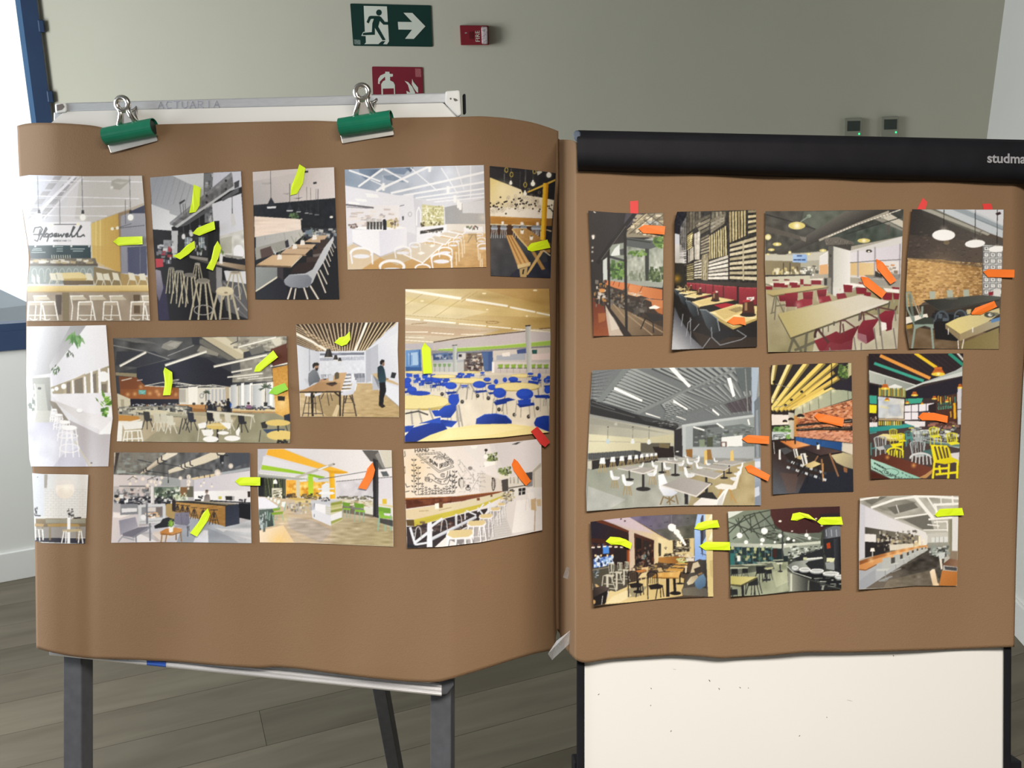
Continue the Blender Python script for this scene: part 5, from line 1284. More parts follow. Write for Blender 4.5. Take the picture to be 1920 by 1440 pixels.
p.g('d6cebe','e6ddca',(700,830,700,1250),85,790,1315,815,1305,1310,85,1388); p.n(.02,60,85,790,1315,815,1305,1310,85,1388); p.f('b9b0a4',330,820,1300,830,1300,900,400,920, a=.4)
BL = ['2647b0','1f3f9e','2d55c4']
rg = np.random.default_rng(21)
for k in range(34): x = rg.uniform(90,420); y = 800 + rg.uniform(0,1) * 90 + (x - 90) * .1; p.f(BL[k % 3], x, y, x + 42, y - 6, x + 46, y + 22, x + 4, y + 26); p.l('9aa2b4',3, x + 8, y + 24, x + 2, y + 60)
for k in range(12): x = rg.uniform(490,640); y = 800 + rg.uniform(0,40); p.f(BL[k % 3], x, y, x + 34, y - 4, x + 36, y + 18, x + 2, y + 20)
def btable(cx, cy, rx, ry):
    p.e('b3a05c', cx, cy + ry * .22, rx, ry); p.e('e8d99a', cx, cy, rx, ry); p.ring('c0ab68',3, cx, cy, rx, ry)
def bchair(x, y, w, h, lw=7, seat=True):
    for k in (-.95,-.4,.5,1.0): p.l('a9a496', lw, x + k * w * .5, y + h * .4, x + k * w * .62, y + h * 1.5)
    if seat: p.f('1b3488', x - w * .5, y + h * .62, x + w * .55, y + h * .55, x + w * .6, y + h * .72, x - w * .3, y + h * .88)
    p.e('2548b6', x, y, w * .52, h * .36); p.e('3058cc', x - w * .05, y - h * .08, w * .42, h * .22, a=.5)
for (cx, cy, rx, ry) in ((415,835,105,14),(640,800,80,8),(170,800,85,10),(1080,830,105,14)): btable(cx, cy, rx, ry)
for (x, y, w, h) in ((930,865,36,60),(1000,860,80,60),(1145,815,50,30),(1190,855,76,50),(1220,830,30,60),(1285,870,56,70),(1300,845,40,40),(110,870,60,70),(280,860,50,50),(345,870,60,60),(740,806,36,26)): bchair(x, y, w, h, 5)
p.f('1f3f9e',975,870,1070,875,1060,905,970,900); p.f('1f3f9e',1130,870,1215,880,1210,905,1120,900)
btable(630,872,168,22)
for (x, y, w, h) in ((780,862,60,50),(475,915,96,84),(855,880,36,60),(715,905,110,84),(822,928,72,70),(590,915,70,20),(100,910,70,80),(145,950,80,80)): bchair(x, y, w, h, 6)
for q in ((620,900,605,1030),(640,900,690,990),(560,900,520,980)): p.l('8f8a84',9, *q)
for x, y in ((570,1050),(790,1020),(700,1000),(880,1115),(1010,1160),(1205,1105),(1130,1175),(400,985)): p.e('2c2a2c', x, y, 15,17); p.e('77736e', x, y - 3,6,7)
btable(1035,922,190,34); p.l('8d8880',12,940,960,905,1130); p.l('8d8880',12,1210,935,1215,1000)
for (x, y, w, h) in ((885,975,105,120),(1098,985,140,130),(1290,950,56,90)): bchair(x, y, w, h, 8)
p.f('1a3488',840,1040,960,1015,1020,1032,900,1062); p.f('2446b0',1040,1035,1150,1025,1150,1075,1045,1075); p.f('1e3a96',1175,995,1300,990,1300,1020,1190,1018); p.l('bdb6a8',7,1230,1020,1228,1130); p.l('bdb6a8',7,1285,1020,1300,1170)
btable(275,1052,195,58); p.f('e8d99a',85,1000,200,995,200,1110,85,1108); p.l('b3a05c',6,85,1112,280,1110,420,1085,468,1055)
bchair(498,1035,90,120,9, False); p.f('2548b6',455,1000,480,985,540,985,542,1050,520,1085,470,1060); p.e('2446b0',210,978,92,20)
for q in ((200,1110,230,1225),(290,1105,325,1200),(140,1130,150,1240),(520,1080,545,1260),(540,1080,572,1255)): p.l('a39e98',14, *q)
p.l('3c3a3a',12,90,1150,200,1130,280,1160)
p.g('2c52c0','1f3c94',(400,1080,450,1180),365,1130,420,1085,520,1065,520,1120,470,1185,395,1185); p.f('2246b0',310,1125,365,1120,390,1170,340,1175); p.g('1e3c96','2c50b8',(450,1200,500,1280),400,1200,530,1215,480,1265,300,1240)
p.f('2244a6',85,1255,165,1250,130,1300,85,1310); p.g('1d3c9e','17307e',(200,1220,250,1380),85,1340,150,1270,300,1228,410,1230,445,1280,300,1330,180,1390,85,1390); p.f('2a50b8',200,1235,385,1180,390,1232,300,1228)
p.f('ecdd9c',180,1392,300,1330,445,1280,700,1240,950,1234,1150,1256,1305,1308,1302,1330,900,1380,180,1400); p.f('f4e8b4',450,1290,900,1245,1100,1270,800,1330,350,1370, a=.5)
p.g('1f3f9e','17307e',(800,1150,850,1240),683,1240,690,1195,760,1155,850,1148,940,1165,988,1210,986,1235); p.l('3a62d0',5,690,1195,760,1157,850,1150,940,1167,985,1210); p.g('2042a2','18338a',(1200,1180,1280,1280),1175,1230,1195,1185,1260,1166,1305,1168,1305,1306,1240,1280,1185,1255)
p.build('L','photo print of a bright cafeteria with blue chairs and round yellow tables', lift=(0,0,0,0.004))

p = Pic(W1,(95,125,500,126,1000,128,1840,130),(58,1288,700,1278,1862,1293),(95,125,82,700,58,1288),(1840,130,1850,700,1862,1293),'b5b0b2')
p.g('6f6c66','55575c',(300,200,1700,300),90,120,1845,125,1845,320,1480,380,1000,470,600,420,90,410); p.n(.07,60,90,120,1845,125,1845,320,1000,470,600,420,90,410, sx=.6); p.f('8f8a80',160,130,750,128,560,300,300,380,130,380, a=.6); p.blot(['5a5a58','8d8f8a','9aa6a2','6d6a66'], (140,130,700,370),60,60,40, a=.45); p.f('464a52',1560,130,1845,130,1845,250,1600,330); p.f('c3b6a4',92,130,120,130,100,350); p.f('3f3630',115,128,165,128,110,370,92,410)
p.f('cfc2ae',720,160,780,130,912,135,905,150,720,245,500,375,430,410,440,385); p.f('e2d8c6',770,130,912,132,900,150,720,240,690,235); p.f('b3a690',430,408,690,240,720,245,500,380); p.f('d9ceb8',790,355,1330,130,1530,130,1500,165,1260,270,800,392); p.f('b8ac94',795,392,1260,270,1500,165,1500,180,1000,345,800,400)
for q in ((655,205,658,260,690,275),(705,170,705,225,770,240),(505,320,508,360,560,370),(475,345,478,375),(958,285,965,325,1010,340),(1003,262,1008,312,1040,320),(1070,235,1075,285,1110,300),(1415,130,1430,160,1560,165)): p.l('26262a',14, *q)
for q in ((400,220,580,260),(660,260,960,310),(560,370,790,400),(1000,310,1360,360)): p.l('35373a',10, *q)
p.f('26282e',1452,170,1508,165,1502,275,1460,270); p.glow('ffffff',1488,258,22,1)
p.f('a3abb0',1480,385,1838,315,1838,335,1490,408); p.f('8d8f98',1500,410,1838,350,1840,400,1300,470); p.l('9aa8a4',10,140,375,700,440); p.f('a6aca6',130,355,250,360,240,390,130,400)
p.g('d6ccca','c9c4c8',(120,450,900,500),88,412,500,420,760,450,760,550,90,560); p.f('9a9c9c',700,450,950,460,950,560,700,555); p.f('3d3f42',160,552,560,556,560,566,160,562)
p.f('bdb6b4',85,560,560,565,560,700,85,700); p.blot(['7a7c80','d8ccc8','56585c','cfc4c0','a8a4a6','8d6f60'], (90,570,540,700),80,50,44); p.f('6d7a6c',600,570,940,565,940,700,610,710); p.blot(['3d4a40','a5b09a','e6e6dc','55604c','2d302c'], (610,570,940,700),60,46,44); p.f('7d5a34',945,570,1030,570,1030,690,945,690); p.f('5d5a4a',1030,560,1115,560,1115,700,1030,700)
p.blot(['23242a','2f3038','8d8f98','4d4e56','e4e2e0'], (90,690,560,780),90,50,28); p.blot(['1d1e22','2c2d30','44464a','efefec'], (610,690,860,780),60,44,34); p.blot(['d9e0c8','b8c0a0','7d8a6c'], (850,640,1030,730),40,24,34)
p.f('d6d2d2',570,560,605,560,610,780,565,780); p.l('f4f0ec',10,580,560,580,770); p.f('e6e4e4',165,668,218,668,215,720,165,718); p.e('d8c8b4',140,720,32,34); p.e('2a2a2c',125,690,30,20); p.f('efeef0',225,745,280,720,275,770,230,772)
p.g('c9c4cc','d8d3d6',(1150,500,1800,450),1115,480,1500,410,1842,360,1845,620,1118,625); p.g('f2f0f0','e2dfe0',(1150,650,1800,750),1118,625,1845,610,1848,770,1120,745); p.l('a29ea4',5,1118,480,1118,740)
p.blot(['3a3a3e','1c1c20'], (1170,680,1230,700),8,26,26); p.f('17171a',1130,730,1215,730,1215,750,1130,748); p.f('c3b84e',1435,690,1478,690,1475,728,1438,726); p.f('2c2a2c',1525,688,1612,686,1615,742,1530,738); p.f('a5a2a4',1612,686,1645,690,1640,745,1615,742); p.blot(['2a2628','3a3034'], (1700,720,1800,740),10,18,26); p.f('32241f',1810,625,1848,625,1848,700,1815,700); p.f('17181c',1325,738,1850,768,1850,780,1325,755); p.blot(['4a4a50'], (1695,722,1790,728),7,14,30)
p.g('6d635f','9a928e',(1260,660,1300,760),1255,690,1285,660,1320,670,1332,740,1310,770,1250,768); p.e('9a8478',1285,634,19,24); p.e('57483f',1288,618,20,14)
p.f('16171b',1700,775,1850,785,1852,995,1705,965); p.g('9a9fa8','c3c4c8',(1300,1000,1800,1280),850,960,1300,1000,1520,1080,1710,1040,1852,990,1862,1295,700,1280,500,1100); p.f('a98f5c',760,790,880,780,890,960,850,1010,760,930); p.n(.04,60,850,960,1300,1000,1520,1080,1852,990,1862,1295,700,1280, sx=3)
for q in ((1480,1110,1855,1100,1855,1150,1600,1140),(1600,1180,1858,1220,1858,1250,1700,1200),(1380,1090,1560,1110,1500,1150)): p.f('d6d3d4', *q, a=.7)
p.f('6f757f',1300,1100,1560,1200,1700,1285,1310,1285, a=.35)
p.g('b08546','9a7038',(1000,800,1500,1000),890,750,1530,815,1525,1080,1460,1060,890,900); p.n(.03,12,890,750,1530,815,1525,1080,890,900, sx=4); p.f('2a2823',885,748,1120,750,1700,790,1530,815,900,765); p.f('8d8470',1100,752,1350,757,1690,790,1540,800); p.g('2a2f3c','353a48',(1520,820,1700,1000),1525,815,1700,790,1708,1042,1525,1082); p.f('2c2220',838,735,885,735,890,885,842,880)
for x, y, h in ((910,790,100),(975,800,100),(1040,808,120),(1125,830,150),(1240,840,160),(1380,860,190)):
    w = h * .26; p.f('2b2320', x - w, y, x + w, y, x + w, y + 9, x - w, y + 9); p.l('2b2320',8, x, y, x, y + h * .5)
    for k in (-1,-.3,.3,1): p.l('2f2723',9, x + k * w * .3, y + h * .2, x + k * w * 1.25, y + h)
    p.l('2f2723',6, x - w, y + h * .72, x + w, y + h * .72)
p.g('d8ccca','c6c4cc',(100,1000,500,1250),80,890,400,900,420,1080,860,1000,960,1100,900,1285,58,1292); p.f('efe6e2',90,900,300,930,180,970,80,960); p.f('e6e2e4',380,1180,700,1170,680,1285,360,1285); p.f('d9c9bc',590,1150,760,1120,900,1180,700,1285,640,1285, a=.7); p.f('8a878c',380,1150,560,1150,700,1270,640,1270, a=.4)
p.f('87898f',178,790,400,785,405,920,175,930); p.f('e2e0e2',190,845,390,840,392,885,195,900); p.f('d0d1d4',405,800,755,782,757,960,720,1035,410,1042); p.f('8b8c92',448,830,720,822,720,960,450,960); p.f('d9cfca',510,835,630,830,632,885,515,888); p.f('7a706c',635,830,715,825,715,940,640,940); p.blot(['e6c8a4','d6a880','f4ece4','54504e'], (480,890,640,950),22,50,26); p.e('eeedf0',472,960,36,36); p.l('b5b6ba',14,420,1020,720,1000); p.l('70727a',22,515,790,520,1040)
p.f('26272c',610,1070,690,1030,720,980,790,960,870,985,860,1060,780,1085,620,1105)
p.g('8e8c9a','a7a4b0',(200,1000,350,1150),158,1000,370,955,402,1080,240,1160,175,1190); p.f('73717e',200,1170,400,1090,560,1075,520,1130,330,1215,210,1200); p.l('8a8c94',22,340,1220,570,1075); p.l('7c7f88',20,555,1040,560,1260); p.l('9a9ca4',18,150,1275,200,1210,350,1250); p.l('7c7f88',16,375,1190,380,1280)
p.g('7e7b8c','6d6a7a',(880,900,1050,1050),880,900,1060,895,1068,1030,1040,1065,880,1050,865,1000); p.l('5a5866',6,955,905,965,1050); p.e('4a4858',905,935,6,8); p.e('4a4858',1030,935,6,8); p.f('9a98a6',860,1060,1050,1070,1040,1100,880,1090); p.l('4a4a50',14,1040,1075,1042,1205); p.l('54545c',16,890,1100,893,1250); p.l('4a4a50',10,1058,1070,1060,1130)
p.g('b77a3c','c98e50',(700,1150,950,1120),680,1150,760,1105,880,1090,970,1108,965,1140,850,1175,720,1180); p.f('8f5c2c',685,1165,850,1178,965,1142,965,1155,850,1192,700,1185)
for q in ((710,1190,700,1280),(770,1190,755,1275),(950,1160,962,1270),(892,1185,890,1250)): p.l('8a6236',13, *q)
p.f('eeeae6',795,1085,858,1080,850,1150,805,1155)
for k in range(14): a0 = -2.7 + k * .17; p.l(['7fae3e','5f8a34','a6c85e'][k % 3], 9,828,1085,828 + math.cos(a0) * 44,1085 + math.sin(a0) * (70 + 14 * (k % 3)))
p.g('c9cad6','e4e3e8',(1130,1280,1300,1130),1140,1220,1250,1125,1302,1130,1308,1285,1110,1285)
for x, y, r in ((355,440,28),(465,465,28),(375,495,18),(300,530,24),(525,550,28),(570,500,26),(622,505,26),(708,450,24),(688,512,26),(632,545,20),(948,455,28),(1055,440,34),(1055,500,32),(1050,545,26),(1048,590,18),(1250,515,18),(1212,555,18),(1352,562,18),(1425,385,48),(1596,300,38)): p.e('e9d8c6', x, y, r * .8, r * .9, a=.75); p.glow('fff4e6', x, y, r * 1.2,.85); p.l('6d6a66',4, x, y - r * 2.2, x, y - r)
for q in ((270,480,345,430),(340,440,400,470),(520,480,640,430),(580,440,600,470)): p.l('55504c',7, *q)
p.f('d9c49c',1090,455,1380,400,1385,430,1100,478); [p.l('33302e',9, x, 415, x + 4,450) for x in (1185,1255,1325)]; p.l('55565a',3,1595,130,1597,270); p.l('5a5a5e',3,1430,170,1428,340); p.f('2d2c2e',640,462,658,462,655,490,642,490); p.f('2d2c2e',790,400,800,520,785,520)
p.build('L','photo print of an open lounge with grey armchairs and a wood-fronted kitchen island')

p = Pic(W2,(90,82,500,76,1000,84,1812,98),(118,1283,700,1290,1835,1338),(90,82,92,600,118,1283),(1812,98,1830,900,1835,1338),'dcd8da')
p.g('cfccd2','e4e0e0',(200,200,1300,200),85,75,1820,95,1820,480,1000,480,95,450); p.f('bab8be',90,82,220,82,130,330,95,380); p.f('d9d6da',165,170,800,350,700,390,140,300)
p.g('e6a828','f0b83c',(230,120,1000,350),225,82,430,80,960,285,1240,375,1260,395,1090,400,930,350,200,155); p.g('9dc42c','86b428',(150,320,900,420),145,285,500,345,960,440,900,465,700,410,135,345); p.f('e3c04a',1250,430,1330,425,1400,480,1330,480); p.l('c9c2b4',8,430,82,960,290)
p.f('a8a9a4',95,385,460,420,730,460,730,490,460,470,95,440); p.f('8d8f8c',95,420,460,460,460,478,95,445); p.l('e6e4de',12,110,395,720,455)
p.f('b9b5ac',560,440,1050,265,1085,280,1020,310,620,450); p.f('f0ede4',860,345,1000,290,1000,305,880,355); p.f('55544e',1055,262,1088,275,1070,290); p.f('5d5a56',1430,95,1640,100,1730,340,1655,345,1600,250,1540,240); p.f('8b8882',1600,160,1640,120,1735,335,1690,320); p.f('cfc9ba',1650,100,1812,100,1818,320,1735,330)
p.f('34382e',95,445,450,470,450,720,180,700,98,690); p.f('1f2020',95,445,165,450,170,690,98,690)
for k in range(8): p.l('a9b06a' if k % 2 else '6d7848',5,180 + k * 36,455,200 + k * 30 + (k % 3) * 20,680)
p.f('f4f2ee',290,530,292,490,315,468,338,490,345,530); p.f('dcd6c0',270,585,405,582,405,718,275,715); p.blot(['3d3d34','6d6a58','8a866c','f0ead4'], (275,590,400,710),40,34,12)
p.g('e8a83c','f0c04c',(450,500,900,600),452,478,1000,500,1000,700,452,690); p.blot(['d08a24','f4cc60','c98a2c','e6b040'], (455,490,930,640),50,60,50, a=.6)
for x, y in ((570,560),(695,560),(850,565),(810,575),(640,560)): p.glow('fff0b0', x, y, 40,.8)
p.f('d0c8b0',580,480,632,475,630,740,588,740); p.g('a3cc30','c9d838',(760,450,760,700),735,430,800,425,808,705,745,705); p.f('d6dde0',620,480,720,470,720,500,640,505); p.f('cfd4d8',800,460,1020,450,1020,500,830,510)
p.blot(['5d4a34','3d3428','8a7044'], (450,645,560,720),30,40,24); p.blot(['6d5a3c','4a4030','9a8450','c9a848'], (640,640,900,720),50,34,24)
p.g('e6aa20','f4c030',(1010,500,1090,500),1010,380,1075,375,1090,720,1020,720); p.f('d79a1c',960,350,1240,375,1250,400,1090,400,1010,390, a=.7)
p.g('d8d6dc','cac8ce',(1100,600,1550,600),1092,500,1575,470,1575,700,1095,690); p.f('e6e2e4',1090,410,1490,360,1575,470,1092,505); p.n(.03,40,1092,500,1575,470,1575,700,1095,690)
for q in ((1085,440,1490,370),(1100,500,1580,455),(870,470,1090,440),(1640,340,1818,318),(1640,455,1818,440),(1650,510,1820,500)): p.l('5e5c5c',8, *q)
p.f('d8d4da',1648,460,1820,445,1825,720,1650,720); p.f('5a5e60',1670,372,1750,368,1782,430,1700,435); p.f('d8b83c',1690,725,1750,722,1750,790,1695,790)
p.g('c9b498','b7a892',(400,900,1500,1300),98,690,450,720,780,720,1500,900,1825,950,1835,1340,118,1285); p.f('a9a2a0',450,950,800,1000,1050,1130,900,1290,500,1100, a=.55); p.g('b5a888','a2946c',(1200,1000,1700,1300),1040,1080,1180,970,1640,970,1830,1130,1835,1340,1050,1300, a=.8); p.n(.05,16,120,900,1830,950,1835,1340,118,1285, sx=6); p.g('f0dcc0','e6c898',(150,1150,400,1250),112,1135,420,1060,560,1285,118,1285); p.glow('f4c868',350,1250,170,.5)
p.f('d6d0bc',1090,720,1580,755,1580,830,1180,760); p.blot(['4a4a40','6d6a5a','8a8670'], (1100,680,1560,712),24,60,24); p.blot(['c9c2a8','8a8064','e6e0cc','b09a74'], (1110,720,1560,830),60,60,16); p.f('3f3c34',1180,800,1580,870,1580,960,1180,900, a=.6); p.f('d8d6cc',1450,835,1580,850,1580,930,1470,910); p.f('d6c690',1650,790,1828,810,1828,835,1640,800)
p.f('c9ab66',450,715,600,705,760,725,600,745); p.f('d8c486',560,745,780,735,780,770,575,775); p.f('b9a268',600,800,780,790,780,810,610,820); p.blot(['a9a294','7d766a','d9d2c4','c4b27a'], (460,740,780,880),50,30,40)
for q in ((560,760,600,910),(600,760,640,910),(700,810,720,890),(760,800,770,890),(470,760,500,840),(560,905,640,915)): p.l('b9b6b4',10, *q)
p.f('e9e8f0',98,700,180,700,350,815,340,840,100,850); p.f('c6cccb',100,845,340,838,340,850,102,865); p.g('5a6660','39423e',(120,900,280,1080),102,862,300,850,300,1070,190,1090,110,1130); p.blot(['9aa8a8','c3cccc','2d3432','6d7c78'], (105,880,200,1100),40,18,60)
for (x, y, w) in ((225,705,22),(262,722,24),(310,740,30),(355,760,36),(418,790,46)): p.f('e6ebe6', x - w * .4, y - w * .6, x + w * .7, y - w * .7, x + w * .5, y + w, x - w * .5, y + w * .6)
for (x, y, w) in ((330,850,50),(340,900,80)): p.f('7fa032', x - w, y, x + w, y - 18, x + w * .9, y + 18, x - w * .8, y + 32)
for q in ((285,930,300,1070),(335,940,330,1000),(400,920,420,1000),(250,900,240,1000),(215,880,220,980),(350,850,370,780),(430,880,450,790)): p.l('8fb0a0',12, *q)
p.glow('c9c080',440,960,110,.5)
p.g('b9bac6','d9d9e2',(780,900,1030,900),775,745,1030,755,1032,1070,795,965); p.f('c6c8d0',775,742,1000,735,1175,740,1030,770,1030,800,780,780); p.f('eeeef4',825,780,965,800,968,960,830,960); p.f('dfe0e8',780,870,820,860,1030,950,1030,1070,795,970); p.f('a7ac74',1030,770,1175,742,1172,960,1032,1070)
for k, c in enumerate(('8c9440','b8b878','c9c490','8f9848','d2ccac','e6e4dc','dcdad0')): y = 775 + k * 30; p.f(c, 1030, y + 6,1175, y - 20,1175, y + 6,1030, y + 34)
p.f('e9e9ec',1030,930,1172,880,1172,960,1032,1010); p.f('98a04c',1032,1020,1172,965,1172,985,1032,1045); p.f('c2bc94',1032,1045,1172,985,1172,1000,1032,1072)
for x, y, w in ((960,760,70),): 
    for k in range(4): p.f('c9c8b4', x, 820 + k * 26,1030,830 + k * 28,1030,845 + k * 28, x, 834 + k * 26)
for q in ((870,595,1070,590),(875,655,1075,650)): p.l('e9ecf0',16, *q); p.l('c0c4c8',5, q[0], q[1] + 10, q[2], q[3] + 10)
p.f('e2e6ea',915,545,975,510,1015,530,1020,735,905,735); p.f('eef0f4',885,630,1060,630,1060,665,885,665); p.blot(['2c2e34','55585e','b9b4b0'], (865,700,1000,740),22,26,20); p.l('3a3c40',6,820,780,818,830); p.l('3a3c40',6,818,920,818,955)
def gchair(x, y, w, h):
    for k in (-.9,.1,.9): p.l('8fae98', w * .11, x + k * w * .5, y + h * .4, x + k * w * .55, y + h)
    p.f('6d9a36', x - w * .55, y - h * .1, x + w * .5, y - h * .02, x + w * .5, y + h * .22, x - w * .5, y + h * .18); p.f('86b83e', x - w * .5, y + h * .3, x + w * .6, y + h * .34, x + w * .6, y + h * .46, x - w * .4, y + h * .42)
gchair(1230,780,90,190); gchair(1395,795,120,220); gchair(1720,850,165,280); p.f('7fae3c',1640,880,1700,880,1720,940,1650,930); p.l('8fae98',14,1655,950,1650,1060); p.l('8fae98',16,1800,930,1808,1110)
p.f('2b292c',1570,200,1640,230,1645,970,1575,950); p.f('3d3b3e',1610,240,1640,240,1645,960,1612,950); p.f('26262a',1660,970,1830,1000,1830,1080,1660,1030, a=.75)
p.build('L','photo print of a white cafe with yellow and green ceiling stripes and green chairs')

p = Pic(V8,(92,240,500,218,900,190,1300,155,1552,127),(130,1285,500,1272,900,1225,1300,1150,1562,1095),(92,240,105,500,130,1285),(1552,127,1558,600,1562,1095),'e4dfdc')
p.g('ecdcc8','e6e0de',(150,400,900,400),90,230,700,205,1130,600,1110,685,110,755); p.glow('f0d2a4',230,440,220,.7); p.f('d6d2d4',1000,180,1555,127,1560,380,1400,480,1130,560,1060,400, a=.8); p.g('d2ced0','e6e2e4',(1100,300,1540,200),1050,190,1555,125,1558,390,1380,480,1150,450); p.f('f0eee8',800,205,880,200,860,235,820,235); p.f('3e3e42',1240,188,1300,165,1335,160,1290,190); p.f('bdbabc',1335,155,1365,152,1300,190)
p.f('cfc6ba',900,480,1130,560,1135,690,900,700, a=.6); p.f('b9b4a6',1460,470,1550,380,1562,640,1470,640); p.f('d6d2c8',1480,480,1550,420,1555,640,1485,640)
# chalk lettering of the wall
K = '33302e'
p.t('HAND',218,272,(28,-2),(-3,-40),7, K, 1.38); p.l(K, 5,398,250,422,256); p.f('e4dfdc',180,200,640,190,640,222,500,219,180,232)
p.t('PICKED',527,312,(12,11),(2,-30),5,'44403e',1.38); p.l(K, 4,497,290,512,294)
for q in ((225,292,480,268,628,425,470,487,225,292),(258,302,472,284,602,420,476,470,258,302)): p.l(K, 4, *q)
p.t('SUN',368,370,(20,13),(1,-34),8, K, 1.5); p.t('DRIED',478,440,(15,-5),(0,-44),6, K, 1.3)
for k in range(9): a0 = .5 + k * .28; p.l(K, 4,475 + math.cos(a0) * 36,300 + math.sin(a0) * 24,475 + math.cos(a0) * (70 + 20 * (k % 2)),300 + math.sin(a0) * 54)
p.ring(K, 4,475,303,20,18,0,200); p.ring(K, 3,470,300,9,8)
for q in ((300,320,365,322),(312,345,360,335),(320,372,350,385),(270,360,300,352),(280,380,310,384),(345,435,375,438)): p.l(K, 4, *q)
p.l(K, 5,345,520,360,500,400,505,440,545,500,560,545,545,560,500,560,470); p.l(K, 5,395,560,440,590,500,612,560,605,580,560,585,460); p.ring(K, 5,510,515,22,20,20,330); p.ring(K, 4,512,515,11,10); p.t('FOR',425,560,(16,10),(8,-18),4, K, 1.5); p.t('MORE',528,592,(14,-14),(-10,-16),4, K, 1.4)
for k in range(4): p.l(K, 5,322 + k * 14,530,330 + k * 14,570); 
p.ring(K, 4,345,560,26,20,0,360); p.ring(K, 4,378,570,18,16)
p.l(K, 5,212,700,225,722,620,706,635,695)
for (x, y0, y1) in ((203,335,700),(248,420,715),(292,590,715),(330,630,712),(368,645,712),(398,660,710),(430,610,710),(462,640,708),(492,655,706),(520,640,706),(550,620,706),(580,640,704),(607,500,704),(635,460,700)):
    p.l(K, 4, x, y0, x + 4, y1); st = 56 if y1 - y0 > 200 else 26
    for y in range(int(y0) + 10, int(y1) - 10, st): sz = 22 if st > 30 else 13; p.e(K, x - sz * .7, y + 6, sz * .6, sz * .3, rot=40, a=.9); p.e(K, x + sz * .8, y + 6, sz * .6, sz * .3, rot=-40, a=.9)
p.l(K, 7,112,600,130,640,160,632); p.l(K, 7,112,690,155,682); p.l(K, 6,105,260,112,310,100,320); p.ring(K, 4,105,460,6,40)
G_ = 'a5a09c'
for q in ((668,360,690,350,690,400,672,405),(670,400,720,480),(740,440,740,520),(670,480,800,690),(700,370,850,560),(800,690,900,520),(680,690,750,690),(830,480,835,600),(880,500,960,500),(880,540,960,540),(885,580,950,580),(890,620,960,640)): p.l(G_, 5, *q)
p.blot([G_, 'b9b4b0','8d8884'], (690,410,960,680),70,16,12, a=.6)
p.e('77726e',800,440,24,20, a=.8); p.ring('77726e',6,710,600,22,60); p.ring(K, 8,690,590,12,40,90,270); p.e(K, 710,545,12,10); p.ring(K, 6,778,655,24,18); p.f(K, 765,615,790,615,785,655,770,655); p.e('c9c4c0',778,655,10,8); p.f('d6cfc6',695,560,728,560,725,660,700,660)
p.ring('2a2624',8,1045,610,14,66); p.e('2a2624',1036,548,9,10); p.ring('6a625c',5,1056,600,12,50)
p.f('4d4a48',1130,565,1200,550,1205,680,1140,690); p.f('d6d3c8',1200,540,1400,510,1405,600,1205,640); [p.l('5a5654',5, x, 535, x + 2,600) for x in (1225,1262,1305)]; p.f('4c4a4c',1380,490,1458,478,1460,560,1395,575); p.f('8a8a8e',1390,575,1460,560,1462,630,1400,640); p.f('6d6a5e',1200,645,1400,612,1400,625,1200,660); p.f('3c3a38',1215,668,1255,660,1255,690,1220,700); p.f('e2e0da',1255,655,1390,640,1390,720,1260,735); p.f('25262a',1312,655,1385,645,1382,715,1315,728); p.l('dcdad4',5,1312,690,1384,680); p.l('dcdad4',5,1345,650,1345,725)
rg = np.random.default_rng(33)
for (x0, y0, w, h, n) in ((1015,330,60,60,46),(1155,470,66,50,46)):
    p.f('e4e0d4', x0 - 60, y0 + 40, x0 + 60, y0 + 20, x0 + 70, y0 + 70, x0 - 50, y0 + 90); p.blot(['6a7a4a','8a9a5c','3f4a30','a9b884','2a3022'], (x0 - w, y0 - h, x0 + w, y0 + h * .6), n, 24,24)
p.e('fbf8ee',966,318,24,26); p.e('2a2826',968,248,17,14); p.l('2a2826',5,965,258,962,290); p.f('f4f2ee',945,370,1060,365,1065,400,955,430)
p.g('a86a34','8f5526',(150,760,1000,700),110,755,640,738,1135,682,1140,692,650,752,115,775); p.g('5c2f20','7a4630',(150,800,900,720),112,772,700,742,1130,690,1100,705,700,790,120,870); p.blot(['6f3a26','4a2418','8a5238'], (130,770,700,800),24,80,40, a=.5, skew=-.08)
p.g('dcc8a4','d6d0b4',(200,950,1100,700),118,880,700,795,1110,700,1160,695,1180,715,900,820,210,985,120,975); p.f('c6b848',205,985,900,822,1180,715,1180,725,910,860,205,1058); p.f('b5a43c',205,1010,500,935,500,955,205,1055, a=.4); p.f('5d4a30',120,985,205,985,208,1055,130,1050)
p.l('9a8458',5,260,895,360,888); p.l('9a8458',5,470,885,600,855); p.f('f4eee2',425,815,468,808,468,868,428,875); p.f('6d4a30',470,800,512,798,510,858,472,862); p.f('7a4a34',868,758,900,752,902,780,872,784); p.f('6d4a30',1015,722,1035,720,1035,742,1016,744)
p.f('332b2e',125,1060,205,1058,800,905,1000,860,900,990,760,1060,540,1170,420,1280,130,1285); p.blot(['5d4a44','77706e','8d8684','46383a','6d3f2c'], (180,1010,760,1150),70,50,20, a=.7, skew=-.12)
WH = 'dfe2ea'
p.f('e4e6ee',345,1022,395,1005,400,1275,340,1278); p.l(WH, 26,165,1070,215,1240); p.l(WH, 30,225,1220,395,1090); p.l(WH, 28,395,1050,500,975); p.l(WH, 22,215,1250,340,1230); p.l('cfd2da',26,400,1180,860,955); p.l('a9acb6',10,400,1200,860,970); p.f('1f2026',130,1240,270,1265,240,1285,130,1288)
for (x, y0, y1, w) in ((650,930,1040,22),(745,900,980,14),(990,820,920,20)): p.l(WH, w, x, y0, x, y1)
for q in ((760,890,860,935),(880,860,940,940),(940,820,880,900),(1000,870,1060,810),(1000,800,1060,870)): p.l(WH, 16, *q)
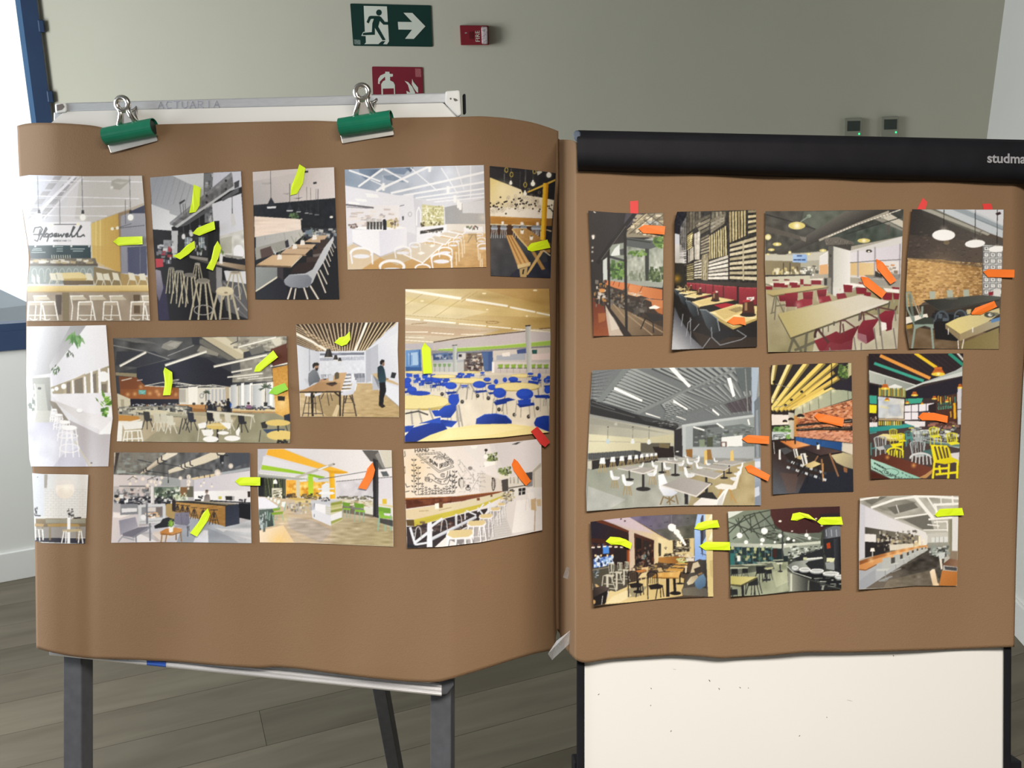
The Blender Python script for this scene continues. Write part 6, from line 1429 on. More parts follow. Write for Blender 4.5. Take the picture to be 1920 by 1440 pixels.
for (x, y) in ((525,1000),(680,950),(250,1080)): p.ring('c9c6c4',9, x, y + 40,28,60,180,360); p.l('c9c6c4',9, x - 28, y + 40, x - 38, y + 110); p.l('c9c6c4',9, x + 28, y + 40, x + 34, y + 110)
p.g('cac6c4','e4e1e0',(900,1100,1400,900),1000,900,1180,740,1560,730,1562,1100,1000,1215,980,1000); p.f('eeecec',1290,780,1480,760,1480,1090,1240,1130); p.f('c2bebc',1000,1000,1180,960,1250,1140,1030,1190, a=.5); p.l('b8a08a',10,1490,760,1480,1108)
for k in range(14): y = 860 + k * 24; p.l('aeb0b4',5,1000 + k * 3, y, 1130 + k * 8, y - 26, a=.7)
p.f('9a9698',560,1180,880,1000,1010,900,1180,760,1200,800,1060,960,1010,1190,700,1260, a=.75); p.f('5d5658',560,1190,760,1080,800,1150,700,1250, a=.5)
def wstool(x, y, w, h, h2):
    for k in (-1,-.35,.45,1): p.l('8d8a8c', max(3, w * .07), x + k * w * .8 + w * .1, y + h, x + k * w * 1.05 + w * .1, y + h + h2); p.l('f0eff2', max(5, w * .13), x + k * w * .8, y + h, x + k * w * 1.05, y + h + h2)
    p.l('e4e3e6', max(4, w * .07), x - w * .95, y + h + h2 * .6, x + w * .95, y + h + h2 * .5)
    p.f('ecebee', x - w, y + h * .5, x - w * .85, y - h * .4, x + w * .9, y - h * .6, x + w, y + h * .2, x + w * .8, y + h, x - w * .8, y + h * 1.1); p.f('d8c492', x - w * .9, y + h * .3, x - w * .7, y - h * .55, x + w * .85, y - h * .75, x + w * .9, y + h * .05, x + w * .6, y + h * .6, x - w * .5, y + h * .8)
for a_ in ((1220,690,26,12,50),(1195,720,28,14,60),(1140,760,34,16,80),(1130,820,44,20,130),(1065,870,58,24,150),(965,945,76,30,190),(865,1020,105,40,190),(690,1130,150,60,200)): wstool(*a_)
p.blot(['c9bf9c','8a8470','55504a','a9a288'], (1130,670,1260,780),50,22,18)
p.g('eceaea','dcdad8',(1400,680,1550,760),1395,670,1440,640,1555,650,1562,740,1480,750); p.f('efedec',1400,700,1470,690,1480,760,1420,770); p.f('c9b08a',1440,770,1490,760,1500,890,1445,880); p.f('d3bc98',1500,770,1550,765,1552,840,1510,840)
for q in ((1395,760,1385,890),(1340,690,1345,780),(1420,770,1430,860)): p.l('dcd8d4',7, *q)
p.build('L','photo print of a long light wood bar table with stools beneath chalk-style wall lettering', lift=(0,0.003,0.002,0.003))

p = Pic(V4,(240,348,320,355,500,357,662,360),(262,858,320,872,500,877,638,878),(240,348,252,600,262,858),(662,360,650,620,638,878),'d9d6d2')
p.g('c3c9d2','dddad6',(250,450,400,500),238,345,665,358,650,690,255,690); p.f('cfd2d8',240,348,330,356,330,670,258,680); p.f('9a938a',332,358,357,358,352,460,332,460)
for r in range(12):
    y = 468 + r * 18; p.l('c6c2be',2.5,332, y, 655, y + 3)
    for k in range(8): x = 340 + k * 40 + (r % 2) * 20; p.l('cbc7c3',2.5, x, y, x, y + 18)
p.e('efe6da',488,470,70,70); p.e('e0d4c6',488,500,62,42, a=.6); p.glow('fff8ea',495,460,50,.7); p.f('dfd9d4',410,400,570,400,560,430,420,440, a=.8)
p.g('8a7a5e','6d604c',(300,700,300,780),262,690,650,685,645,780,262,780); p.f('a88a54',355,730,500,725,590,732,600,752,360,750); p.f('a9b0ac',340,695,640,690,640,725,345,725, a=.5)
p.f('96918c',262,752,645,750,642,835,262,832); p.f('2e2c36',262,832,642,838,640,880,262,862)
for x in (320,372,380,575,600): p.l('8a7858',6, x, 755, x, 850)
p.f('2a2526',262,662,306,664,304,672,262,670); p.f('2a2526',550,680,610,678,606,688,556,690); p.l('3a3634',5,515,615,520,650); p.blot(['55504c','d8d4d0','2c2a2c'], (498,612,545,680),20,14,18); p.blot(['33302e'], (258,595,280,650),6,10,24)
p.f('efeeee',505,680,528,680,526,875,505,875); p.f('b9a886',470,770,605,768,620,788,465,790)
for q in ((480,785,462,872),(495,785,492,872),(595,785,588,872),(608,785,622,875),(262,680,268,850),(290,770,298,855),(318,770,324,850)): p.l('f0eeec',9, *q)
p.f('b09468',262,725,330,730,325,750,262,748); p.l('d8d2c4',5,262,770,320,770); p.e('5a6a70',282,378,4,4)
p.build('L','small photo print of a white brick wall with a round lamp over a cafe table')

# ------------------------------------------------------------------ right sheet, top row
p = Pic(W3,(62,120,300,138,500,145,740,138),(108,1250,400,1247,735,1240),(62,120,80,500,108,1250),(740,138,738,700,735,1240),'2c2826')
p.g('35302f','262224',(100,200,400,300),60,115,560,140,420,300,200,500,110,700,70,400); p.f('45404a',400,145,560,145,400,280,380,250)
p.f('8f8672',560,150,740,138,738,400,600,360,400,360,410,310); p.blot(['c9bc9c','e6dcc2','6d6452','a0947a','b8c0c4'], (440,150,735,340),60,60,28, a=.8)
for q in ((410,300,570,150),(430,330,660,150),(500,330,735,160),(600,150,735,250),(560,200,735,330)): p.l('4a4438',6, *q)
p.l('d6c49c',7,415,292,590,148)
p.g('8d9488','b4b8ae',(420,600,730,600),250,430,740,350,735,800,250,760); p.f('a9ada2',415,560,580,500,580,750,415,740); p.g('9da397','c3c6bd',(610,500,730,700),608,470,735,430,735,760,610,755); p.n(.06,26,415,440,735,430,735,760,415,740, sx=.6)
p.f('55595a',400,360,740,400,735,430,600,470,410,440); p.l('30332f',12,410,375,620,405); p.f('363a36',572,460,610,465,608,752,575,750)
p.blot(['4f6e34','6a8a44','86a85a','3a4f2a','a5bf78'], (640,340,735,440),50,40,26); p.blot(['6d8f44','4d6a34','86a858'], (415,470,570,520),34,30,20); p.blot(['4a6a34','6f9448','33482a','8aa860'], (250,560,385,720),80,30,34); p.blot(['3a4a30','4d5f3c','6a7a54'], (600,620,730,750),60,26,34); p.blot(['77806a','5a6450'], (415,640,570,745),40,18,40, a=.5)
p.f('c4cac6',190,570,232,540,235,750,190,755); p.f('d8dcd8',300,460,345,420,345,520,260,530); p.f('3a3c3e',250,520,385,560,385,580,250,545); p.f('4a4c4c',345,470,385,460,385,520,350,520)
p.f('9a9e96',240,740,735,765,730,815,240,770); p.f('c8784a',200,745,400,770,730,835,730,920,560,905,400,850,220,785); p.g('d48a58','bc7040',(430,800,700,880),420,785,545,800,730,830,728,915,540,880,420,835)
for q in ((300,755,285,790),(345,765,335,805),(430,785,415,840),(550,800,520,860)): p.l('7d3a18',6, *q)
p.f('3a2f28',220,790,420,850,600,905,735,960,735,1240,400,1245,230,960); p.blot(['6d665e','4a4640','8a8478','25211f','94704a'], (230,820,420,980),70,26,24); p.f('cfa27a',415,850,560,880,500,895,420,875); p.blot(['d8d0c4','b9aea0'], (430,850,540,880),10,30,8)
p.f('c07a4c',560,910,735,925,735,1050,640,990,630,940); p.f('a86438',640,990,735,1000,735,1055,690,1040); p.f('efe9e2',608,990,660,970,710,990,680,1005,615,1002)
p.g('7d6a52','5a4838',(450,1100,650,1240),260,960,410,1020,620,1120,735,1170,735,1242,430,1246,380,1160,240,990)
for q in ((420,1060,640,1240),(460,1050,735,1215),(290,960,390,1080)): p.l('98846a',10, *q)
p.f('2b2828',590,1040,680,1050,735,1075,735,1105,650,1118,620,1100,560,1020,550,930,565,930,575,1000); p.ring('8d8680',5,600,950,50,40,150,330)
for q in ((580,1080,535,1185),(580,1085,645,1130,650,1220),(560,1020,610,1080)): p.l('25211f',10, *q)
p.blot(['4f4a44','2a2624','77706a'], (420,900,560,1040),40,40,40, a=.7)
p.f('1f1d1c',378,270,405,250,418,1210,395,1190); p.f('1d1b1b',235,440,256,430,262,1040,248,1020); p.l('232120',12,188,510,190,800); p.l('2a2826',8,160,580,162,780); p.l('1e1c1c',34,150,590,260,420,480,150); p.l('6a645c',5,180,560,400,260)
p.g('6d3420','8a4a2c',(150,1000,200,1240),105,900,200,950,230,1100,250,1248,108,1250); p.f('a5683c',150,1045,220,1040,215,1110,155,1130, a=.7); p.f('b9a898',215,960,300,1090,385,1245,250,1248,225,1080); p.f('2a211f',200,920,410,1190,455,1245,380,1246,210,960); p.f('d2cac0',240,1030,290,1080,345,1180,270,1200, a=.6)
p.blot(['2a2422','77706a','a87a44','3f3834','c9c2b8','5a2f20'], (110,740,215,960),70,26,30); p.f('c98a4c',160,825,210,822,210,855,165,858)
for x, y in ((106,350),(100,450),(98,490),(98,570)): p.glow('f6efe0', x, y, 16 if y > 400 else 26,1)
p.f('e9e2d8',95,340,118,340,116,375,98,378); p.f('f0ece4',110,125,130,135,128,142,108,132)
p.build('R','photo print of a dark glazed terrace with orange banquette and greenery', lift=(0.004,0,0,0))

p = Pic(W3,(862,130,1100,125,1350,118,1573,112),(812,1373,1000,1365,1300,1355,1582,1345),(862,130,838,220,842,700,812,1373),(1573,112,1580,700,1582,1345),'201d1b')
p.f('1c1c24',850,130,950,125,900,320,845,340); p.f('2a2724',940,120,1580,110,1580,770,940,760)
p.f('c9cbd4',842,325,885,335,885,590,842,585); p.g('d8d4d4','b9b5b0',(850,400,930,500),842,420,900,430,935,600,842,590); p.f('2b2822',842,590,945,595,960,790,842,800); p.glow('c9982c',860,730,60,.8)
def pallet(q, n, vert, c1='cfc5ac', c2='a59a80', g_=.35):
    (ax, ay, bx, by, cx, cy, dx, dy) = q
    for k in range(n):
        t0, t1 = k / n, (k + 1 - g_) / n; c = c1 if k % 3 else c2
        if vert: p.f(c, ax + (bx - ax) * t0, ay + (by - ay) * t0, ax + (bx - ax) * t1, ay + (by - ay) * t1, dx + (cx - dx) * t1, dy + (cy - dy) * t1, dx + (cx - dx) * t0, dy + (cy - dy) * t0)
        else: p.f(c, ax + (dx - ax) * t0, ay + (dy - ay) * t0, bx + (cx - bx) * t0, by + (cy - by) * t0, bx + (cx - bx) * t1, by + (cy - by) * t1, ax + (dx - ax) * t1, ay + (dy - ay) * t1)
pallet((1335,425,1580,350,1580,770,1335,750),8, False, 'cdc3a6','b5aa8c',.42); p.f('b8ad90',1450,400,1466,396,1466,750,1452,750)
pallet((1330,130,1490,118,1490,340,1335,410),6, True, 'c9b988','a8976a',.4); pallet((1500,118,1575,112,1578,330,1500,350),5, False, 'cdbf98','8f8468',.5)
pallet((1150,350,1310,250,1318,520,1150,560),8, True, 'dccf9c','b8a878',.42); pallet((1145,580,1320,520,1322,750,1140,745),6, False, 'e2ddd2','c6c0b4',.28); pallet((1175,130,1310,125,1300,210,1170,320),4, True, '8d8674','6d6858',.2); pallet((1160,200,1290,150,1290,240,1165,330),4, False, '9a9484','77705f',.2)
pallet((1085,520,1150,500,1140,750,1080,740),4, True, 'cfc4a0','a89c7a',.35); pallet((1075,370,1150,330,1150,500,1075,520),6, False, 'a39a86','7d7462',.35); pallet((1015,330,1070,300,1065,560,1020,560),2, True, 'd0cbc0','c2bcb0',.05); pallet((1015,580,1080,560,1080,740,1015,740),7, False, 'dcd6c8','c4bca8',.42)
pallet((950,350,1000,310,1000,450,955,480),8, False, 'd8c88c','b8a86c',.35); pallet((960,480,1012,440,1012,560,960,590),3, True, 'cdc6b8','b0a898',.2); pallet((890,270,945,170,945,480,885,560),9, True, '8f8d8a','6d6b68',.3); pallet((885,480,945,470,945,600,885,590),6, False, 'c6c4c2','a09e9c',.3); pallet((950,130,1080,125,1080,230,950,330),5, True, '6d6658','4d483e',.2); pallet((1010,220,1160,150,1150,300,1080,340),4, False, '8a8270','5f5a4c',.25); pallet((950,610,1010,590,1010,750,950,750),8, False, 'b5a878','8d8058',.4)
p.l('f0e6b4',8,1000,330,980,400); p.glow('fff0b8',985,350,34,.7); p.glow('f4eedc',1058,236,16,.9); p.n(.05,12,850,115,1578,112,1580,770,940,760, seed=7)
p.f('3a3430',945,752,1580,770,1580,815,1400,800,950,775)
for (x0, x1, t, b) in ((950,968,765,810),(970,995,766,820),(998,1028,768,825),(1030,1066,770,835),(1070,1118,774,850),(1120,1182,780,870),(1188,1275,788,890),(1282,1400,797,920),(1418,1578,808,960)): p.g('96323c','7a2630',(x0, t, x0, b), x0, t, x1, t + 6, x1, b + 10, x0, b); p.l('c05a60',4, x0, t + 4, x1, t + 10)
p.f('5c1c24',1050,880,1160,890,1140,910,1050,900); p.f('a02430',1190,970,1300,950,1400,970,1260,1000)
p.g('3a3a42','b8babf',(1000,1150,820,1300),838,980,880,1080,960,1200,1090,1320,1090,1365,812,1373); p.f('1c1818',900,1000,1060,1000,1300,1180,1582,1130,1582,1345,1100,1360,980,1250); p.f('3a2c24',990,1200,1180,1260,1582,1260,1582,1345,1090,1360, a=.6)
for q in ((870,860,950,838,1060,850,960,870),(915,890,1020,860,1180,870,1030,905),(1000,940,1190,890,1380,925,1065,985),(845,825,880,815,960,825,900,838),(1155,1035,1400,960,1582,980,1580,1090,1370,1165)): p.f('dcc98e', *q); p.l('f0e4b8',9, q[0], q[1], *q[6:8])
p.f('c6ad70',1200,1030,1390,975,1480,1010,1290,1100, a=.8); p.f('b09a5c',1150,1035,1370,1165,1580,1085,1580,1105,1365,1190,1150,1060); p.f('cdb67a',1040,945,1180,905,1260,930,1090,970, a=.8); p.f('8a7448',1000,942,1065,985,1065,1000,1000,955)
for k in range(6): p.l('3a322c',4,1330 + k * 18,1010 - k * 5,1400 + k * 16,1035 - k * 5)
for x, y, s_ in ((980,815,.45),(1062,845,.55),(1205,890,.8),(1500,990,1.4)):
    p.f('4a2a20', x - 40 * s_, y + 50 * s_, x - 30 * s_, y - 40 * s_, x + 35 * s_, y - 40 * s_, x + 45 * s_, y + 50 * s_); p.f('a83434', x - 30 * s_, y - 48 * s_, x + 20 * s_, y - 50 * s_, x + 18 * s_, y - 36 * s_, x - 28 * s_, y - 36 * s_); p.f('c9a878', x - 22 * s_, y - 30 * s_, x - 4 * s_, y - 30 * s_, x - 4 * s_, y + 20 * s_, x - 22 * s_, y + 20 * s_, a=.6); p.f('d8d0c4', x + 2 * s_, y - 60 * s_, x + 30 * s_, y - 58 * s_, x + 28 * s_, y - 40 * s_, x + 4 * s_, y - 42 * s_); p.e('2c2220', x, y + 48 * s_, 52 * s_, 14 * s_)
p.f('e8e2da',1490,900,1555,895,1555,920,1490,925); p.f('a83038',1452,925,1520,920,1520,940,1455,945); p.blot(['3a3230'], (1498,904,1545,914),5,10,8); p.blot(['8a7448','3f342c','c9b890'], (850,785,960,830),20,16,26)
for (x, y, s_) in ((850,850,.5),(900,905,.75),(980,985,1.05),(1130,1090,1.6)):
    p.g('4d555c','23272b',(x - 50 * s_, y, x + 60 * s_, y + 60 * s_), x - 40 * s_, y - 50 * s_, x - 5 * s_, y - 48 * s_, x + 60 * s_, y + 0 * s_, x + 75 * s_, y + 80 * s_, x + 45 * s_, y + 110 * s_, x - 5 * s_, y + 40 * s_); p.l('8d979e',5 * s_, x - 40 * s_, y - 50 * s_, x - 5 * s_, y - 48 * s_, x + 58 * s_, y + 0, x + 72 * s_, y + 70 * s_); p.f('1b1c20', x + 20 * s_, y + 90 * s_, x + 120 * s_, y + 60 * s_, x + 160 * s_, y + 90 * s_, x + 60 * s_, y + 130 * s_)
for q in ((1170,1170,1175,1260,1250,1330,1440,1280,1485,1250,1400,1195),(1160,1265,1090,1360),(980,1080,985,1330),(945,1250,960,1130,990,1100),(900,1160,915,1050),(1060,1140,1010,1200)): p.l('8f949a',7, *q)
p.build('R','photo print of a diner with pallet-clad wall, red banquette and black chairs', lift=(0.007,0,0,0.002))

p = Pic(W4,(72,125,500,122,900,115,1315,108),(97,1392,500,1388,900,1375,1260,1363),(72,125,68,600,97,1392),(1315,108,1290,750,1270,1150,1260,1363),'a8a396')
p.g('4f4d48','3f423e',(100,200,900,300),68,118,1320,105,1305,350,900,430,640,480,400,500,70,510); p.f('5c6258',420,128,800,118,640,240,520,290,400,210); p.f('4c544e',800,330,1310,170,1308,350,870,430); p.f('424944',640,330,900,260,880,400,620,420); p.n(.04,40,68,118,1320,105,1305,350,640,480,70,510)
p.f('c6c0b2',1110,180,1190,145,1312,215,1312,275); p.f('8d8a80',1050,195,1110,180,1312,290,1300,300); p.l('30322f',8,800,330,1300,180); p.f('55524c',1165,250,1195,245,1190,330,1170,332)
p.g('6d6a64','3c3936',(500,250,560,380),440,345,800,120,1280,108,1060,190,640,360,440,440,240,520,180,540,175,505,350,410); p.l('a8a294',20,560,385,900,240,1180,130); p.l('e4ddd0',9,640,352,900,245,1290,110)
for k in range(22): x = 660 + k * 28; p.l('55514c',4, x, 345 - k * 9.5, x - 14,322 - k * 9.5)
p.f('5a554e',72,255,380,345,440,370,430,400,380,380,72,310); p.f('77716a',380,350,440,360,438,402,400,385); p.l('2c2b2a',9,80,155,330,225,520,285); p.f('6a655e',600,370,720,355,860,400,870,430,620,430); p.f('45423e',700,430,850,420,840,480,780,480); p.n(.06,12,600,370,860,400,870,440,620,430, sx=.5)
p.f('c3c0b2',70,510,320,520,640,485,640,560,320,580,72,570); p.g('8f8468','766c54',(100,600,400,600),68,568,320,575,390,590,390,690,70,700); p.f('a9a594',390,580,545,585,545,680,390,690); p.blot(['d8cfae','c9b980','55503f','efe9d2','8a7d58'], (130,620,360,700),50,24,34); p.blot(['5a5a54','e6e4da','8d8c82'], (380,610,530,690),40,30,22); p.l('3a352c',6,235,590,235,700); p.l('3a352c',6,295,590,295,690)
p.f('3d3c3a',66,700,480,690,480,705,66,715); p.f('c6c2ae',66,715,470,703,480,780,68,780)
p.g('a9c3e6','86a8d8',(320,520,450,580),318,512,448,514,448,588,318,586); p.l('3a4f86',12,358,528,398,528); [p.l('2c4070',12, x, 563, x + 28,563) for x in (328,364,402)]
p.f('e6e4e2',560,530,635,485,640,690,555,690); p.f('d8a878',560,610,635,600,638,690,558,695); p.f('dcdad8',560,540,635,500,636,600,560,605)
p.g('c9c9c2','e4e2de',(690,600,830,600),685,440,835,480,835,770,900,800,700,890,680,880); p.f('5c5a55',638,440,684,435,680,900,640,890); p.e('3d3c3a',658,525,9,14); p.f('8a877e',600,720,665,725,660,880,605,800); p.f('3a3a38',600,730,628,730,628,790,600,790); p.e('c2b8a8',745,830,8,10)
p.f('d3d0ce',835,480,1305,350,1290,750,835,720); p.g('dddae0','d2cdd6',(850,550,1280,450),835,500,1300,420,1295,590,835,590); p.g('d6b884','e2c89a',(850,640,1050,640),838,588,1060,590,1060,715,838,700); p.f('e0dcd8',1060,580,1290,575,1285,700,1060,715); p.blot(['8a7a6a','c98a5c','5a564e','b0a898'], (1070,600,1240,700),30,34,22)
for q in ((905,480,905,715),(1060,450,1055,720),(1285,420,1280,720)): p.l('a39fa6',14, *q)
p.l('6d6a68',7,835,588,1060,572,1290,560); p.f('5f5c56',960,700,1290,690,1285,740,1000,730, a=.6); p.f('3c3a36',1060,660,1130,700,1120,725,1060,715); p.f('9a978e',900,735,1285,740,1280,800,950,790)
p.g('aaa084','8f8866',(120,1000,300,1380),68,780,480,780,700,890,1000,800,1275,830,1262,1370,95,1395); p.f('c6c0b0',540,1080,1270,1050,1262,1370,500,1390, a=.7); p.n(.03,60,68,780,1275,830,1262,1370,95,1395)
RD = '7d2530'
for q in ((110,775,350,752,400,770,120,800),(470,735,590,728,590,750,480,748)): p.f('e4dfd2', *q)
for (x, y, w, h) in ((165,745,55,14),(265,742,48,12),(195,790,100,40),(325,780,70,30),(245,800,60,24),(345,800,80,26),(400,760,30,50),(530,765,90,40),(105,815,60,30),(450,790,70,16)): p.f(RD if h > 15 else '6d3034', x - w / 2, y - h / 2, x + w / 2, y - h / 2 + 3, x + w / 2, y + h / 2, x - w / 2, y + h / 2)
p.l('5d5a54',6,75,780,140,800); p.g('b0a070','c4b88c',(100,860,600,810),80,842,560,790,640,805,140,885,85,870); p.f('6d6448',85,868,140,884,640,806,640,816,140,898)
for q in ((155,895,130,1040),(170,895,155,1100),(175,900,240,1040),(120,1045,150,1035),(160,980,300,960)): p.l('6d6a58',12, *q)
for (x, y, w, h) in ((305,920,120,130),(455,890,95,90),(580,860,90,70),(225,905,70,60)): p.g('8a2c38','66202a',(x, y - h / 2, x, y + h / 2), x - w / 2, y - h / 2 + 10, x + w / 2, y - h / 2, x + w / 2 - 8, y + h / 2, x - w / 2 + 10, y + h / 2); p.l('bdb6a8',6, x - w * .4, y + h / 2, x - w * .45, y + h); p.l('bdb6a8',6, x + w * .35, y + h / 2, x + w * .4, y + h)
for (x, y, w, h) in ((815,820,85,70),(935,840,100,60),(990,870,70,40),(1170,890,90,70),(1245,820,70,30),(1250,890,60,60),(930,770,40,14)): p.f(RD, x - w / 2, y - h / 2, x + w / 2, y - h / 2 + 6, x + w / 2 - 6, y + h / 2, x - w / 2 + 8, y + h / 2); p.l('a8a298',6, x - w * .3, y + h / 2, x - w * .35, y + h)
p.f('f0ece8',775,780,860,772,1010,800,960,812); p.f('ece8e2',1130,815,1275,830,1275,862,1160,850)
p.f('8d2e3a',345,935,420,912,495,918,495,965,360,1000); p.glow('d8c0b4',365,970,50,.5); p.f('8a2c38',545,895,650,885,668,930,560,955); p.glow('d8c0b4',560,930,36,.5); p.f('82313a',710,868,790,862,808,905,720,918)
p.g('b0a472','d6d0c4',(300,1150,950,920),185,1048,930,876,1190,935,1190,948,300,1262); p.f('c9c3b2',640,950,930,880,1180,935,800,1040, a=.5); p.f('57523f',185,1048,300,1262,1190,945,1190,960,300,1280,190,1075)
for q in ((320,1275,285,1388),(325,1275,395,1385),(445,1225,430,1388),(340,1375,520,1300),(590,1165,590,1230),(640,1150,640,1210)): p.l('5d5a4a',24, *q) if q[0] < 500 else p.l('5d5a4a',10, *q)
for q in ((1090,990,1110,1240),(920,1050,915,1110),(1190,940,1180,1000),(690,1120,690,1150)): p.l('55524a',14, *q)
p.g('7a222e','611a24',(600,1200,800,1370),510,1290,640,1240,710,1205,745,1225,920,1150,860,1270,850,1372,560,1385); p.f('8a4a50',650,1300,740,1320,860,1280,850,1372,600,1385, a=.3); p.ring('3c2624',22,545,1250,26,60,170,300); p.l('4a2f2c',20,555,1200,640,1305)
p.g('812836','66202c',(940,1100,1020,1280),905,1180,950,1110,1100,1090,1040,1180,1060,1270,980,1320,900,1270); p.f('a98a90',890,1215,980,1240,990,1320,905,1290, a=.6); p.g('812836','6d222e',(1130,1050,1180,1180),1090,1060,1150,1020,1240,1020,1215,1120,1210,1190,1160,1205,1110,1110)
for q in ((745,1230,750,1110,790,1108,890,1180),(770,1140,780,1225),(930,1100,940,1035,975,1035,1080,1090),(955,1050,960,1105),(1065,1010,1090,990,1240,1020,1255,980)): p.l('5a3a38',14, *q)
for q in ((870,1260,885,1372),(935,1310,935,1370),(1050,1180,1075,1365),(1110,1200,1130,1368),(1225,1180,1250,1360),(1080,1000,1115,1230),(1240,1020,1245,1110),(650,1355,655,1385)): p.l('77706a',12, *q)
p.f('e6e2dc',1115,1120,1160,1130,1165,1190,1120,1200)
for x, y, w, h in ((355,255,76,34),(958,390,58,20),(178,422,40,16),(126,472,30,12),(590,478,32,12),(96,358,28,26),(292,495,14,12),(95,512,16,8),(462,510,22,10)): p.l('5a5a54',4, x, y - h * 3.2, x, y - h * .6); p.f('4a4a42', x - w * .2, y - h * 1.1, x + w * .2, y - h * 1.1, x + w, y, x - w, y); p.e('d8c878', x, y, w, h); p.glow('fffbe8', x, y, h * 1.4,1)
p.e('2e2c2a',1005,485,28,12); p.f('2e2c2a',985,470,1020,470,1034,490,976,490); p.e('f6f0dc',1005,488,12,7); p.e('8f9a8a',465,168,20,16); p.l('7d8a7c',12,465,170,390,220)
p.build('R','photo print of a canteen with dark red armchairs, long tables and a big ceiling duct', lift=(0.004,0,0,0))

p = Pic(W5,(140,150,500,152,938,152),(115,1362,400,1366,898,1370),(140,150,100,560,85,900,85,1200,115,1362),(938,152,930,500,915,900,898,1370),'5a5048')
p.g('3a3634','55504c',(150,300,700,400),135,145,300,150,760,380,930,430,925,700,100,600); p.f('6d6c62',250,152,380,150,760,350,740,380,500,280); p.f('a6a49a',210,150,300,150,820,365,800,380); [p.l('4a4a44',4,230 + k * 15,160 + k * 6,245 + k * 15,205 + k * 6) for k in range(28)]; p.f('c3cad0',345,150,938,152,930,400,820,360); p.f('9aa4ac',480,150,600,150,935,300,930,330); p.f('d4d6dc',640,152,938,152,935,290,800,220); p.l('7d868c',8,690,230,930,330)
p.g('4a423e','5a5048',(150,450,700,500),105,370,760,440,757,650,105,575); p.blot(['5f544c','3a3432','6a5f58','4d4642'], (110,340,750,620),200,26,9, a=.6)
p.g('c09a64','8a6a44',(400,700,750,800),105,575,400,590,757,655,752,900,500,930,240,960,90,1080,88,800); rg = np.random.default_rng(12)
for r in range(28):
    for k in range(24):
        x = 95 + k * 28 + (r % 2) * 14 + rg.uniform(-3,3); y = 575 + r * 16 + (x - 100) * .07 * (1 - r / 26.0)
        if x > 745 or y > 920 + max(0,250 - x) * .8: continue
        p.f(['c89f66','b28a54','d8b47c','9a7446','a98556','86623c','e0bc86'][int(rg.integers(7))], x, y, x + 24, y + 2, x + 24, y + 13, x, y + 11, a=.75)
p.glow('e6c088',380,690,240,.35); p.f('3f3834',105,560,757,640,757,660,105,585, a=.35)
p.f('c6c8c8',757,460,930,470,912,920,755,900)
for r in range(8):
    for k in range(3): x = 762 + k * 58; y = 470 + r * 54; p.f('6d6e70', x, y, x + 50, y + 3, x + 49, y + 46, x, y + 44); p.f('e4e4e2', x + 7, y + 7, x + 43, y + 9, x + 42, y + 39, x + 7, y + 38); p.f(['4a4c50','8a8c90','2f3236','a8aaac'][(r * 3 + k) % 4], x + 14, y + 14, x + 34, y + 16 + (k * 5), x + 26, y + 32)
p.l('3a3c40',5,757,460,753,900); p.f('d8d6d2',850,850,912,850,910,910,850,905); p.f('8a2c34',805,875,848,865,845,900,808,902)
p.f('3d342c',88,1000,450,960,900,1000,900,1370,115,1362); p.f('6d5a44',95,1160,300,1200,900,1230,898,1370,115,1362); p.n(.05,26,95,1160,900,1230,898,1370,115,1362, sx=2); p.g('7a6c44','8d7f58',(600,1300,900,1300),560,1320,895,1180,898,1370,560,1368); p.f('e6e0d4',85,1090,270,1060,280,1090,88,1150); p.f('a8843c',88,1160,145,1150,140,1185,92,1195)
for x, y in ((318,890),(470,880),(612,875)): p.f('a8aea0', x - 28, y - 24, x + 24, y - 26, x + 26, y + 40, x - 22, y + 42); p.ring('c9a078',7, x - 60, y + 10,14,50,180,300); p.ring('c9a078',7, x + 60, y + 10,14,50,240,360)
p.g('2f2f2c','585a54',(300,1000,850,910),235,942,500,920,760,895,912,912,905,930,700,970,380,1030); p.f('3f403c',240,945,380,1030,900,935,900,950,390,1045); p.e('77796f',480,925,60,12, a=.5)
p.blot(['1f2024','33363c','55606a','18181b'], (290,1030,620,1130),60,60,50); p.ring('4a525a',16,400,1110,55,70,180,360); p.ring('55606a',12,560,1090,50,60,180,360); p.f('1c1a1c',330,1130,520,1120,540,1300,340,1280); p.f('c6b484',615,1025,655,1020,650,1060,620,1065)
p.g('d8c888','cabf94',(500,1150,850,1050),428,1150,540,1095,900,1010,904,1060,800,1130,560,1238); p.f('8a7a5c',428,1152,556,1238,556,1298,432,1190); p.g('9a8a68','a8a08a',(600,1260,880,1150),556,1238,800,1130,904,1090,900,1165,556,1298); p.e('4a4c44',815,1070,48,24); p.e('d8d8d0',822,1070,22,14); p.e('5d5f54',860,1065,40,16, a=.7); p.f('5f86b4',828,1110,904,1090,904,1120,830,1140)
for q in ((455,1190,455,1240),(540,1295,545,1365),(590,1285,575,1365),(668,1180,668,1220)): p.l('e4e0d8',8, *q)
CH = '8a9a90'
p.l(CH, 15,88,880,100,1020,160,1150); p.l(CH, 13,88,880,120,872,145,930,210,1080); p.f('6d7c74',100,890,130,890,165,1120,150,1140, a=.8); p.f('3a3f38',155,1130,250,1090,330,1100,325,1150,165,1158); p.f(CH, 150,1155,325,1150,330,1190,300,1180,250,1165,200,1180,165,1200)
for q in ((165,1180,140,1360),(310,1180,325,1362),(230,1000,225,1090)): p.l(CH, 18, *q)
p.l('c8a07c',5,150,930,200,1060); p.l('c8a07c',5,180,940,215,1060)
for x, y, rx, ry in ((415,376,100,48),(688,450,88,34),(880,496,74,26)): p.l('2b2a2a',6, x + 3,155, x, y - ry); p.e('fdfbf8', x, y, rx, ry, rot=0 if x < 500 else -4); p.glow('fff6e4', x, y - ry, ry * 1.1,.45)
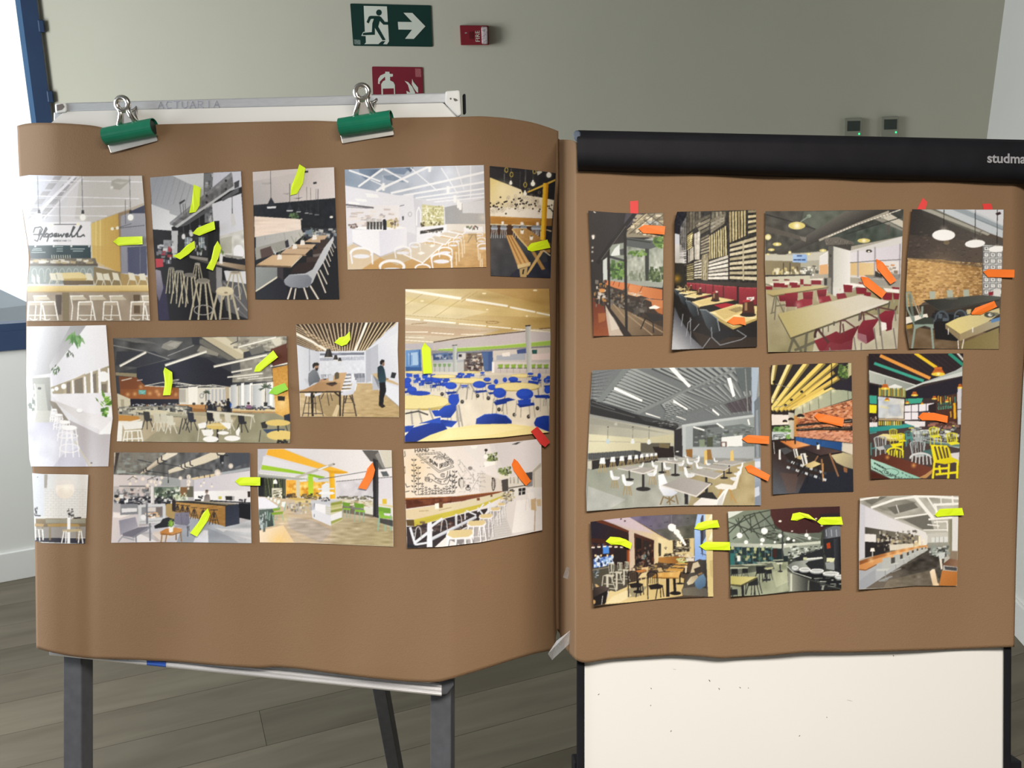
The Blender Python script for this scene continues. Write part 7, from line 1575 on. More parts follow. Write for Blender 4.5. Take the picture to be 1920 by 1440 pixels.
p.f('3a2a2e',865,185,905,172,918,190,880,206); p.e('8a7a5c',440,440,26,20, a=.6)
p.build('R','photo print of a brick-walled dining room with metal chairs and white oval lamps', lift=(0.005,0,0,0))

# ------------------------------------------------------------------ right sheet, middle row
p = Pic(W6,(98,118,400,105,800,92,1200,87,1598,90),(48,1385,500,1350,900,1335,1617,1332),(98,118,75,500,42,1200,48,1385),(1598,90,1612,700,1617,1332),'8d8f8c')
p.f('6d7274',95,110,1600,85,1560,520,920,610,820,640,80,380); p.f('2a2a2c',82,375,480,510,700,560,880,620,840,660,75,510)
rg = np.random.default_rng(6)
def slats(x0, y0, x1, y1, dx0, dy0, dx1, dy1, n, w0, w1):
    for k in range(n):
        t = k / (n - 1.0); ax = x0 + (x1 - x0) * t; ay = y0 + (y1 - y0) * t; bx = dx0 + (dx1 - dx0) * t; by = dy0 + (dy1 - dy0) * t
        p.f('969b9a', ax, ay, ax + w0, ay - w0 * .3, bx + w1, by - w1 * .3, bx, by); p.f('474b4e', ax, ay, bx, by, bx - w1 * .5, by + w1 * .3, ax - w0 * .3, ay + w0 * .4)
slats(95,150,95,370,310,110,150,380,9,26,12); slats(420,100,180,400,890,300,480,490,13,40,16); slats(640,95,1500,95,1000,260,1540,200,12,34,14); slats(880,330,720,420,1130,440,820,560,9,24,10); slats(940,300,1480,210,1220,410,1540,420,9,22,8); slats(760,420,740,560,1000,470,900,600,9,14,7); slats(1060,440,1500,380,1220,530,1540,500,9,12,6)
p.f('767c7c',370,110,440,100,185,405,130,400); p.f('7d8282',480,490,760,370,1400,90,1470,88,800,370,520,510); p.f('6a6f70',700,560,1130,440,1560,330,1560,350,1130,460,720,580); p.f('3a2e34',1290,420,1530,350,1535,480,1350,500, a=.6); p.f('5d6466',1380,100,1530,90,1530,300,1440,310)
p.l('8f9290',8,1475,105,1500,500); p.f('3a3b3c',500,520,880,600,860,640,560,570); p.blot(['6d6f70','2a2a2c','8d8f8e'], (620,560,880,620),34,34,8); p.l('4d4e4e',10,85,430,480,540); p.l('6a6b6a',6,95,400,300,470)
for q in ((785,95,835,92,988,258,965,272),(300,265,550,382,545,402,292,290),(1310,190,1345,182,1386,345,1362,360),(828,380,958,462,955,475,826,405),(1180,460,1243,515,1238,528,1180,482),(578,497,712,542,708,548,580,510),(852,525,942,560,940,566,855,534)): p.f('f6f6f4', *q)
p.g('9a988c','b5b3a2',(150,600,700,700),72,535,450,600,835,665,835,860,60,860); p.f('8a8a80',75,540,500,620,800,690,500,650,72,600, a=.6); p.g('cfcbae','bdb89a',(100,800,700,800),66,690,540,730,835,690,835,770,540,770,540,840,62,862); p.glow('e6e2c4',200,730,160,.4); p.l('a5a294',5,66,755,540,765); p.glow('e6e4da',310,600,24,.6)
p.f('57544a',535,770,800,770,800,860,535,860); p.f('26201f',640,805,830,800,835,900,690,905); p.f('6d6248',700,770,795,785,790,820,700,810); p.f('302e30',835,655,912,635,910,900,838,880); p.e('e4e4e0',865,848,15,5)
p.f('3a3c3e',62,865,480,835,540,850,540,900,62,925)
for r in range(4):
    for k in range(26): p.e('77797a',70 + k * 16,872 + r * 13 - k * 1.1,5,4)
p.f('2a2728',90,925,690,890,690,940,150,1000,90,1040); p.f('c2beb0',60,920,95,920,95,1010,60,1000); p.l('77756c',9,62,930,500,880)
for x, y in ((238,760),(462,760),(608,765)): p.l('6d6c66',4, x + 2,640, x, y - 30); p.f('d8dcda' if x > 300 else 'b8c8d0', x - 8, y - 28, x + 8, y - 28, x + 20, y + 10, x, y + 20, x - 20, y + 10); p.e('3a3834', x + 2,628,7,5)
p.g('a3aaac','8d9494',(950,700,1550,700),912,620,1550,520,1560,900,940,900); p.f('b4babb',905,615,940,610,940,890,912,890); p.l('b9bfbf',22,910,618,1230,568,1560,525); p.f('55595a',1005,625,1240,600,1240,800,1005,805); p.f('6d7474',1120,640,1450,600,1555,640,1550,800,1125,808); p.blot(['3d4040','8d9496','b4babc','4d5250','5d6a54'], (1010,620,1550,790),110,44,16, a=.6); p.f('e2e4e2',1260,720,1450,700,1450,800,1265,805); p.f('6d5a54',1250,760,1310,758,1310,805,1252,805); p.f('dadcd8',1265,770,1295,768,1295,802,1268,802); p.f('7d8a74',1060,740,1110,738,1110,805,1062,805); p.f('4a5040',1130,720,1185,715,1185,805,1130,805)
for q in ((1010,628,1105,655),(1220,595,1280,635),(1500,560,1512,605)): p.l('eef0ee',14, *q)
p.g('b4b8ba','a2a6a8',(1000,850,1550,850),1000,815,1560,805,1560,910,1180,905,1000,880); p.f('8a6032',940,830,1000,825,1000,905,950,890); p.f('8f6a3c',1130,830,1165,828,1180,920,1135,920); p.f('d8b86c',1105,845,1130,830,1135,960,1105,965); p.f('dcbc70',1340,850,1365,830,1382,1030,1338,1030)
p.f('a6b4c4',1532,88,1600,90,1560,540,1535,500); p.f('6d747a',1555,400,1605,340,1612,900,1560,900); p.f('8d949a',1570,480,1590,470,1600,900,1575,900); p.g('a9b4c6','7d8694',(1560,1000,1610,1200),1545,915,1612,910,1618,1335,1555,1335); p.f('d3d8e2',1560,940,1610,935,1612,990,1565,995); p.f('c3cad6',1555,1180,1600,1160,1605,1240,1560,1260)
p.g('8f9488','a3a49c',(100,1100,600,1350),55,1020,150,1000,700,935,940,900,1200,1000,1560,920,1560,1335,48,1388); p.g('9a8a60','b09a68',(1100,1300,1500,1200),980,1080,1560,930,1562,1335,960,1340,1000,1200, a=.75); p.f('b4b6b4',60,1160,400,1280,250,1370,48,1385, a=.6); p.n(.03,60,55,1020,700,935,1560,920,1560,1335,48,1388)
for (x, y, s_) in ((672,875,.55),(632,880,.6),(592,885,.65),(543,892,.72),(495,900,.8),(437,905,.9),(365,915,1),(283,925,1.1),(190,938,1.25)):
    for k in (-1,-.4,.4,1): p.l('a8956a',7 * s_, x + k * 14 * s_, y + 14 * s_, x + k * 30 * s_, y + 78 * s_)
    p.f('e4e8ec', x - 24 * s_, y + 16 * s_, x - 14 * s_, y - 26 * s_, x + 16 * s_, y - 28 * s_, x + 22 * s_, y + 16 * s_)
def tbl(q, px, py, b, w=14):
    p.l('2b292a', w, px, py, px, b); p.e('2b292a', px, b, w * 3, w * .9); p.f('a5a19c', *q); p.l('d8d4ce', w * .5, q[0], q[1], q[6], q[7], q[4], q[5])
def shell(x, y, s_, fl=1, c='e9ebee'):
    for k in (-1,-.2,.5,1): p.l('9a8458',6 * s_, x + k * 16 * s_, y + 26 * s_, x + k * 30 * s_, y + 92 * s_)
    p.f(c, x - 40 * s_ * fl, y - 50 * s_, x - 22 * s_ * fl, y - 52 * s_, x - 8 * s_ * fl, y - 5 * s_, x + 42 * s_ * fl, y + 2 * s_, x + 40 * s_ * fl, y + 14 * s_, x + 18 * s_ * fl, y + 28 * s_, x - 16 * s_ * fl, y + 28 * s_, x - 34 * s_ * fl, y); p.f('c3c6cc', x - 8 * s_ * fl, y - 2 * s_, x + 42 * s_ * fl, y + 4 * s_, x + 20 * s_ * fl, y + 26 * s_, x - 12 * s_ * fl, y + 26 * s_, a=.5)
for a_ in ((795,925,.4),(850,920,.4),(945,895,.35),(1045,905,.4,-1),(1210,930,.5)): shell(*a_)
tbl((665,935,740,920,910,940,860,955),728,950,1035,12); tbl((870,905,950,900,1060,915,1000,925),960,920,990,8)
for a_ in ((540,975,.55,-1),(660,970,.75),(770,990,.85),(900,960,.7,-1),(975,945,.75),(1040,930,.7,-1),(1060,985,.8),(1140,955,.6)): shell(*a_)
tbl((330,1000,430,975,550,990,420,1018),432,1010,1100,14); tbl((745,935,830,925,930,945,850,955),847,950,1058,14); tbl((1185,955,1300,925,1480,940,1360,970),1330,960,1040,10); tbl((1095,990,1180,965,1335,990,1290,1018),1285,1010,1085,12)
shell(300,1075,1.1); shell(640,1040,1.15,-1); tbl((440,1022,560,988,675,1005,560,1048),557,1040,1185,22)
shell(415,1120,1.3); shell(970,1050,1.2); tbl((985,1040,1080,1008,1275,1045,1200,1092),1125,1080,1140,18); p.f('2b292a',1035,1260,1100,1215,1180,1215,1225,1275,1180,1285); p.l('2b292a',26,1125,1150,1125,1230)
for (x, y, s_) in ((1430,985,.7),(1410,1040,.9),(1385,1080,1.1)): shell(x, y, s_, -1)
p.f('e2dfd8',1200,1160,1260,1135,1360,1150,1415,1060,1425,1070,1395,1180,1350,1195,1230,1185); [p.l('b08a50',12, *q) for q in ((1330,1190,1395,1310),(1260,1190,1235,1260),(1345,1195,1350,1290))]
p.g('f0f2f8','c9cdd8',(720,1100,820,1240),690,1060,740,1048,770,1120,800,1180,870,1215,820,1250,740,1245,700,1180); [p.l('7d6a48',12, *q) for q in ((740,1250,712,1325),(790,1255,798,1325),(850,1240,870,1320),(750,1260,840,1300),(830,1250,770,1310))]
p.f('2b292a',928,1220,962,1225,960,1325,930,1322); p.g('9a9692','aaa5a2',(750,1180,1100,1150),725,1152,915,1075,1160,1135,1035,1250); p.l('d8d3ce',12,722,1155,1035,1252,1165,1138)
p.g('dcd8d4','efece8',(1050,1320,1280,1200),1008,1322,1080,1262,1220,1280,1280,1200,1330,1175,1300,1240,1270,1330,1010,1335); p.l('b08a50',10,1240,1240,1260,1200); p.f('a8aaa8',1230,1290,1290,1215,1265,1330,1220,1332, a=.5)
p.build('R','large photo print of a grey slat-ceilinged canteen with white shell chairs', lift=(0.004,0,0,0.002))

p = Pic(W7,(75,172,400,160,820,147),(92,1365,400,1350,838,1338), None, None, '2c2626')
p.g('2f2a2a','241f20',(100,200,500,500),72,165,822,145,825,420,300,590,78,600)
for (xa, ya, xb, yb, w, c) in ((105,170,80,340,26,'e6d9a0'),(240,165,80,510,28,'efdf9a'),(390,160,85,575,32,'e9d47c'),(540,155,120,580,34,'e6cc6a'),(660,152,165,580,32,'dcc060'),(640,240,205,578,24,'d2b050'),(680,290,235,575,28,'d8b85c'),(640,380,270,575,20,'e6d080')): p.l('8a7840', w * 1.5, xa + w * .5, ya, xb + 4, yb); p.l(c, w, xa, ya, xb, yb)
for q in ((620,270,400,440),(560,400,330,540)): p.l('e4c868',22, *q)
for x, y in ((360,415),(265,490),(210,540),(105,325)): p.e('1b1818', x, y, 14,12)
for q in ((120,345,250,380),(85,480,140,500),(100,560,250,540)): p.l('8d8a84',5, *q)
p.g('b3b298','9aa28a',(350,560,800,420),300,570,640,395,822,405,826,480,320,640,290,640)
for q in ((370,540,372,620),(432,505,436,590),(515,465,518,570),(628,405,632,540),(785,400,790,490)): p.l('57594c',5, *q)
for x in (340,380,440,530,650): p.glow('f6f0c4', x, 560 - (x - 340) * .5,34,.7)
p.f('24202a',632,155,640,360,825,280,826,415,635,380); p.f('2e2a2c',720,150,750,150,748,320,718,300); p.blot(['4f6a34','6a8a44','3a4f2a','8a9a5c'], (690,160,800,280),60,26,26); p.f('b9b48c',790,150,820,148,822,260,790,280); p.l('1c1a1c',8,635,155,638,370)
p.g('b8744c','cc8c64',(320,700,820,600),290,640,826,490,832,890,540,855,295,830); rg = np.random.default_rng(3)
for r in range(24):
    for k in range(18):
        x = 300 + k * 30 + (r % 2) * 15; f_ = (x - 300) / 530.0; y = (640 - 145 * f_) + (r / 24.0) * (195 + 200 * f_); p.f(['c47f58','a8623c','d69a74','b8704a','8f4c30','d8a688','5f3020'][int(rg.integers(7)) if rg.random() > .1 else 6], x, y, x + 27, y - 5, x + 27, y + 4 + 7 * f_, x, y + 8 + 5 * f_, a=.75)
p.f('dba898',310,780,832,790,832,890,540,855,310,830, a=.35); p.g('c89a4c','b5763e',(290,700,330,700),288,640,330,630,320,830,288,830, a=.7)
for q in ((308,720,470,700,600,695,600,716,480,722,308,744),(750,672,830,665,830,706,748,706),(308,760,500,745,830,735,830,776,500,772,308,778)): p.f('2a221e', *q)
for (x, y, n) in ((330,736,12),(330,764,20),(560,758,14),(720,752,8)): p.l('a89a84',4, x, y, x + n * 11, y - n * .9, a=.8)
p.l('c9c0b0',5,758,692,820,686)
p.f('e6dcd4',80,625,240,630,240,720,82,725); p.g('c9c2b4','b4b0a0',(240,700,290,700),238,605,290,615,288,850,240,850); p.blot(['5f8a4a','86a86c','3f5f34','a9c090'], (90,725,235,790),50,34,22); p.f('c3cccc',85,785,240,790,240,860,85,860); p.blot(['3a3c3e','8d9496','d8dcdc','6a7a60'], (85,790,235,880),50,40,16); p.blot(['7fae54'], (215,800,245,850),8,20,20)
p.f('2a2220',85,860,300,850,400,920,640,1000,835,960,838,1340,92,1365); p.g('3a2e2c','565a62',(250,1100,110,1300),90,980,200,1000,400,1200,390,1350,92,1366); p.f('6d5044',160,1160,330,1180,300,1340,230,1355, a=.4); p.f('1f222c',400,1200,838,1120,838,1340,330,1352)
p.g('2a568f','1f467a',(400,850,700,920),303,832,540,862,732,885,730,962,640,940,400,900,305,868); p.l('17335c',4,535,865,535,905); p.l('17335c',4,375,842,375,880); p.f('c3b9a6',732,885,832,895,834,1000,730,965); p.g('c3b68c','9a8e74',(680,1000,820,1100),630,1000,740,975,834,1000,836,1130,760,1110,680,1070); p.f('d8d0c0',740,900,830,905,832,990,740,965, a=.5); p.f('8a5c3c',745,1110,782,1125,780,1165,750,1155)
p.g('c9783c','e0a068',(200,880,400,920),160,872,300,865,440,908,285,940); p.f('6d3c20',160,874,285,940,440,908,440,918,285,955); p.g('33262a','55423c',(400,930,700,960),350,935,470,910,735,968,530,1002); p.f('1e1618',350,937,530,1002,735,970,730,982,530,1020)
for q in ((545,1040,560,1240,16),(620,990,698,1195,16),(510,1010,480,1060,14)): p.l('8a6244', q[4], *q[:4])
p.l('b88a54',12,556,1080,558,1240); p.f('f0ece0',500,905,525,902,525,948,502,946); p.f('22262c',495,880,512,885,512,910,498,905); p.f('2a2422',292,860,305,858,306,900,293,900); p.f('3a3230',208,840,216,840,216,880,208,880)
for k in range(18): x = 225 + (k % 9) * 42; y = 1040 + (k // 9) * 60 + (k % 9) * 14; p.f('c3c8cc' if k % 2 else '3a3e44', x, y, x + 30, y + 10, x + 22, y + 32, x - 6, y + 20)
for (x, y, s_) in ((300,960,.8),(375,1010,1.1)):
    p.f('dcdad4', x - 25 * s_, y - 20 * s_, x + 20 * s_, y - 25 * s_, x + 40 * s_, y + 70 * s_, x - 0 * s_, y + 85 * s_); p.f('26262a', x - 12 * s_, y - 15 * s_, x - 2 * s_, y - 16 * s_, x + 20 * s_, y + 65 * s_, x + 10 * s_, y + 72 * s_); p.g('b8a070','d8c48c',(x, y + 60 * s_, x + 120 * s_, y + 80 * s_), x + 0 * s_, y + 78 * s_, x + 90 * s_, y + 40 * s_, x + 150 * s_, y + 66 * s_, x + 60 * s_, y + 105 * s_)
    for q in ((50,100,30,230),(20,80,-50,170),(120,85,150,190)): p.l('1a181a',8 * s_, x + q[0] * s_, y + q[1] * s_, x + q[2] * s_, y + q[3] * s_)
p.f('e4e4e2',148,950,165,948,168,1045,150,1040); p.f('4a4a4c',160,940,220,930,280,960,200,1000); p.l('d8d8d6',5,100,880,110,990)
for x, y, w in ((350,640,34),(262,670,26),(206,688,22)): p.e('1f1b1b', x, y, w, w * .6); p.f('c9b48c', x - w, y + 4, x + w, y + 4, x + w * .9, y + w * .55, x - w * .9, y + w * .55); p.f('1f1b1b', x - w, y - 2, x + w, y - 2, x + w, y + 8, x - w, y + 8); p.glow('fff0cc', x, y + 12,14,.9)
p.build('R','photo print of a restaurant corner with brick wall, blue bench seat and pale ceiling beams', lift=(0.004,0,0,0))

p = Pic(W7,(978,65,1400,65,1852,62),(1000,1220,1400,1218,1808,1218),(978,65,980,600,1000,1220),(1852,62,1830,700,1808,1218),'3a3030')
p.f('2a2226',975,60,1855,60,1848,190,1780,230,1400,360,985,220); [p.l('382e30',5,1000 + k * 60,65,1300 + k * 60,300) for k in range(12)]
p.l('3fa08c',26,1035,155,1480,315); p.l('e09848',30,1090,85,1540,290); p.l('e6c030',28,1410,62,1600,190); p.l('2f8a74',30,1725,65,1850,170); p.l('c9c8c0',18,1800,62,1850,120)
p.g('b5bab2','8d948e',(1000,250,1400,350),980,215,1420,355,1310,400,985,330); p.l('d8dad4',8,985,225,1420,358); p.f('c9cdca',1310,395,1500,320,1845,225,1845,270,1480,345,1320,410); p.f('a9b0ac',1440,345,1780,220,1845,180,1845,230); p.f('e2e4e0',1130,380,1220,345,1290,370,1240,410)
p.f('26222c',1310,410,1840,280,1838,420,1600,470,1320,490); p.f('1e1c20',985,345,1070,360,1065,450,985,440); p.f('8a8a50',1070,380,1320,400,1320,470,1070,450)
for k in range(14): p.l(['c9a83c','6a7a54','8a6a34','a8b078','4f6a5c'][k % 5], 13,1080 + k * 17,385,1080 + k * 17,455)
p.f('3fa08c',985,450,1055,455,1055,530,988,525); p.f('e8e02c',985,535,1052,540,1050,615,985,610); p.f('2c2426',985,615,1055,620,1058,690,988,690); p.blot(['c9b8a8','4a3a34','8a6a5a'], (990,640,1050,690),14,12,26); p.f('1f1c20',1055,455,1065,455,1068,680,1058,680)
p.g('c3ccd8','d3cfc4',(1080,500,1280,600),1065,460,1308,485,1302,665,1068,660); p.f('a9b4c4',1150,540,1260,530,1290,640,1170,640, a=.6); p.f('d8cf9c',1080,540,1170,560,1160,575,1080,560, a=.7); p.n(.04,30,1065,460,1308,485,1302,665,1068,660); p.f('b09a78',1068,662,1310,668,1310,685,1068,680)
p.f('3fa088',1320,480,1480,475,1470,520,1320,530); p.f('e6e2e8',1310,545,1580,520,1575,670,1310,675); [p.l('2e2a30',6, *q) for q in ((1372,540,1372,672),(1440,533,1440,672),(1510,526,1510,672),(1310,605,1575,600))]; p.f('2c2426',1530,540,1600,520,1600,660,1530,600); p.f('2a2a34',1440,600,1530,590,1530,640,1440,640, a=.8)
p.f('4a2e26',1600,460,1795,440,1790,740,1600,720); [p.l(['c9902c','d8b040','6a4a34','3f7a6c'][k % 4], 11,1620 + k * 22,455 + (k % 3) * 8,1622 + k * 22,500 + (k % 2) * 30) for k in range(8)]; p.l('e0a828',22,1770,525,1775,660); p.l('c9983c',12,1735,600,1738,650); p.t('CUSTOM',1618,580,(13,-1),(0,-26),6,'4fa088',1.7); p.t('BURGER',1618,545,(13,-1),(0,-24),5,'2f6a60',1.7); p.f('c8c6ca',1795,420,1836,400,1832,720,1800,720); p.l('33303a',7,1800,580,1834,578); p.f('c9c6ce',1800,385,1838,375,1836,460,1800,460)
p.g('2f8a86','3f9c94',(1000,730,1400,720),980,745,1420,705,1420,735,1090,780,985,800); [p.l(['d8c84c','c9a83c','8a9a54','e0d890'][k % 4], 14,1075 + k * 20,690,1075 + k * 20,722) for k in range(11)]; p.f('e4e0e2',985,700,1060,698,1060,738,985,742); p.f('e2dee0',1310,685,1500,690,1500,735,1420,740,1310,705)
p.f('4a3c3a',985,790,1500,735,1835,760,1820,900,1810,1218,1000,1220,990,900); p.blot(['c8cccc','e6e8e6','6a7476','8d9698','3c3436','d8d848'], (1330,720,1790,860),120,44,22, a=.8); p.blot(['7d5a50','a06a5c','5a3a34'], (1520,690,1780,740),24,50,20)
p.f('9aa8a8',1430,850,1820,900,1815,940,1560,880); p.f('5f7a74',1440,870,1820,905,1820,925,1450,885); p.f('d8dcd8',1370,775,1530,765,1560,800,1400,810); p.f('4a4246',1560,940,1820,960,1815,1010,1700,1010, a=.7); p.f('d4d0d2',1690,990,1815,975,1812,1080,1720,1050)
p.f('e6d898',1050,830,1110,805,1310,812,1290,848,1180,858); p.f('b8a468',1050,832,1180,860,1295,848,1295,860,1180,875)
def slatc(x, y, s_, c, d, legs=True):
    p.ring(c, 10 * s_, x, y, 58 * s_, 22 * s_, 185,350)
    for k in range(5): p.l(c if k % 2 else d, 8 * s_, x + (-44 + k * 22) * s_, y - 16 * s_, x + (-34 + k * 20) * s_, y + 70 * s_)
    p.l(c, 11 * s_, x - 58 * s_, y, x - 42 * s_, y + 85 * s_); p.l(c, 11 * s_, x + 56 * s_, y - 4 * s_, x + 50 * s_, y + 80 * s_)
    p.f(c, x - 48 * s_, y + 80 * s_, x + 52 * s_, y + 68 * s_, x + 92 * s_, y + 95 * s_, x - 10 * s_, y + 112 * s_)
    if legs:
        for q in ((-40,95,-45,200),(0,108,5,210),(84,95,90,190),(48,85,50,160)): p.l(c, 10 * s_, *[v for v in (x + q[0] * s_, y + q[1] * s_, x + q[2] * s_, y + q[3] * s_)])
T = '4f8a86'
for q in ((1000,890,1000,1000),(1040,900,1045,990),(1010,940,1060,930),(990,800,1050,790),(1330,800,1325,920),(1370,800,1380,900),(1325,850,1375,845)): p.l(T, 12, *q)
slatc(1205,775,.62,'d6d040','b8b030'); slatc(1580,760,.75,'d8d43c','b4ac2c'); slatc(1745,815,.85,'e0d838','b8b02c', False); slatc(1420,790,.7,'9aa4a6','6a7476'); slatc(1500,790,.6,'7f8a8c','5a6466'); slatc(1340,790,.5, T, '3a6a68')
slatc(1085,850,.95,'b8bcbc','7d8486'); p.f('5f6a6a',1110,910,1200,900,1210,935,1130,945); slatc(1275,815,.6,'e6da20','b8b01c', False); p.f('e8dc24',1180,900,1290,885,1300,910,1200,930); [p.l('d8d020',10, *q) for q in ((1295,810,1288,1000),(1225,925,1235,1000))]
p.ring('e6dc2c',15,1222,975,75,42,180,350); [p.l('d8d024',11,1165 + k * 26,955 - abs(k - 2) * -4,1160 + k * 27,1025) for k in range(6)]
slatc(1430,895,1.15,'a9aeb0','77807f', False); p.f('4a6a68',1480,960,1560,945,1565,1010,1490,1010); p.ring('d0d2d2',17,1458,1030,95,46,180,355); [p.l('c3c6c6',12,1385 + k * 32,1005,1375 + k * 36,1085) for k in range(6)]
p.g('5a3026','6d3c2e',(1100,1050,1500,1150),1000,1030,1120,985,1300,1040,1570,1120,1480,1210,1450,1215,1200,1130); p.f('4a241c',1000,1150,1180,1218,1000,1220); p.g('a9d0c0','8fc0ae',(1020,1080,1400,1210),998,1035,1130,1080,1300,1150,1470,1215,1180,1218,1000,1130); p.t('FRESH',1035,1085,(16,8),(-6,-16),6,'3a4a44',1.35); p.t('LOCAL',1015,1120,(15,8),(-6,-16),6,'3a4a44',1.35); p.t('CRAFT',1120,1165,(17,9),(6,-26),6,'3a4a44',1.35); p.ring('3a4a44',4,1178,1160,78,34); p.t('FOOD',1290,1175,(16,8),(-6,-16),4,'5a6a64',1.9); p.t('SOCIAL',1220,1208,(18,3),(-4,-14),5,'4a5a54',1.6)
p.f('b88a58',1440,1210,1500,1180,1575,1125,1560,1170,1510,1215); p.glow('f0a850',1150,1020,30,.9); p.glow('f4b060',1393,1095,34,.9)
p.g('f0e22c','d8c81c',(1600,900,1700,1050),1555,905,1700,912,1722,940,1745,1020,1805,1045,1810,1060,1680,1085,1590,1070,1580,1000)
for q in ((1590,925,1620,1040),(1625,925,1655,1030),(1660,925,1685,1025),(1695,935,1712,1020)): p.l('5a4a38',18, *q); 
for q in ((1585,1070,1570,1215),(1720,1085,1712,1215),(1800,1060,1795,1215),(1630,1100,1640,1180),(1580,1130,1720,1120),(1600,1180,1790,1160),(1560,910,1590,1070)): p.l('e8da24',20, *q)
for x, y, w, h in ((1130,375,42,30),(1620,235,66,48),(1402,440,34,24),(1148,490,26,18),(1335,515,22,16),(1585,475,26,18),(1472,525,16,12),(1700,502,20,16),(1822,370,26,24)): p.l('3a3434',4, x, y - h * 2.4, x, y - h); p.f('c0682c', x - w * .5, y - h, x + w * .5, y - h, x + w * .55, y - h * .5, x + w, y + h * .4, x - w, y + h * .4, x - w * .55, y - h * .5); p.f('8a4218', x - w * .62, y - h * .5, x + w * .62, y - h * .5, x + w * .6, y - h * .35, x - w * .6, y - h * .35); p.e('e8c840', x, y + h * .4, w * .95, h * .36); p.glow('fffbe0', x, y + h * .35, h * .5,1)
p.build('R','photo print of a colourful diner with yellow slat-back chairs and copper lamps', lift=(0.005,0,0,0))

# ------------------------------------------------------------------ right sheet, bottom row
p = Pic(W8,(112,382,400,345,700,315,1100,293,1608,287),(150,1420,600,1370,1000,1325,1622,1300),(112,382,108,600,130,1000,150,1420),(1608,287,1615,800,1622,1300),'4a3c30')
p.g('6d6480','5a5a58',(700,330,1300,500),560,310,1420,285,1400,600,1080,610,900,500); p.f('4f5040',900,480,1390,420,1390,600,1080,605, a=.6); p.n(.03,50,560,310,1420,285,1400,600,1080,610); [p.l('35313a',6, *q) for q in ((1020,388,1065,385),(1290,340,1320,338),(840,435,870,433))]
p.g('b9a8b4','d3bd94',(300,380,950,560),230,350,590,325,950,540,1080,610,1080,780,900,900,660,1000,590,990,580,490,420,420); p.f('c4b4c8',240,352,600,330,900,530,640,480,420,400, a=.6); [p.e('4a3434', x, y, 12,9) for x, y in ((487,348),(535,372))]
p.g('241e2a','2f1c1a',(200,450,500,600),115,385,235,358,580,490,580,900,140,950); p.f('5c2c1c',190,362,250,358,585,492,580,515,180,380); p.f('3d2018',120,580,300,600,580,620,580,660,125,640); p.f('4a86d8',262,650,340,690,340,770,265,775); p.g('6a94d8','a9c0dc',(200,850,350,900),150,840,380,790,390,900,150,950); p.blot(['e4ecf4','3a5aa8','c9dcec','1f2a4a','8db0e0'], (150,790,380,930),60,34,44); p.f('7a3c1c',555,720,590,700,592,900,558,890); p.f('a8542a',575,720,592,710,592,900,578,890); p.f('241c1c',400,700,555,720,555,880,400,890)
for k in range(7): x = 145 + k * 70; y = 680 - k * 2 + abs(k - 2) * 5; p.f('efe6d8', x - 22, y, x + 22, y, x + 18, y + 16, x - 18, y + 16); p.f('55342a', x - 12, y - 30, x + 8, y - 30, x + 20, y, x - 20, y)
for x in (172,242,320,380): p.f('f4d8a0', x - 12,785, x + 12,785, x + 6,812, x - 6,812)
p.g('4a2a20','2c1a18',(680,600,850,800),648,518,892,608,890,950,660,990); p.f('1d1818',668,570,735,590,738,960,672,975); p.f('2a2220',755,600,840,630,840,930,758,950); p.e('6d8a88',770,810,26,34); p.blot(['5a3424','8a6a58','241a1a','b8a898'], (670,650,880,940),40,26,40, a=.6); p.f('d8c49c',918,560,942,570,942,890,920,890)
p.g('e2d2a6','d2bd88',(950,650,1300,700),942,570,1080,610,1385,580,1385,820,1150,820,945,800); p.f('3a342c',945,640,978,650,980,800,948,805); p.f('3f382c',1120,608,1330,590,1330,745,1125,760); p.blot(['8a8270','2a2622','c9bca0','6a6250'], (1125,605,1325,750),70,30,14); p.f('e9dcb4',1170,620,1230,612,1230,685,1172,690); p.ring('4a4434',7,1218,635,16,20); p.l('3a3428',5,1035,685,1037,720); p.blot(['2c2824'], (1015,690,1050,720),4,12,12); p.blot(['4a4236','26221e','8a7a5c','c4b490'], (1010,760,1150,810),30,34,20)
p.g('a8763c','8a5a2a',(1000,850,1200,850),945,820,1160,805,1275,810,1270,880,1120,900,948,880); p.blot(['c4d890','a8bc6c','dcd8a8'], (1150,820,1270,880),20,50,12); p.blot(['c9c0b4','6a5a4a','e4d8c4'], (1130,760,1370,830),30,40,14); p.f('d8cfc0',1285,830,1385,825,1385,865,1285,868)
p.g('a9c4ee','8aaae0',(1400,400,1420,800),1388,480,1425,287,1530,287,1530,860,1450,840,1390,870); p.f('4a4a5a',1462,360,1480,300,1500,300,1490,820,1465,700); p.f('33323c',1460,480,1520,450,1530,560,1465,680, a=.7); p.l('3f4250',8,1470,680,1530,690); p.l('3f4250',8,1468,770,1530,790); p.g('e2d4a4','cdbb84',(1540,400,1600,1000),1520,287,1610,287,1622,1300,1555,1300,1535,860); p.f('efe6cc',1560,600,1610,480,1612,560,1590,610); p.f('b8a470',1575,860,1618,850,1620,1080,1585,1040, a=.7); p.f('f0e8d0',1590,290,1610,290,1606,340,1560,355)
p.g('d8c490','c9b27a',(400,1300,900,1250),330,1240,560,1140,800,1080,1060,1000,1260,1080,1240,1290,900,1340,600,1372,290,1395); p.f('4a463c',140,960,400,900,600,1000,560,1180,420,1240,250,1200,145,1200); p.f('6d6a5c',560,1200,820,1170,700,1300,560,1310, a=.6); p.f('e6d8b0',380,1300,560,1220,620,1290,480,1370,300,1390, a=.7)
p.blot(['3a302a','8a7a60','5a4a3a','a88a5c','241e1c'], (600,890,1130,1000),70,40,26)
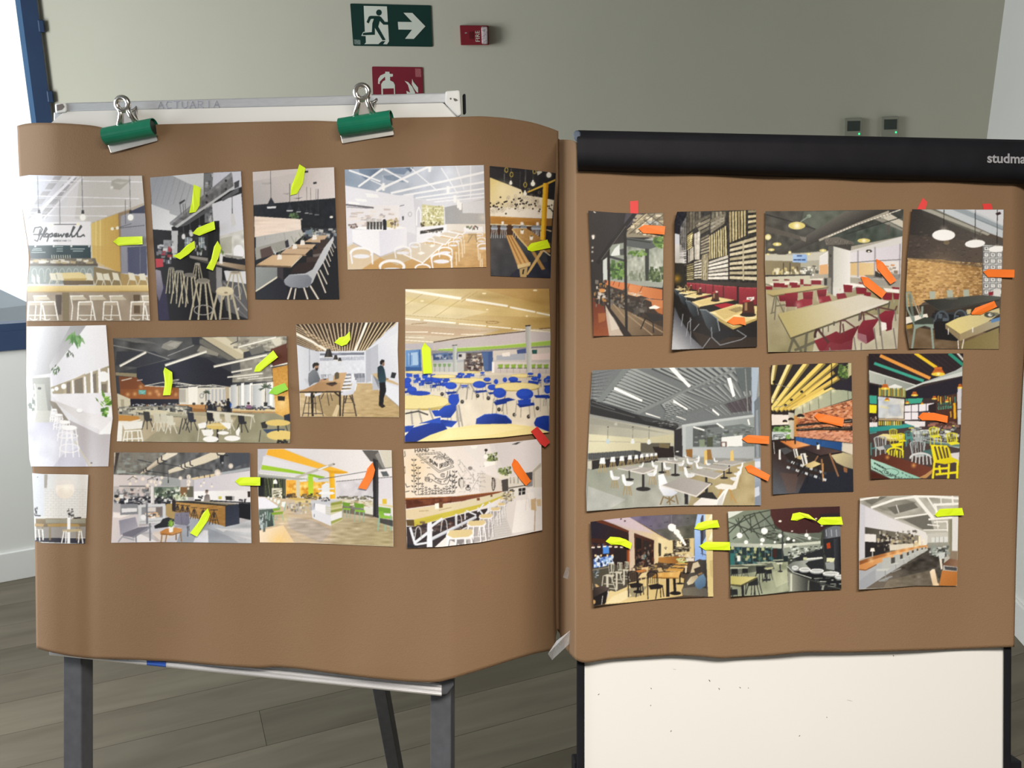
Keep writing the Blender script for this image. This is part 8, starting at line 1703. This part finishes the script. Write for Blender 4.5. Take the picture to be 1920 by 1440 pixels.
for (x, y, s_) in ((555,900,.8),(470,915,.95),(365,935,1.15)):
    p.f('b4b0a0', x - 30 * s_, y - 40 * s_, x + 35 * s_, y - 35 * s_, x + 30 * s_, y + 60 * s_, x - 20 * s_, y + 75 * s_); p.f('3a3832', x - 22 * s_, y - 25 * s_, x - 5 * s_, y - 25 * s_, x - 2 * s_, y + 50 * s_, x - 14 * s_, y + 55 * s_); p.f('3a3832', x + 14 * s_, y - 25 * s_, x + 24 * s_, y - 22 * s_, x + 22 * s_, y + 50 * s_, x + 14 * s_, y + 52 * s_); p.f('c4bfae', x - 90 * s_, y + 95 * s_, x - 40 * s_, y + 78 * s_, x + 40 * s_, y + 85 * s_, x + 20 * s_, y + 112 * s_)
    for q in ((-85,100,-100,230),(-40,105,-38,310),(0,105,55,260),(-75,180,30,190),(-90,220,40,235)): p.l('c4bfae',(24 if q[0] == -40 else 9) * s_, x + q[0] * s_, y + q[1] * s_, x + q[2] * s_, y + q[3] * s_)
p.l('8a8678',10,140,975,330,940); p.blot(['7d8c94','3d444a','b4bcc0'], (145,970,200,1060),14,30,20)
p.g('2c2422','4a3f3a',(150,1300,300,1200),140,1190,250,1170,345,1190,330,1220,145,1310); p.f('1b1718',145,1310,330,1220,300,1380,160,1415); p.f('c9a878',165,1145,190,1150,222,1178,180,1185); p.e('b8905c',155,1365,20,26); p.l('d8d4cc',9,130,1130,138,1220); p.l('c9c6be',8,262,1290,250,1395); p.l('c9c6be',8,325,1230,330,1310)
p.f('b8763c',660,985,740,968,820,975,740,1005,665,1002); p.f('d8b888',735,945,820,935,822,970,740,968)
def cafe(x, y, s_, c='1f1a1a'):
    p.ring(c, 12 * s_, x, y, 58 * s_, 26 * s_, 180,360); [p.l(c, 6 * s_, x + (-44 + 22 * k) * s_, y - 8 * s_, x + (-40 + 22 * k) * s_, y + 110 * s_) for k in range(5)]; p.l(c, 12 * s_, x - 58 * s_, y, x - 50 * s_, y + 290 * s_); p.l(c, 12 * s_, x + 58 * s_, y, x + 66 * s_, y + 120 * s_)
    p.f(c, x - 50 * s_, y + 130 * s_, x + 60 * s_, y + 110 * s_, x + 130 * s_, y + 130 * s_, x + 100 * s_, y + 170 * s_, x - 20 * s_, y + 180 * s_); [p.l(c, 11 * s_, *[x + q[0] * s_, y + q[1] * s_, x + q[2] * s_, y + q[3] * s_]) for q in ((60,170,40,290),(95,165,100,270),(120,140,135,260))]
p.f('d8c494',745,1010,812,1000,805,1060,700,1075,712,1050); [p.l('d8c494',10, *q) for q in ((735,1075,745,1170),(790,1070,785,1170),(812,950,800,1070),(960,1080,950,1140))]; p.f('c9b484',950,1090,1030,1085,1040,1105,950,1110)
cafe(630,1015,1.0); p.e('1b1718',695,1240,58,20); p.l('1b1718',26,695,1110,697,1230)
for (q, px, b) in (((1150,900,1180,885,1310,890,1300,905),1230,960),((1110,935,1140,915,1300,920,1290,942),1290,1010),((1030,985,1070,950,1260,955,1240,990),1210,1140)): p.l('1f1a1a',18, px, q[1], px, b); p.f('bf9048', *q); p.l('e4c07c',5, q[0], q[1], q[6], q[7]); p.e('1f1a1a', px, b, 50,12)
p.f('c3a878',930,950,985,945,1000,990,950,1000); p.f('d8c8a8',1270,920,1300,925,1290,1010,1275,1010)
p.l('1c1818',40,1060,1080,1062,1290); p.l('1c1818',34,1140,1080,1150,1250); p.l('c9b890',8,1095,1090,1098,1240); p.e('1a1616',1155,1258,70,24); p.g('c48f42','d8ac64',(900,1050,1200,1010),865,1062,925,1008,1220,990,1195,1068); p.glow('f0d494',970,1030,50,.5); p.glow('f0d494',1100,1020,50,.5); p.f('7a5422',865,1062,1195,1068,1195,1080,868,1076)
cafe(870,1025,1.05)
p.g('4a4640','2f2c2c',(1300,1200,1500,1250),1230,1220,1330,1000,1420,850,1535,850,1550,1300,1240,1285); p.g('6a6458','56524a',(1300,1250,1500,1200),1240,1200,1380,1180,1540,1200,1550,1298,1240,1285); p.f('c6b89c',1370,890,1430,870,1460,930,1400,1000,1340,1010); p.f('3a342e',1380,960,1460,930,1470,1000,1400,1020); p.g('cfc2a4','a89a80',(1300,1130,1400,1060),1292,1130,1340,1060,1420,1032,1435,1060,1370,1140,1310,1160); p.g('66829c','46607c',(1420,1050,1500,1200),1388,1120,1440,1050,1500,1020,1530,1080,1525,1170,1450,1212,1400,1180); p.f('8a6a48',1430,1020,1480,1000,1490,1020,1440,1040)
for x, y, r in ((1112,452,52),(1170,508,40),(1198,552,30),(1222,580,26),(1240,610,24),(1258,638,20),(1275,660,16)): p.e('fbf6f0', x, y, r, r * .85, rot=30)
p.f('fdf8f2',1062,440,1105,408,1162,425,1150,470,1120,505,1098,490); p.glow('fff4e4',1180,530,120,.35); p.l('b8b0c4',4,1107,295,1108,410)
p.build('R','photo print of a warm cafe with cascading white lamps and wooden tables', lift=(0.006,0,0,0.002))

p = Pic(X1,(60,160,300,148,600,130,918,120),(82,812,300,800,600,770,930,755), None, None, '3a3e38')
p.g('8f9a8a','6d766a',(100,200,380,300),58,155,390,140,420,290,640,340,400,420,75,400); p.f('d8dcd4',60,160,180,155,65,215); p.f('77806f',60,215,200,150,390,142,300,220)
for q in ((65,330,200,190,380,150),(65,240,230,300,420,260),(120,220,220,370),(180,190,300,360),(260,170,330,350),(65,290,260,190),(100,370,390,190),(200,290,420,380),(300,160,420,300),(140,210,160,330),(230,190,240,320)): p.l('3c423a',8, *q)
p.blot(['4a5046','2f332e','6a7266'], (330,290,470,380),40,34,10); p.g('4a2a28','3a2022',(400,150,800,300),385,142,918,120,922,200,800,290,760,322,600,330,480,312,420,260,388,190); p.f('2a2024',760,180,925,170,925,260,800,280)
for x, y, r in ((460,234,12),(552,310,8),(735,215,9),(780,268,9)): p.e('f4efe4', x, y, r, r * .6)
p.f('5d645a',600,330,780,320,770,390,560,400); [p.l('8d958a',6, *q) for q in ((420,300,700,380),(500,330,640,390),(560,330,760,370))]
p.g('2a2c32','6a6e76',(790,300,830,300),790,300,925,250,928,350,800,372); [p.l('a8aeb4',6, x, 300, x + 4,350) for x in (812,852,890)]; p.f('232429',790,372,928,350,930,640,870,620,800,480); p.g('3a3c44','16171a',(870,450,930,450),870,370,928,365,930,600,880,600); p.f('a8401c',815,405,842,395,848,440,820,445)
p.g('aab0a4','c6cabc',(100,410,500,420),75,400,420,410,600,400,770,385,770,410,560,440,400,445,78,430)
p.g('26363a','1f2a2c',(100,500,400,500),75,428,400,440,520,445,520,540,78,580); [p.l('56666a',5, x, 430, x + 2,560) for x in (112,165,205,250,300,345,395)]; p.blot(['3f6a70','2c4a50','6d8a84','c4c48a','506a44'], (80,430,400,560),70,22,22, a=.7); p.f('e4e4da',130,500,155,500,155,540,132,540); p.f('2f6a68',78,480,110,480,110,580,80,580); p.f('3a221e',405,445,435,445,435,510,408,515); p.l('3a3c3c',12,478,310,480,530)
for x, y in ((95,440),(215,450),(270,448),(328,450)): p.f('d8dc98', x - 10, y - 14, x + 10, y - 14, x + 12, y + 10, x - 12, y + 10, a=.8)
p.f('8d9488',480,440,620,420,770,405,770,440,560,500,490,500); p.blot(['c4ccc4','3c403c','e2e6de','6d746c','23262a','8a9088'], (520,420,780,530),130,26,14, a=.85); p.f('26282c',560,520,790,440,800,620,700,600,640,560)
p.g('8a8f78','9aa088',(250,650,450,770),78,570,520,545,530,770,300,802,82,815); p.f('b4b89c',400,620,520,600,520,700,430,740, a=.7); p.f('3a3e38',78,575,400,555,420,600,80,650, a=.7); p.n(.04,40,78,570,520,545,530,770,300,802,82,815)
for q in ((150,565,300,558,370,568,200,576),(270,548,420,542,430,550,300,556),(78,585,220,585,210,598,78,600),(400,530,480,526,490,534,410,538)): p.f('a9ae98', *q)
for (x, y, s_) in ((110,620,.7),(190,615,.6),(310,610,1),(370,620,.7),(250,700,1.1),(105,780,.8)): p.f('1e2022', x - 35 * s_, y - 30 * s_, x + 35 * s_, y - 32 * s_, x + 40 * s_, y + 20 * s_, x - 30 * s_, y + 28 * s_); [p.l('26282a',6 * s_, x + k * 30 * s_, y + 20 * s_, x + k * 48 * s_, y + 90 * s_) for k in (-1,-.2,.4,1)]
p.f('b4b48a',335,592,410,585,400,600,350,608); p.l('23252a',10,352,605,355,680); p.f('23252a',320,680,390,675,385,690,325,692); p.f('c8c8b4',430,552,480,548,478,562,440,566); p.l('23252a',8,460,565,462,615); p.e('23252a',462,618,20,6)
p.g('b5ad68','c9c184',(100,680,280,670),80,655,285,660,160,722,82,715); p.f('4f4c34',82,715,160,722,285,662,282,675,160,738,84,728); p.l('1f2022',20,172,730,176,805); [p.l('26282a',7, *q) for q in ((200,710,195,790),(265,720,262,800),(300,700,322,788),(88,740,92,810))]
p.g('4f524c','1f2022',(520,650,700,700),515,585,560,640,700,690,930,760,930,758,525,775); p.g('8a8d80','3a3c3a',(550,720,660,720),520,620,680,680,690,765,525,775); p.l('c6c8b8',14,545,640,545,765); p.l('77796c',10,680,690,675,762); p.l('8d8f88',16,790,730,785,758)
p.f('17181b',515,580,560,560,660,560,700,600,930,680,930,750,760,700,600,650,530,610); p.g('6d716c','9a9e98',(530,560,640,540),515,575,560,545,660,530,790,512,790,520,680,540,655,560,690,600,560,620); p.l('c8ccc4',6,515,580,560,625,700,670); p.f('e2e6de',660,518,780,508,785,518,665,530)
for x, y, rx in ((650,605,44),(742,615,54),(850,635,64),(920,660,40),(575,592,26)): p.e('8a8e90', x, y + 6, rx, 18); p.e('e4e6e4', x, y - 2, rx, 16); p.e('b4b8b8', x, y - 2, rx * .8,9)
for x, y in ((848,530),(652,520)): p.f('d8d8b0', x - 30, y - 16, x + 32, y - 14, x + 24, y + 18, x - 32, y + 14) if x > 700 else p.f('c4c8a0', x - 14, y - 10, x + 14, y - 10, x + 12, y + 10, x - 14, y + 10)
p.f('8d9292',805,550,875,545,878,610,815,600); p.blot(['9aa09a','5d625e','c8ccc4'], (700,650,920,730),20,40,6, skew=.05)
for x, y, r in ((340,312,30),(150,345,26),(325,380,20),(460,348,18),(200,396,18),(523,370,16),(663,343,18),(685,364,15),(565,382,12),(318,410,12),(497,412,10),(420,395,10)): p.e('fafaf4', x, y - r * .1, r * .85, r * .8); p.l('8d9488',3, x, y - r * 2.4, x, y - r); p.glow('ffffff', x, y, r * 1.5,.35)
p.build('R','photo print of a dark cafeteria with roof trusses, globe lamps and a curved counter', lift=(0.004,0,0,0.003))

p = Pic(X1,(1072,55,1250,42,1500,35,1828,40),(1065,757,1300,745,1500,728,1815,730),(1072,55,1063,400,1065,757),(1828,40,1822,400,1815,730),'b5b2aa')
p.g('9a9890','b9b6ac',(1100,100,1700,150),1068,50,1830,35,1828,330,1600,330,1400,230,1075,100); p.f('77756c',1080,60,1200,45,1280,45,1160,110); p.f('87857c',1190,120,1400,60,1500,90,1350,160,1250,150); p.n(.05,30,1068,50,1830,35,1828,330,1600,330,1400,230,1075,100, sx=2)
p.f('6a6860',1280,130,1480,90,1520,130,1340,180); p.f('6d6b64',1400,220,1600,180,1640,300,1560,300); p.f('e4e1d8',1160,45,1230,42,1210,60,1180,60)
for (q, w) in (((1075,70,1180,52),14),((1160,130,1340,68,1500,45,1640,45,1828,60),18),((1490,40,1630,210),26),((1340,212,1590,178),12),((1590,52,1680,190),12),((1640,108,1828,100),18),((1600,220,1790,205),14),((1640,240,1740,236,1745,310),10),((1650,110,1660,170),16),((1780,40,1785,110),12),((1690,50,1695,100),8),((1350,110,1370,170),6),((1590,260,1680,270),9),((1560,300,1745,300),8),((1660,230,1670,290),7)): p.l('efede8', w, *q)
p.f('c6c4bc',1585,330,1750,320,1750,420,1590,420); p.f('d8dad6',1620,358,1745,352,1745,395,1620,395); [p.l('8d8f8c',4, x, 355, x, 395) for x in (1650,1680,1712)]; p.f('77796f',1585,400,1745,395,1750,440,1590,440, a=.6)
p.g('d3d2da','e2dfdc',(1080,200,1560,350),1072,98,1300,205,1575,318,1590,350,1585,440,1530,420,1530,345,1110,278,1110,510,1068,530); p.f('c2c2cc',1072,100,1112,118,1110,510,1068,530, a=.6)
p.g('4a4640','8a8474',(1120,350,1500,400),1110,278,1530,345,1535,430,1300,470,1110,510); p.f('e2dedc',1110,330,1195,335,1195,395,1110,390); p.f('2a2728',1110,390,1300,400,1300,470,1200,495,1110,515); p.f('35302e',1240,345,1310,350,1310,430,1240,420); p.blot(['2a2628','8d8778','d8d2c4','5a5448','b8a888','3f3a38'], (1200,300,1500,440),100,24,24, a=.8); p.f('d8d0c0',1298,415,1480,405,1480,440,1300,460); p.f('f0e4c8',1520,345,1535,348,1538,420,1522,420); p.glow('fff0c8',1500,430,60,.7); p.blot(['f4e8cc','d8c49c'], (1480,370,1570,430),20,14,22)
p.g('6a6258','4a4640',(1300,650,1500,650),1590,440,1750,440,1720,520,1700,640,1815,700,1815,730,1300,745,1110,750,1400,560); p.f('8a7f6c',1280,690,1640,600,1700,725,1250,748, a=.5); p.f('3a3632',1390,590,1600,480,1680,500,1660,590,1450,620, a=.7); p.n(.04,16,1300,600,1600,450,1750,440,1700,640,1815,700,1300,745, sx=2)
p.g('8a5430','c98a50',(1080,560,1400,470),1065,540,1180,500,1400,445,1590,415,1590,425,1420,462,1200,520,1068,570); p.g('c88850','e4b078',(1080,590,1400,480),1065,570,1200,520,1420,462,1590,425,1590,440,1430,480,1200,560,1115,605,1066,600); p.f('8a5a34',1066,600,1115,605,1200,562,1200,570,1115,614,1066,608)
for x, y in ((1155,530),(1290,485),(1360,470),(1430,448),(1500,432)): p.glow('ffe0ac', x, y, 36,.6)
p.g('a6aab2','bcbeb8',(1080,680,1560,450),1066,608,1115,614,1200,572,1430,485,1590,442,1592,455,1440,545,1250,660,1110,752,1066,755); p.f('8d9098',1068,690,1190,600,1195,690,1110,750,1068,755, a=.4)
for k, (x, y, s_) in enumerate(((1560,445,.35),(1530,452,.4),(1490,462,.5),(1450,478,.6),(1405,498,.75),(1345,525,1.0),(1265,560,1.35))):
    p.f('b4b7b4', x - 16 * s_, y - 30 * s_, x + 30 * s_, y - 40 * s_, x + 30 * s_, y + 30 * s_, x - 18 * s_, y + 45 * s_); p.f('4a4a46', x + 34 * s_, y - 34 * s_, x + 56 * s_, y - 38 * s_, x + 56 * s_, y - 6 * s_, x + 34 * s_, y); p.f('c3c6c2', x - 50 * s_, y + 30 * s_, x + 28 * s_, y + 26 * s_, x + 10 * s_, y + 42 * s_, x - 48 * s_, y + 40 * s_); p.l('8d9090',5 * s_, x, y + 40 * s_, x + 4, y + 80 * s_); p.l('9a9d9c',6 * s_, x - 30 * s_, y + 100 * s_, x + 40 * s_, y + 72 * s_)
p.l('8d9090',7,1215,690,1310,655,1270,690,1215,692); p.f('f6f0e4',1155,440,1180,440,1187,466,1150,466); p.l('d8d4c8',6,1168,466,1168,505)
p.g('9a9684','77735f',(1750,300,1780,300),1748,220,1778,218,1776,520,1746,500); p.f('dcdad8',1778,200,1825,195,1820,460,1778,460); p.f('8a7a68',1760,460,1820,465,1818,530,1760,520)
p.blot(['8d9690','c6ccc8','5a5f5c','a9aeaa','3f423f'], (1600,420,1740,500),60,30,16); p.f('c8ccca',1670,480,1725,470,1720,520,1680,525); p.f('e2dacb',1680,525,1698,520,1705,600,1692,605); p.g('6a4a38','8a6a54',(1720,550,1800,570),1710,560,1760,520,1820,530,1820,585,1715,572); p.f('4a4a4c',1718,580,1815,588,1815,615,1725,605)
p.g('b8763c','a8682f',(1720,640,1800,720),1700,610,1820,620,1815,730,1678,728); p.g('f0dcc0','d8bc98',(1610,620,1650,720),1606,620,1625,602,1645,600,1655,650,1665,700,1676,728,1630,726); p.f('e4cca8',1645,700,1676,712,1676,728,1640,726)
p.build('R','photo print of a narrow loft with a long wooden bar lit from below', lift=(0.006,0,0,0.002))

# ================================================================== sticky arrow flags and bits of tape
def flag(side, vw, pts, m, label, lift=0.004, name='arrow_flag', cat='sticky flag', group='sticky arrow flags on the kraft paper', base=0.0028, th=0.0002):
    poly = view(pts, *vw); kz = kzL if side == 'L' else kzR
    # denser outline, then a strip-wise cap so that the flag can curl
    q = []
    for i in range(len(poly)):
        a, b = np.array(poly[i]), np.array(poly[(i + 1) % len(poly)])
        for k in range(4): q.append(tuple(a + (b - a) * k / 4.0))
    tip = np.array(poly[0]); dm = max(np.hypot(*(np.array(p_) - tip)) for p_ in q)
    def P3(u, v, o):
        t = np.hypot(u - tip[0], v - tip[1]) / dm
        zz = float(kz(u, v)) - base - lift * t * t - 0.0012 * (1 - min(1, t * 4)) * (1 if lift else 0) - o
        return at(u, v, zz)
    o = MB().prism([P3(u, v, 0) for u, v in q], [P3(u, v, th) for u, v in q]).build(name, M[m], origin=P3(*poly[0], 0))
    return tag(o, label, cat, group)


Y, O, RD_ = 'yellow','orange','red'
flag('L', V1,(848,612,890,578,1068,572,1070,632,888,643), Y, 'neon yellow arrow flag on the brewery taproom print')
flag('L', V1,(1418,398,1440,300,1452,183,1505,208,1497,340,1468,390), Y, 'neon yellow arrow flag pointing down beside the ceiling beam of the dark bar print')
flag('L', V1,(1442,550,1478,510,1606,458,1614,520,1495,568), Y, 'neon yellow arrow flag in the middle of the dark bar print, pointing left')
flag('L', V1,(1458,606,1464,660,1415,705,1352,746,1296,720,1350,692,1400,640), Y, 'curved neon yellow arrow flag at the lower left of the dark bar print')
flag('L', V1,(1632,606,1660,660,1636,740,1597,830,1547,812,1585,740,1605,650), Y, 'neon yellow arrow flag at the lower right of the dark bar print, pointing up')
flag('L', V2,(337,305,345,235,380,150,405,72,450,100,432,215,388,293), Y, 'neon yellow arrow flag hanging over the top edge of the black dining room print')
flag('L', V5,(580,420,655,468,660,560,637,697,562,700,578,610,580,560,567,462), Y, 'upright curved neon yellow arrow flag on the black-ceilinged canteen print')
flag('L', V5,(1472,465,1492,408,1665,250,1713,318,1533,463), Y, 'slanted neon yellow arrow flag at the upper right of the black-ceilinged canteen print')
flag('L', V5,(1620,680,1665,620,1780,575,1815,640,1700,695),'lime','lime green arrow flag on the right edge of the black-ceilinged canteen print')
flag('L', V6,(567,408,630,345,700,330,757,270,765,370,720,430,657,452), Y, 'curled leaf-like neon yellow flag on the slatted wooden ceiling print',0.008)
flag('L', V7,(250,550,302,600,316,808,242,815,228,602), Y, 'neon yellow arrow flag pointing up on the blue chair cafeteria print')
flag('L', Y7,(508,1003,552,957,727,917,760,1005,560,1047,515,1030), Y, 'neon yellow arrow flag on the picnic table and yellow post print')
flag('L', W1,(1650,497,1710,448,1800,444,1976,444,1974,552,1712,552), Y, 'neon yellow arrow flag bridging the lounge print and the striped ceiling print')
flag('L', W1,(1300,845,1330,925,1300,1000,1160,1210,1070,1162,1180,1020,1240,905), Y, 'neon yellow arrow flag lying on the kitchen island of the lounge print')
flag('L', W2,(1567,253,1600,350,1575,450,1487,603,1380,583,1470,430,1500,330), O, 'bent orange arrow flag on the striped ceiling print')
flag('L', V8,(1265,338,1305,370,1443,575,1390,627,1330,560,1260,465,1240,400), O, 'orange arrow flag on the long bar table print with wall lettering')
flag('R', W3,(515,280,565,247,755,260,748,335,555,322), O, 'orange arrow flag on the glazed terrace print')
flag('R', W3,(1310,1120,1370,1075,1470,1080,1480,1152,1430,1140,1370,1150), O, 'short curled orange flag on the pallet wall diner print')
flag('R', W4,(1070,553,1130,585,1253,748,1198,783,1075,640), O, 'upper orange arrow flag of the two on the red armchair canteen print')
flag('R', W4,(930,712,995,720,1160,855,1120,908,960,790), O, 'lower orange arrow flag of the two on the red armchair canteen print')
flag('R', W5,(760,695,800,672,1033,677,1030,745,800,742), O, 'orange arrow flag sticking out past the right edge of the brick dining room print')
flag('R', W5,(655,1055,690,1010,855,948,880,1000,740,1068,660,1068), O, 'tilted orange arrow flag over the bench of the brick dining room print')
flag('R', W6,(1443,735,1500,698,1690,710,1690,780,1495,770), O, 'upper orange arrow flag on the right edge of the white shell chair print')
flag('R', W6,(1475,985,1520,965,1698,1060,1680,1115,1500,1035), O, 'lower orange arrow flag on the right edge of the white shell chair print')
flag('R', W7,(475,640,510,615,750,662,738,738,520,690), O, 'orange arrow flag on the brick wall of the blue bench print')
flag('R', W7,(1435,648,1475,608,1580,610,1710,640,1705,703,1600,682,1470,680), O, 'orange arrow flag on the yellow chair diner print')
flag('R', W8,(298,622,355,565,470,573,550,600,620,645,605,717,480,665,365,662), Y, 'arched neon yellow arrow flag over the dark windows of the cascading lamp print',0.006)
flag('R', W8,(1383,465,1430,400,1520,372,1670,360,1698,450,1580,462,1470,487), Y, 'upper neon yellow arrow flag on the right edge of the cascading lamp print')
flag('R', W8,(1447,680,1520,628,1822,630,1828,730,1520,730), Y, 'neon yellow arrow flag bridging the cascading lamp print and the roof truss print')
flag('R', X1,(542,226,556,176,610,165,680,182,742,232,700,220,650,207,590,230), Y, 'curled neon yellow flag on the dark red ceiling of the roof truss print',0.008)
flag('R', X1,(743,238,775,203,930,200,942,260,775,262), Y, 'flat neon yellow arrow flag at the right edge of the roof truss print')
flag('R', X1,(1645,185,1685,140,1855,132,1868,188,1760,192,1665,202), Y, 'neon yellow arrow flag at the upper right of the loft bar print')

tg = 'red tape tabs holding prints'
flag('R', W3,(437,35,510,30,512,165,440,165), RD_, 'red tape tab above the glazed terrace print',0,'tape_tab','tape', tg, 0.0005)
flag('R', W5,(235,50,275,90,250,172,172,172), RD_, 'slanted red tape tab at the upper left corner of the brick dining room print',0,'tape_tab','tape', tg, 0.0005)
flag('R', W5,(752,103,828,100,848,170,766,172), RD_, 'short red tape tab above the upper right of the brick dining room print',0,'tape_tab','tape', tg, 0.0005)
flag('L', V7,(1150,1300,1203,1258,1255,1320,1312,1390,1270,1432,1228,1405), RD_, 'red tape strip across the lower right corner of the blue chair cafeteria print',0.003,'tape_tab','tape', tg, 0.0065)


# clear tape joining the two sheets
def tape(pts, label, depth):
    q = view(pts, 1000,1020,6)
    p3 = [at(u, v, depth + 0.05 * k) for (u, v), k in zip(q, (0,0.1,0.5,0.6,0.3,0.3))]
    nrm = Vector((0,-0.0002,0))
    tag(MB().prism(p3, [a + nrm for a in p3]).build('clear_tape', M['tape']), label, 'tape','clear tape pieces at the paper seam')


tape((430,960,440,1090,330,1190,210,1305,165,1235,260,1090),'wrinkled clear tape strip at the bottom of the seam between the two paper sheets',1.30)
tape((372,255,450,288,440,412,332,376),'small clear tape piece higher up the seam between the two paper sheets',1.30)
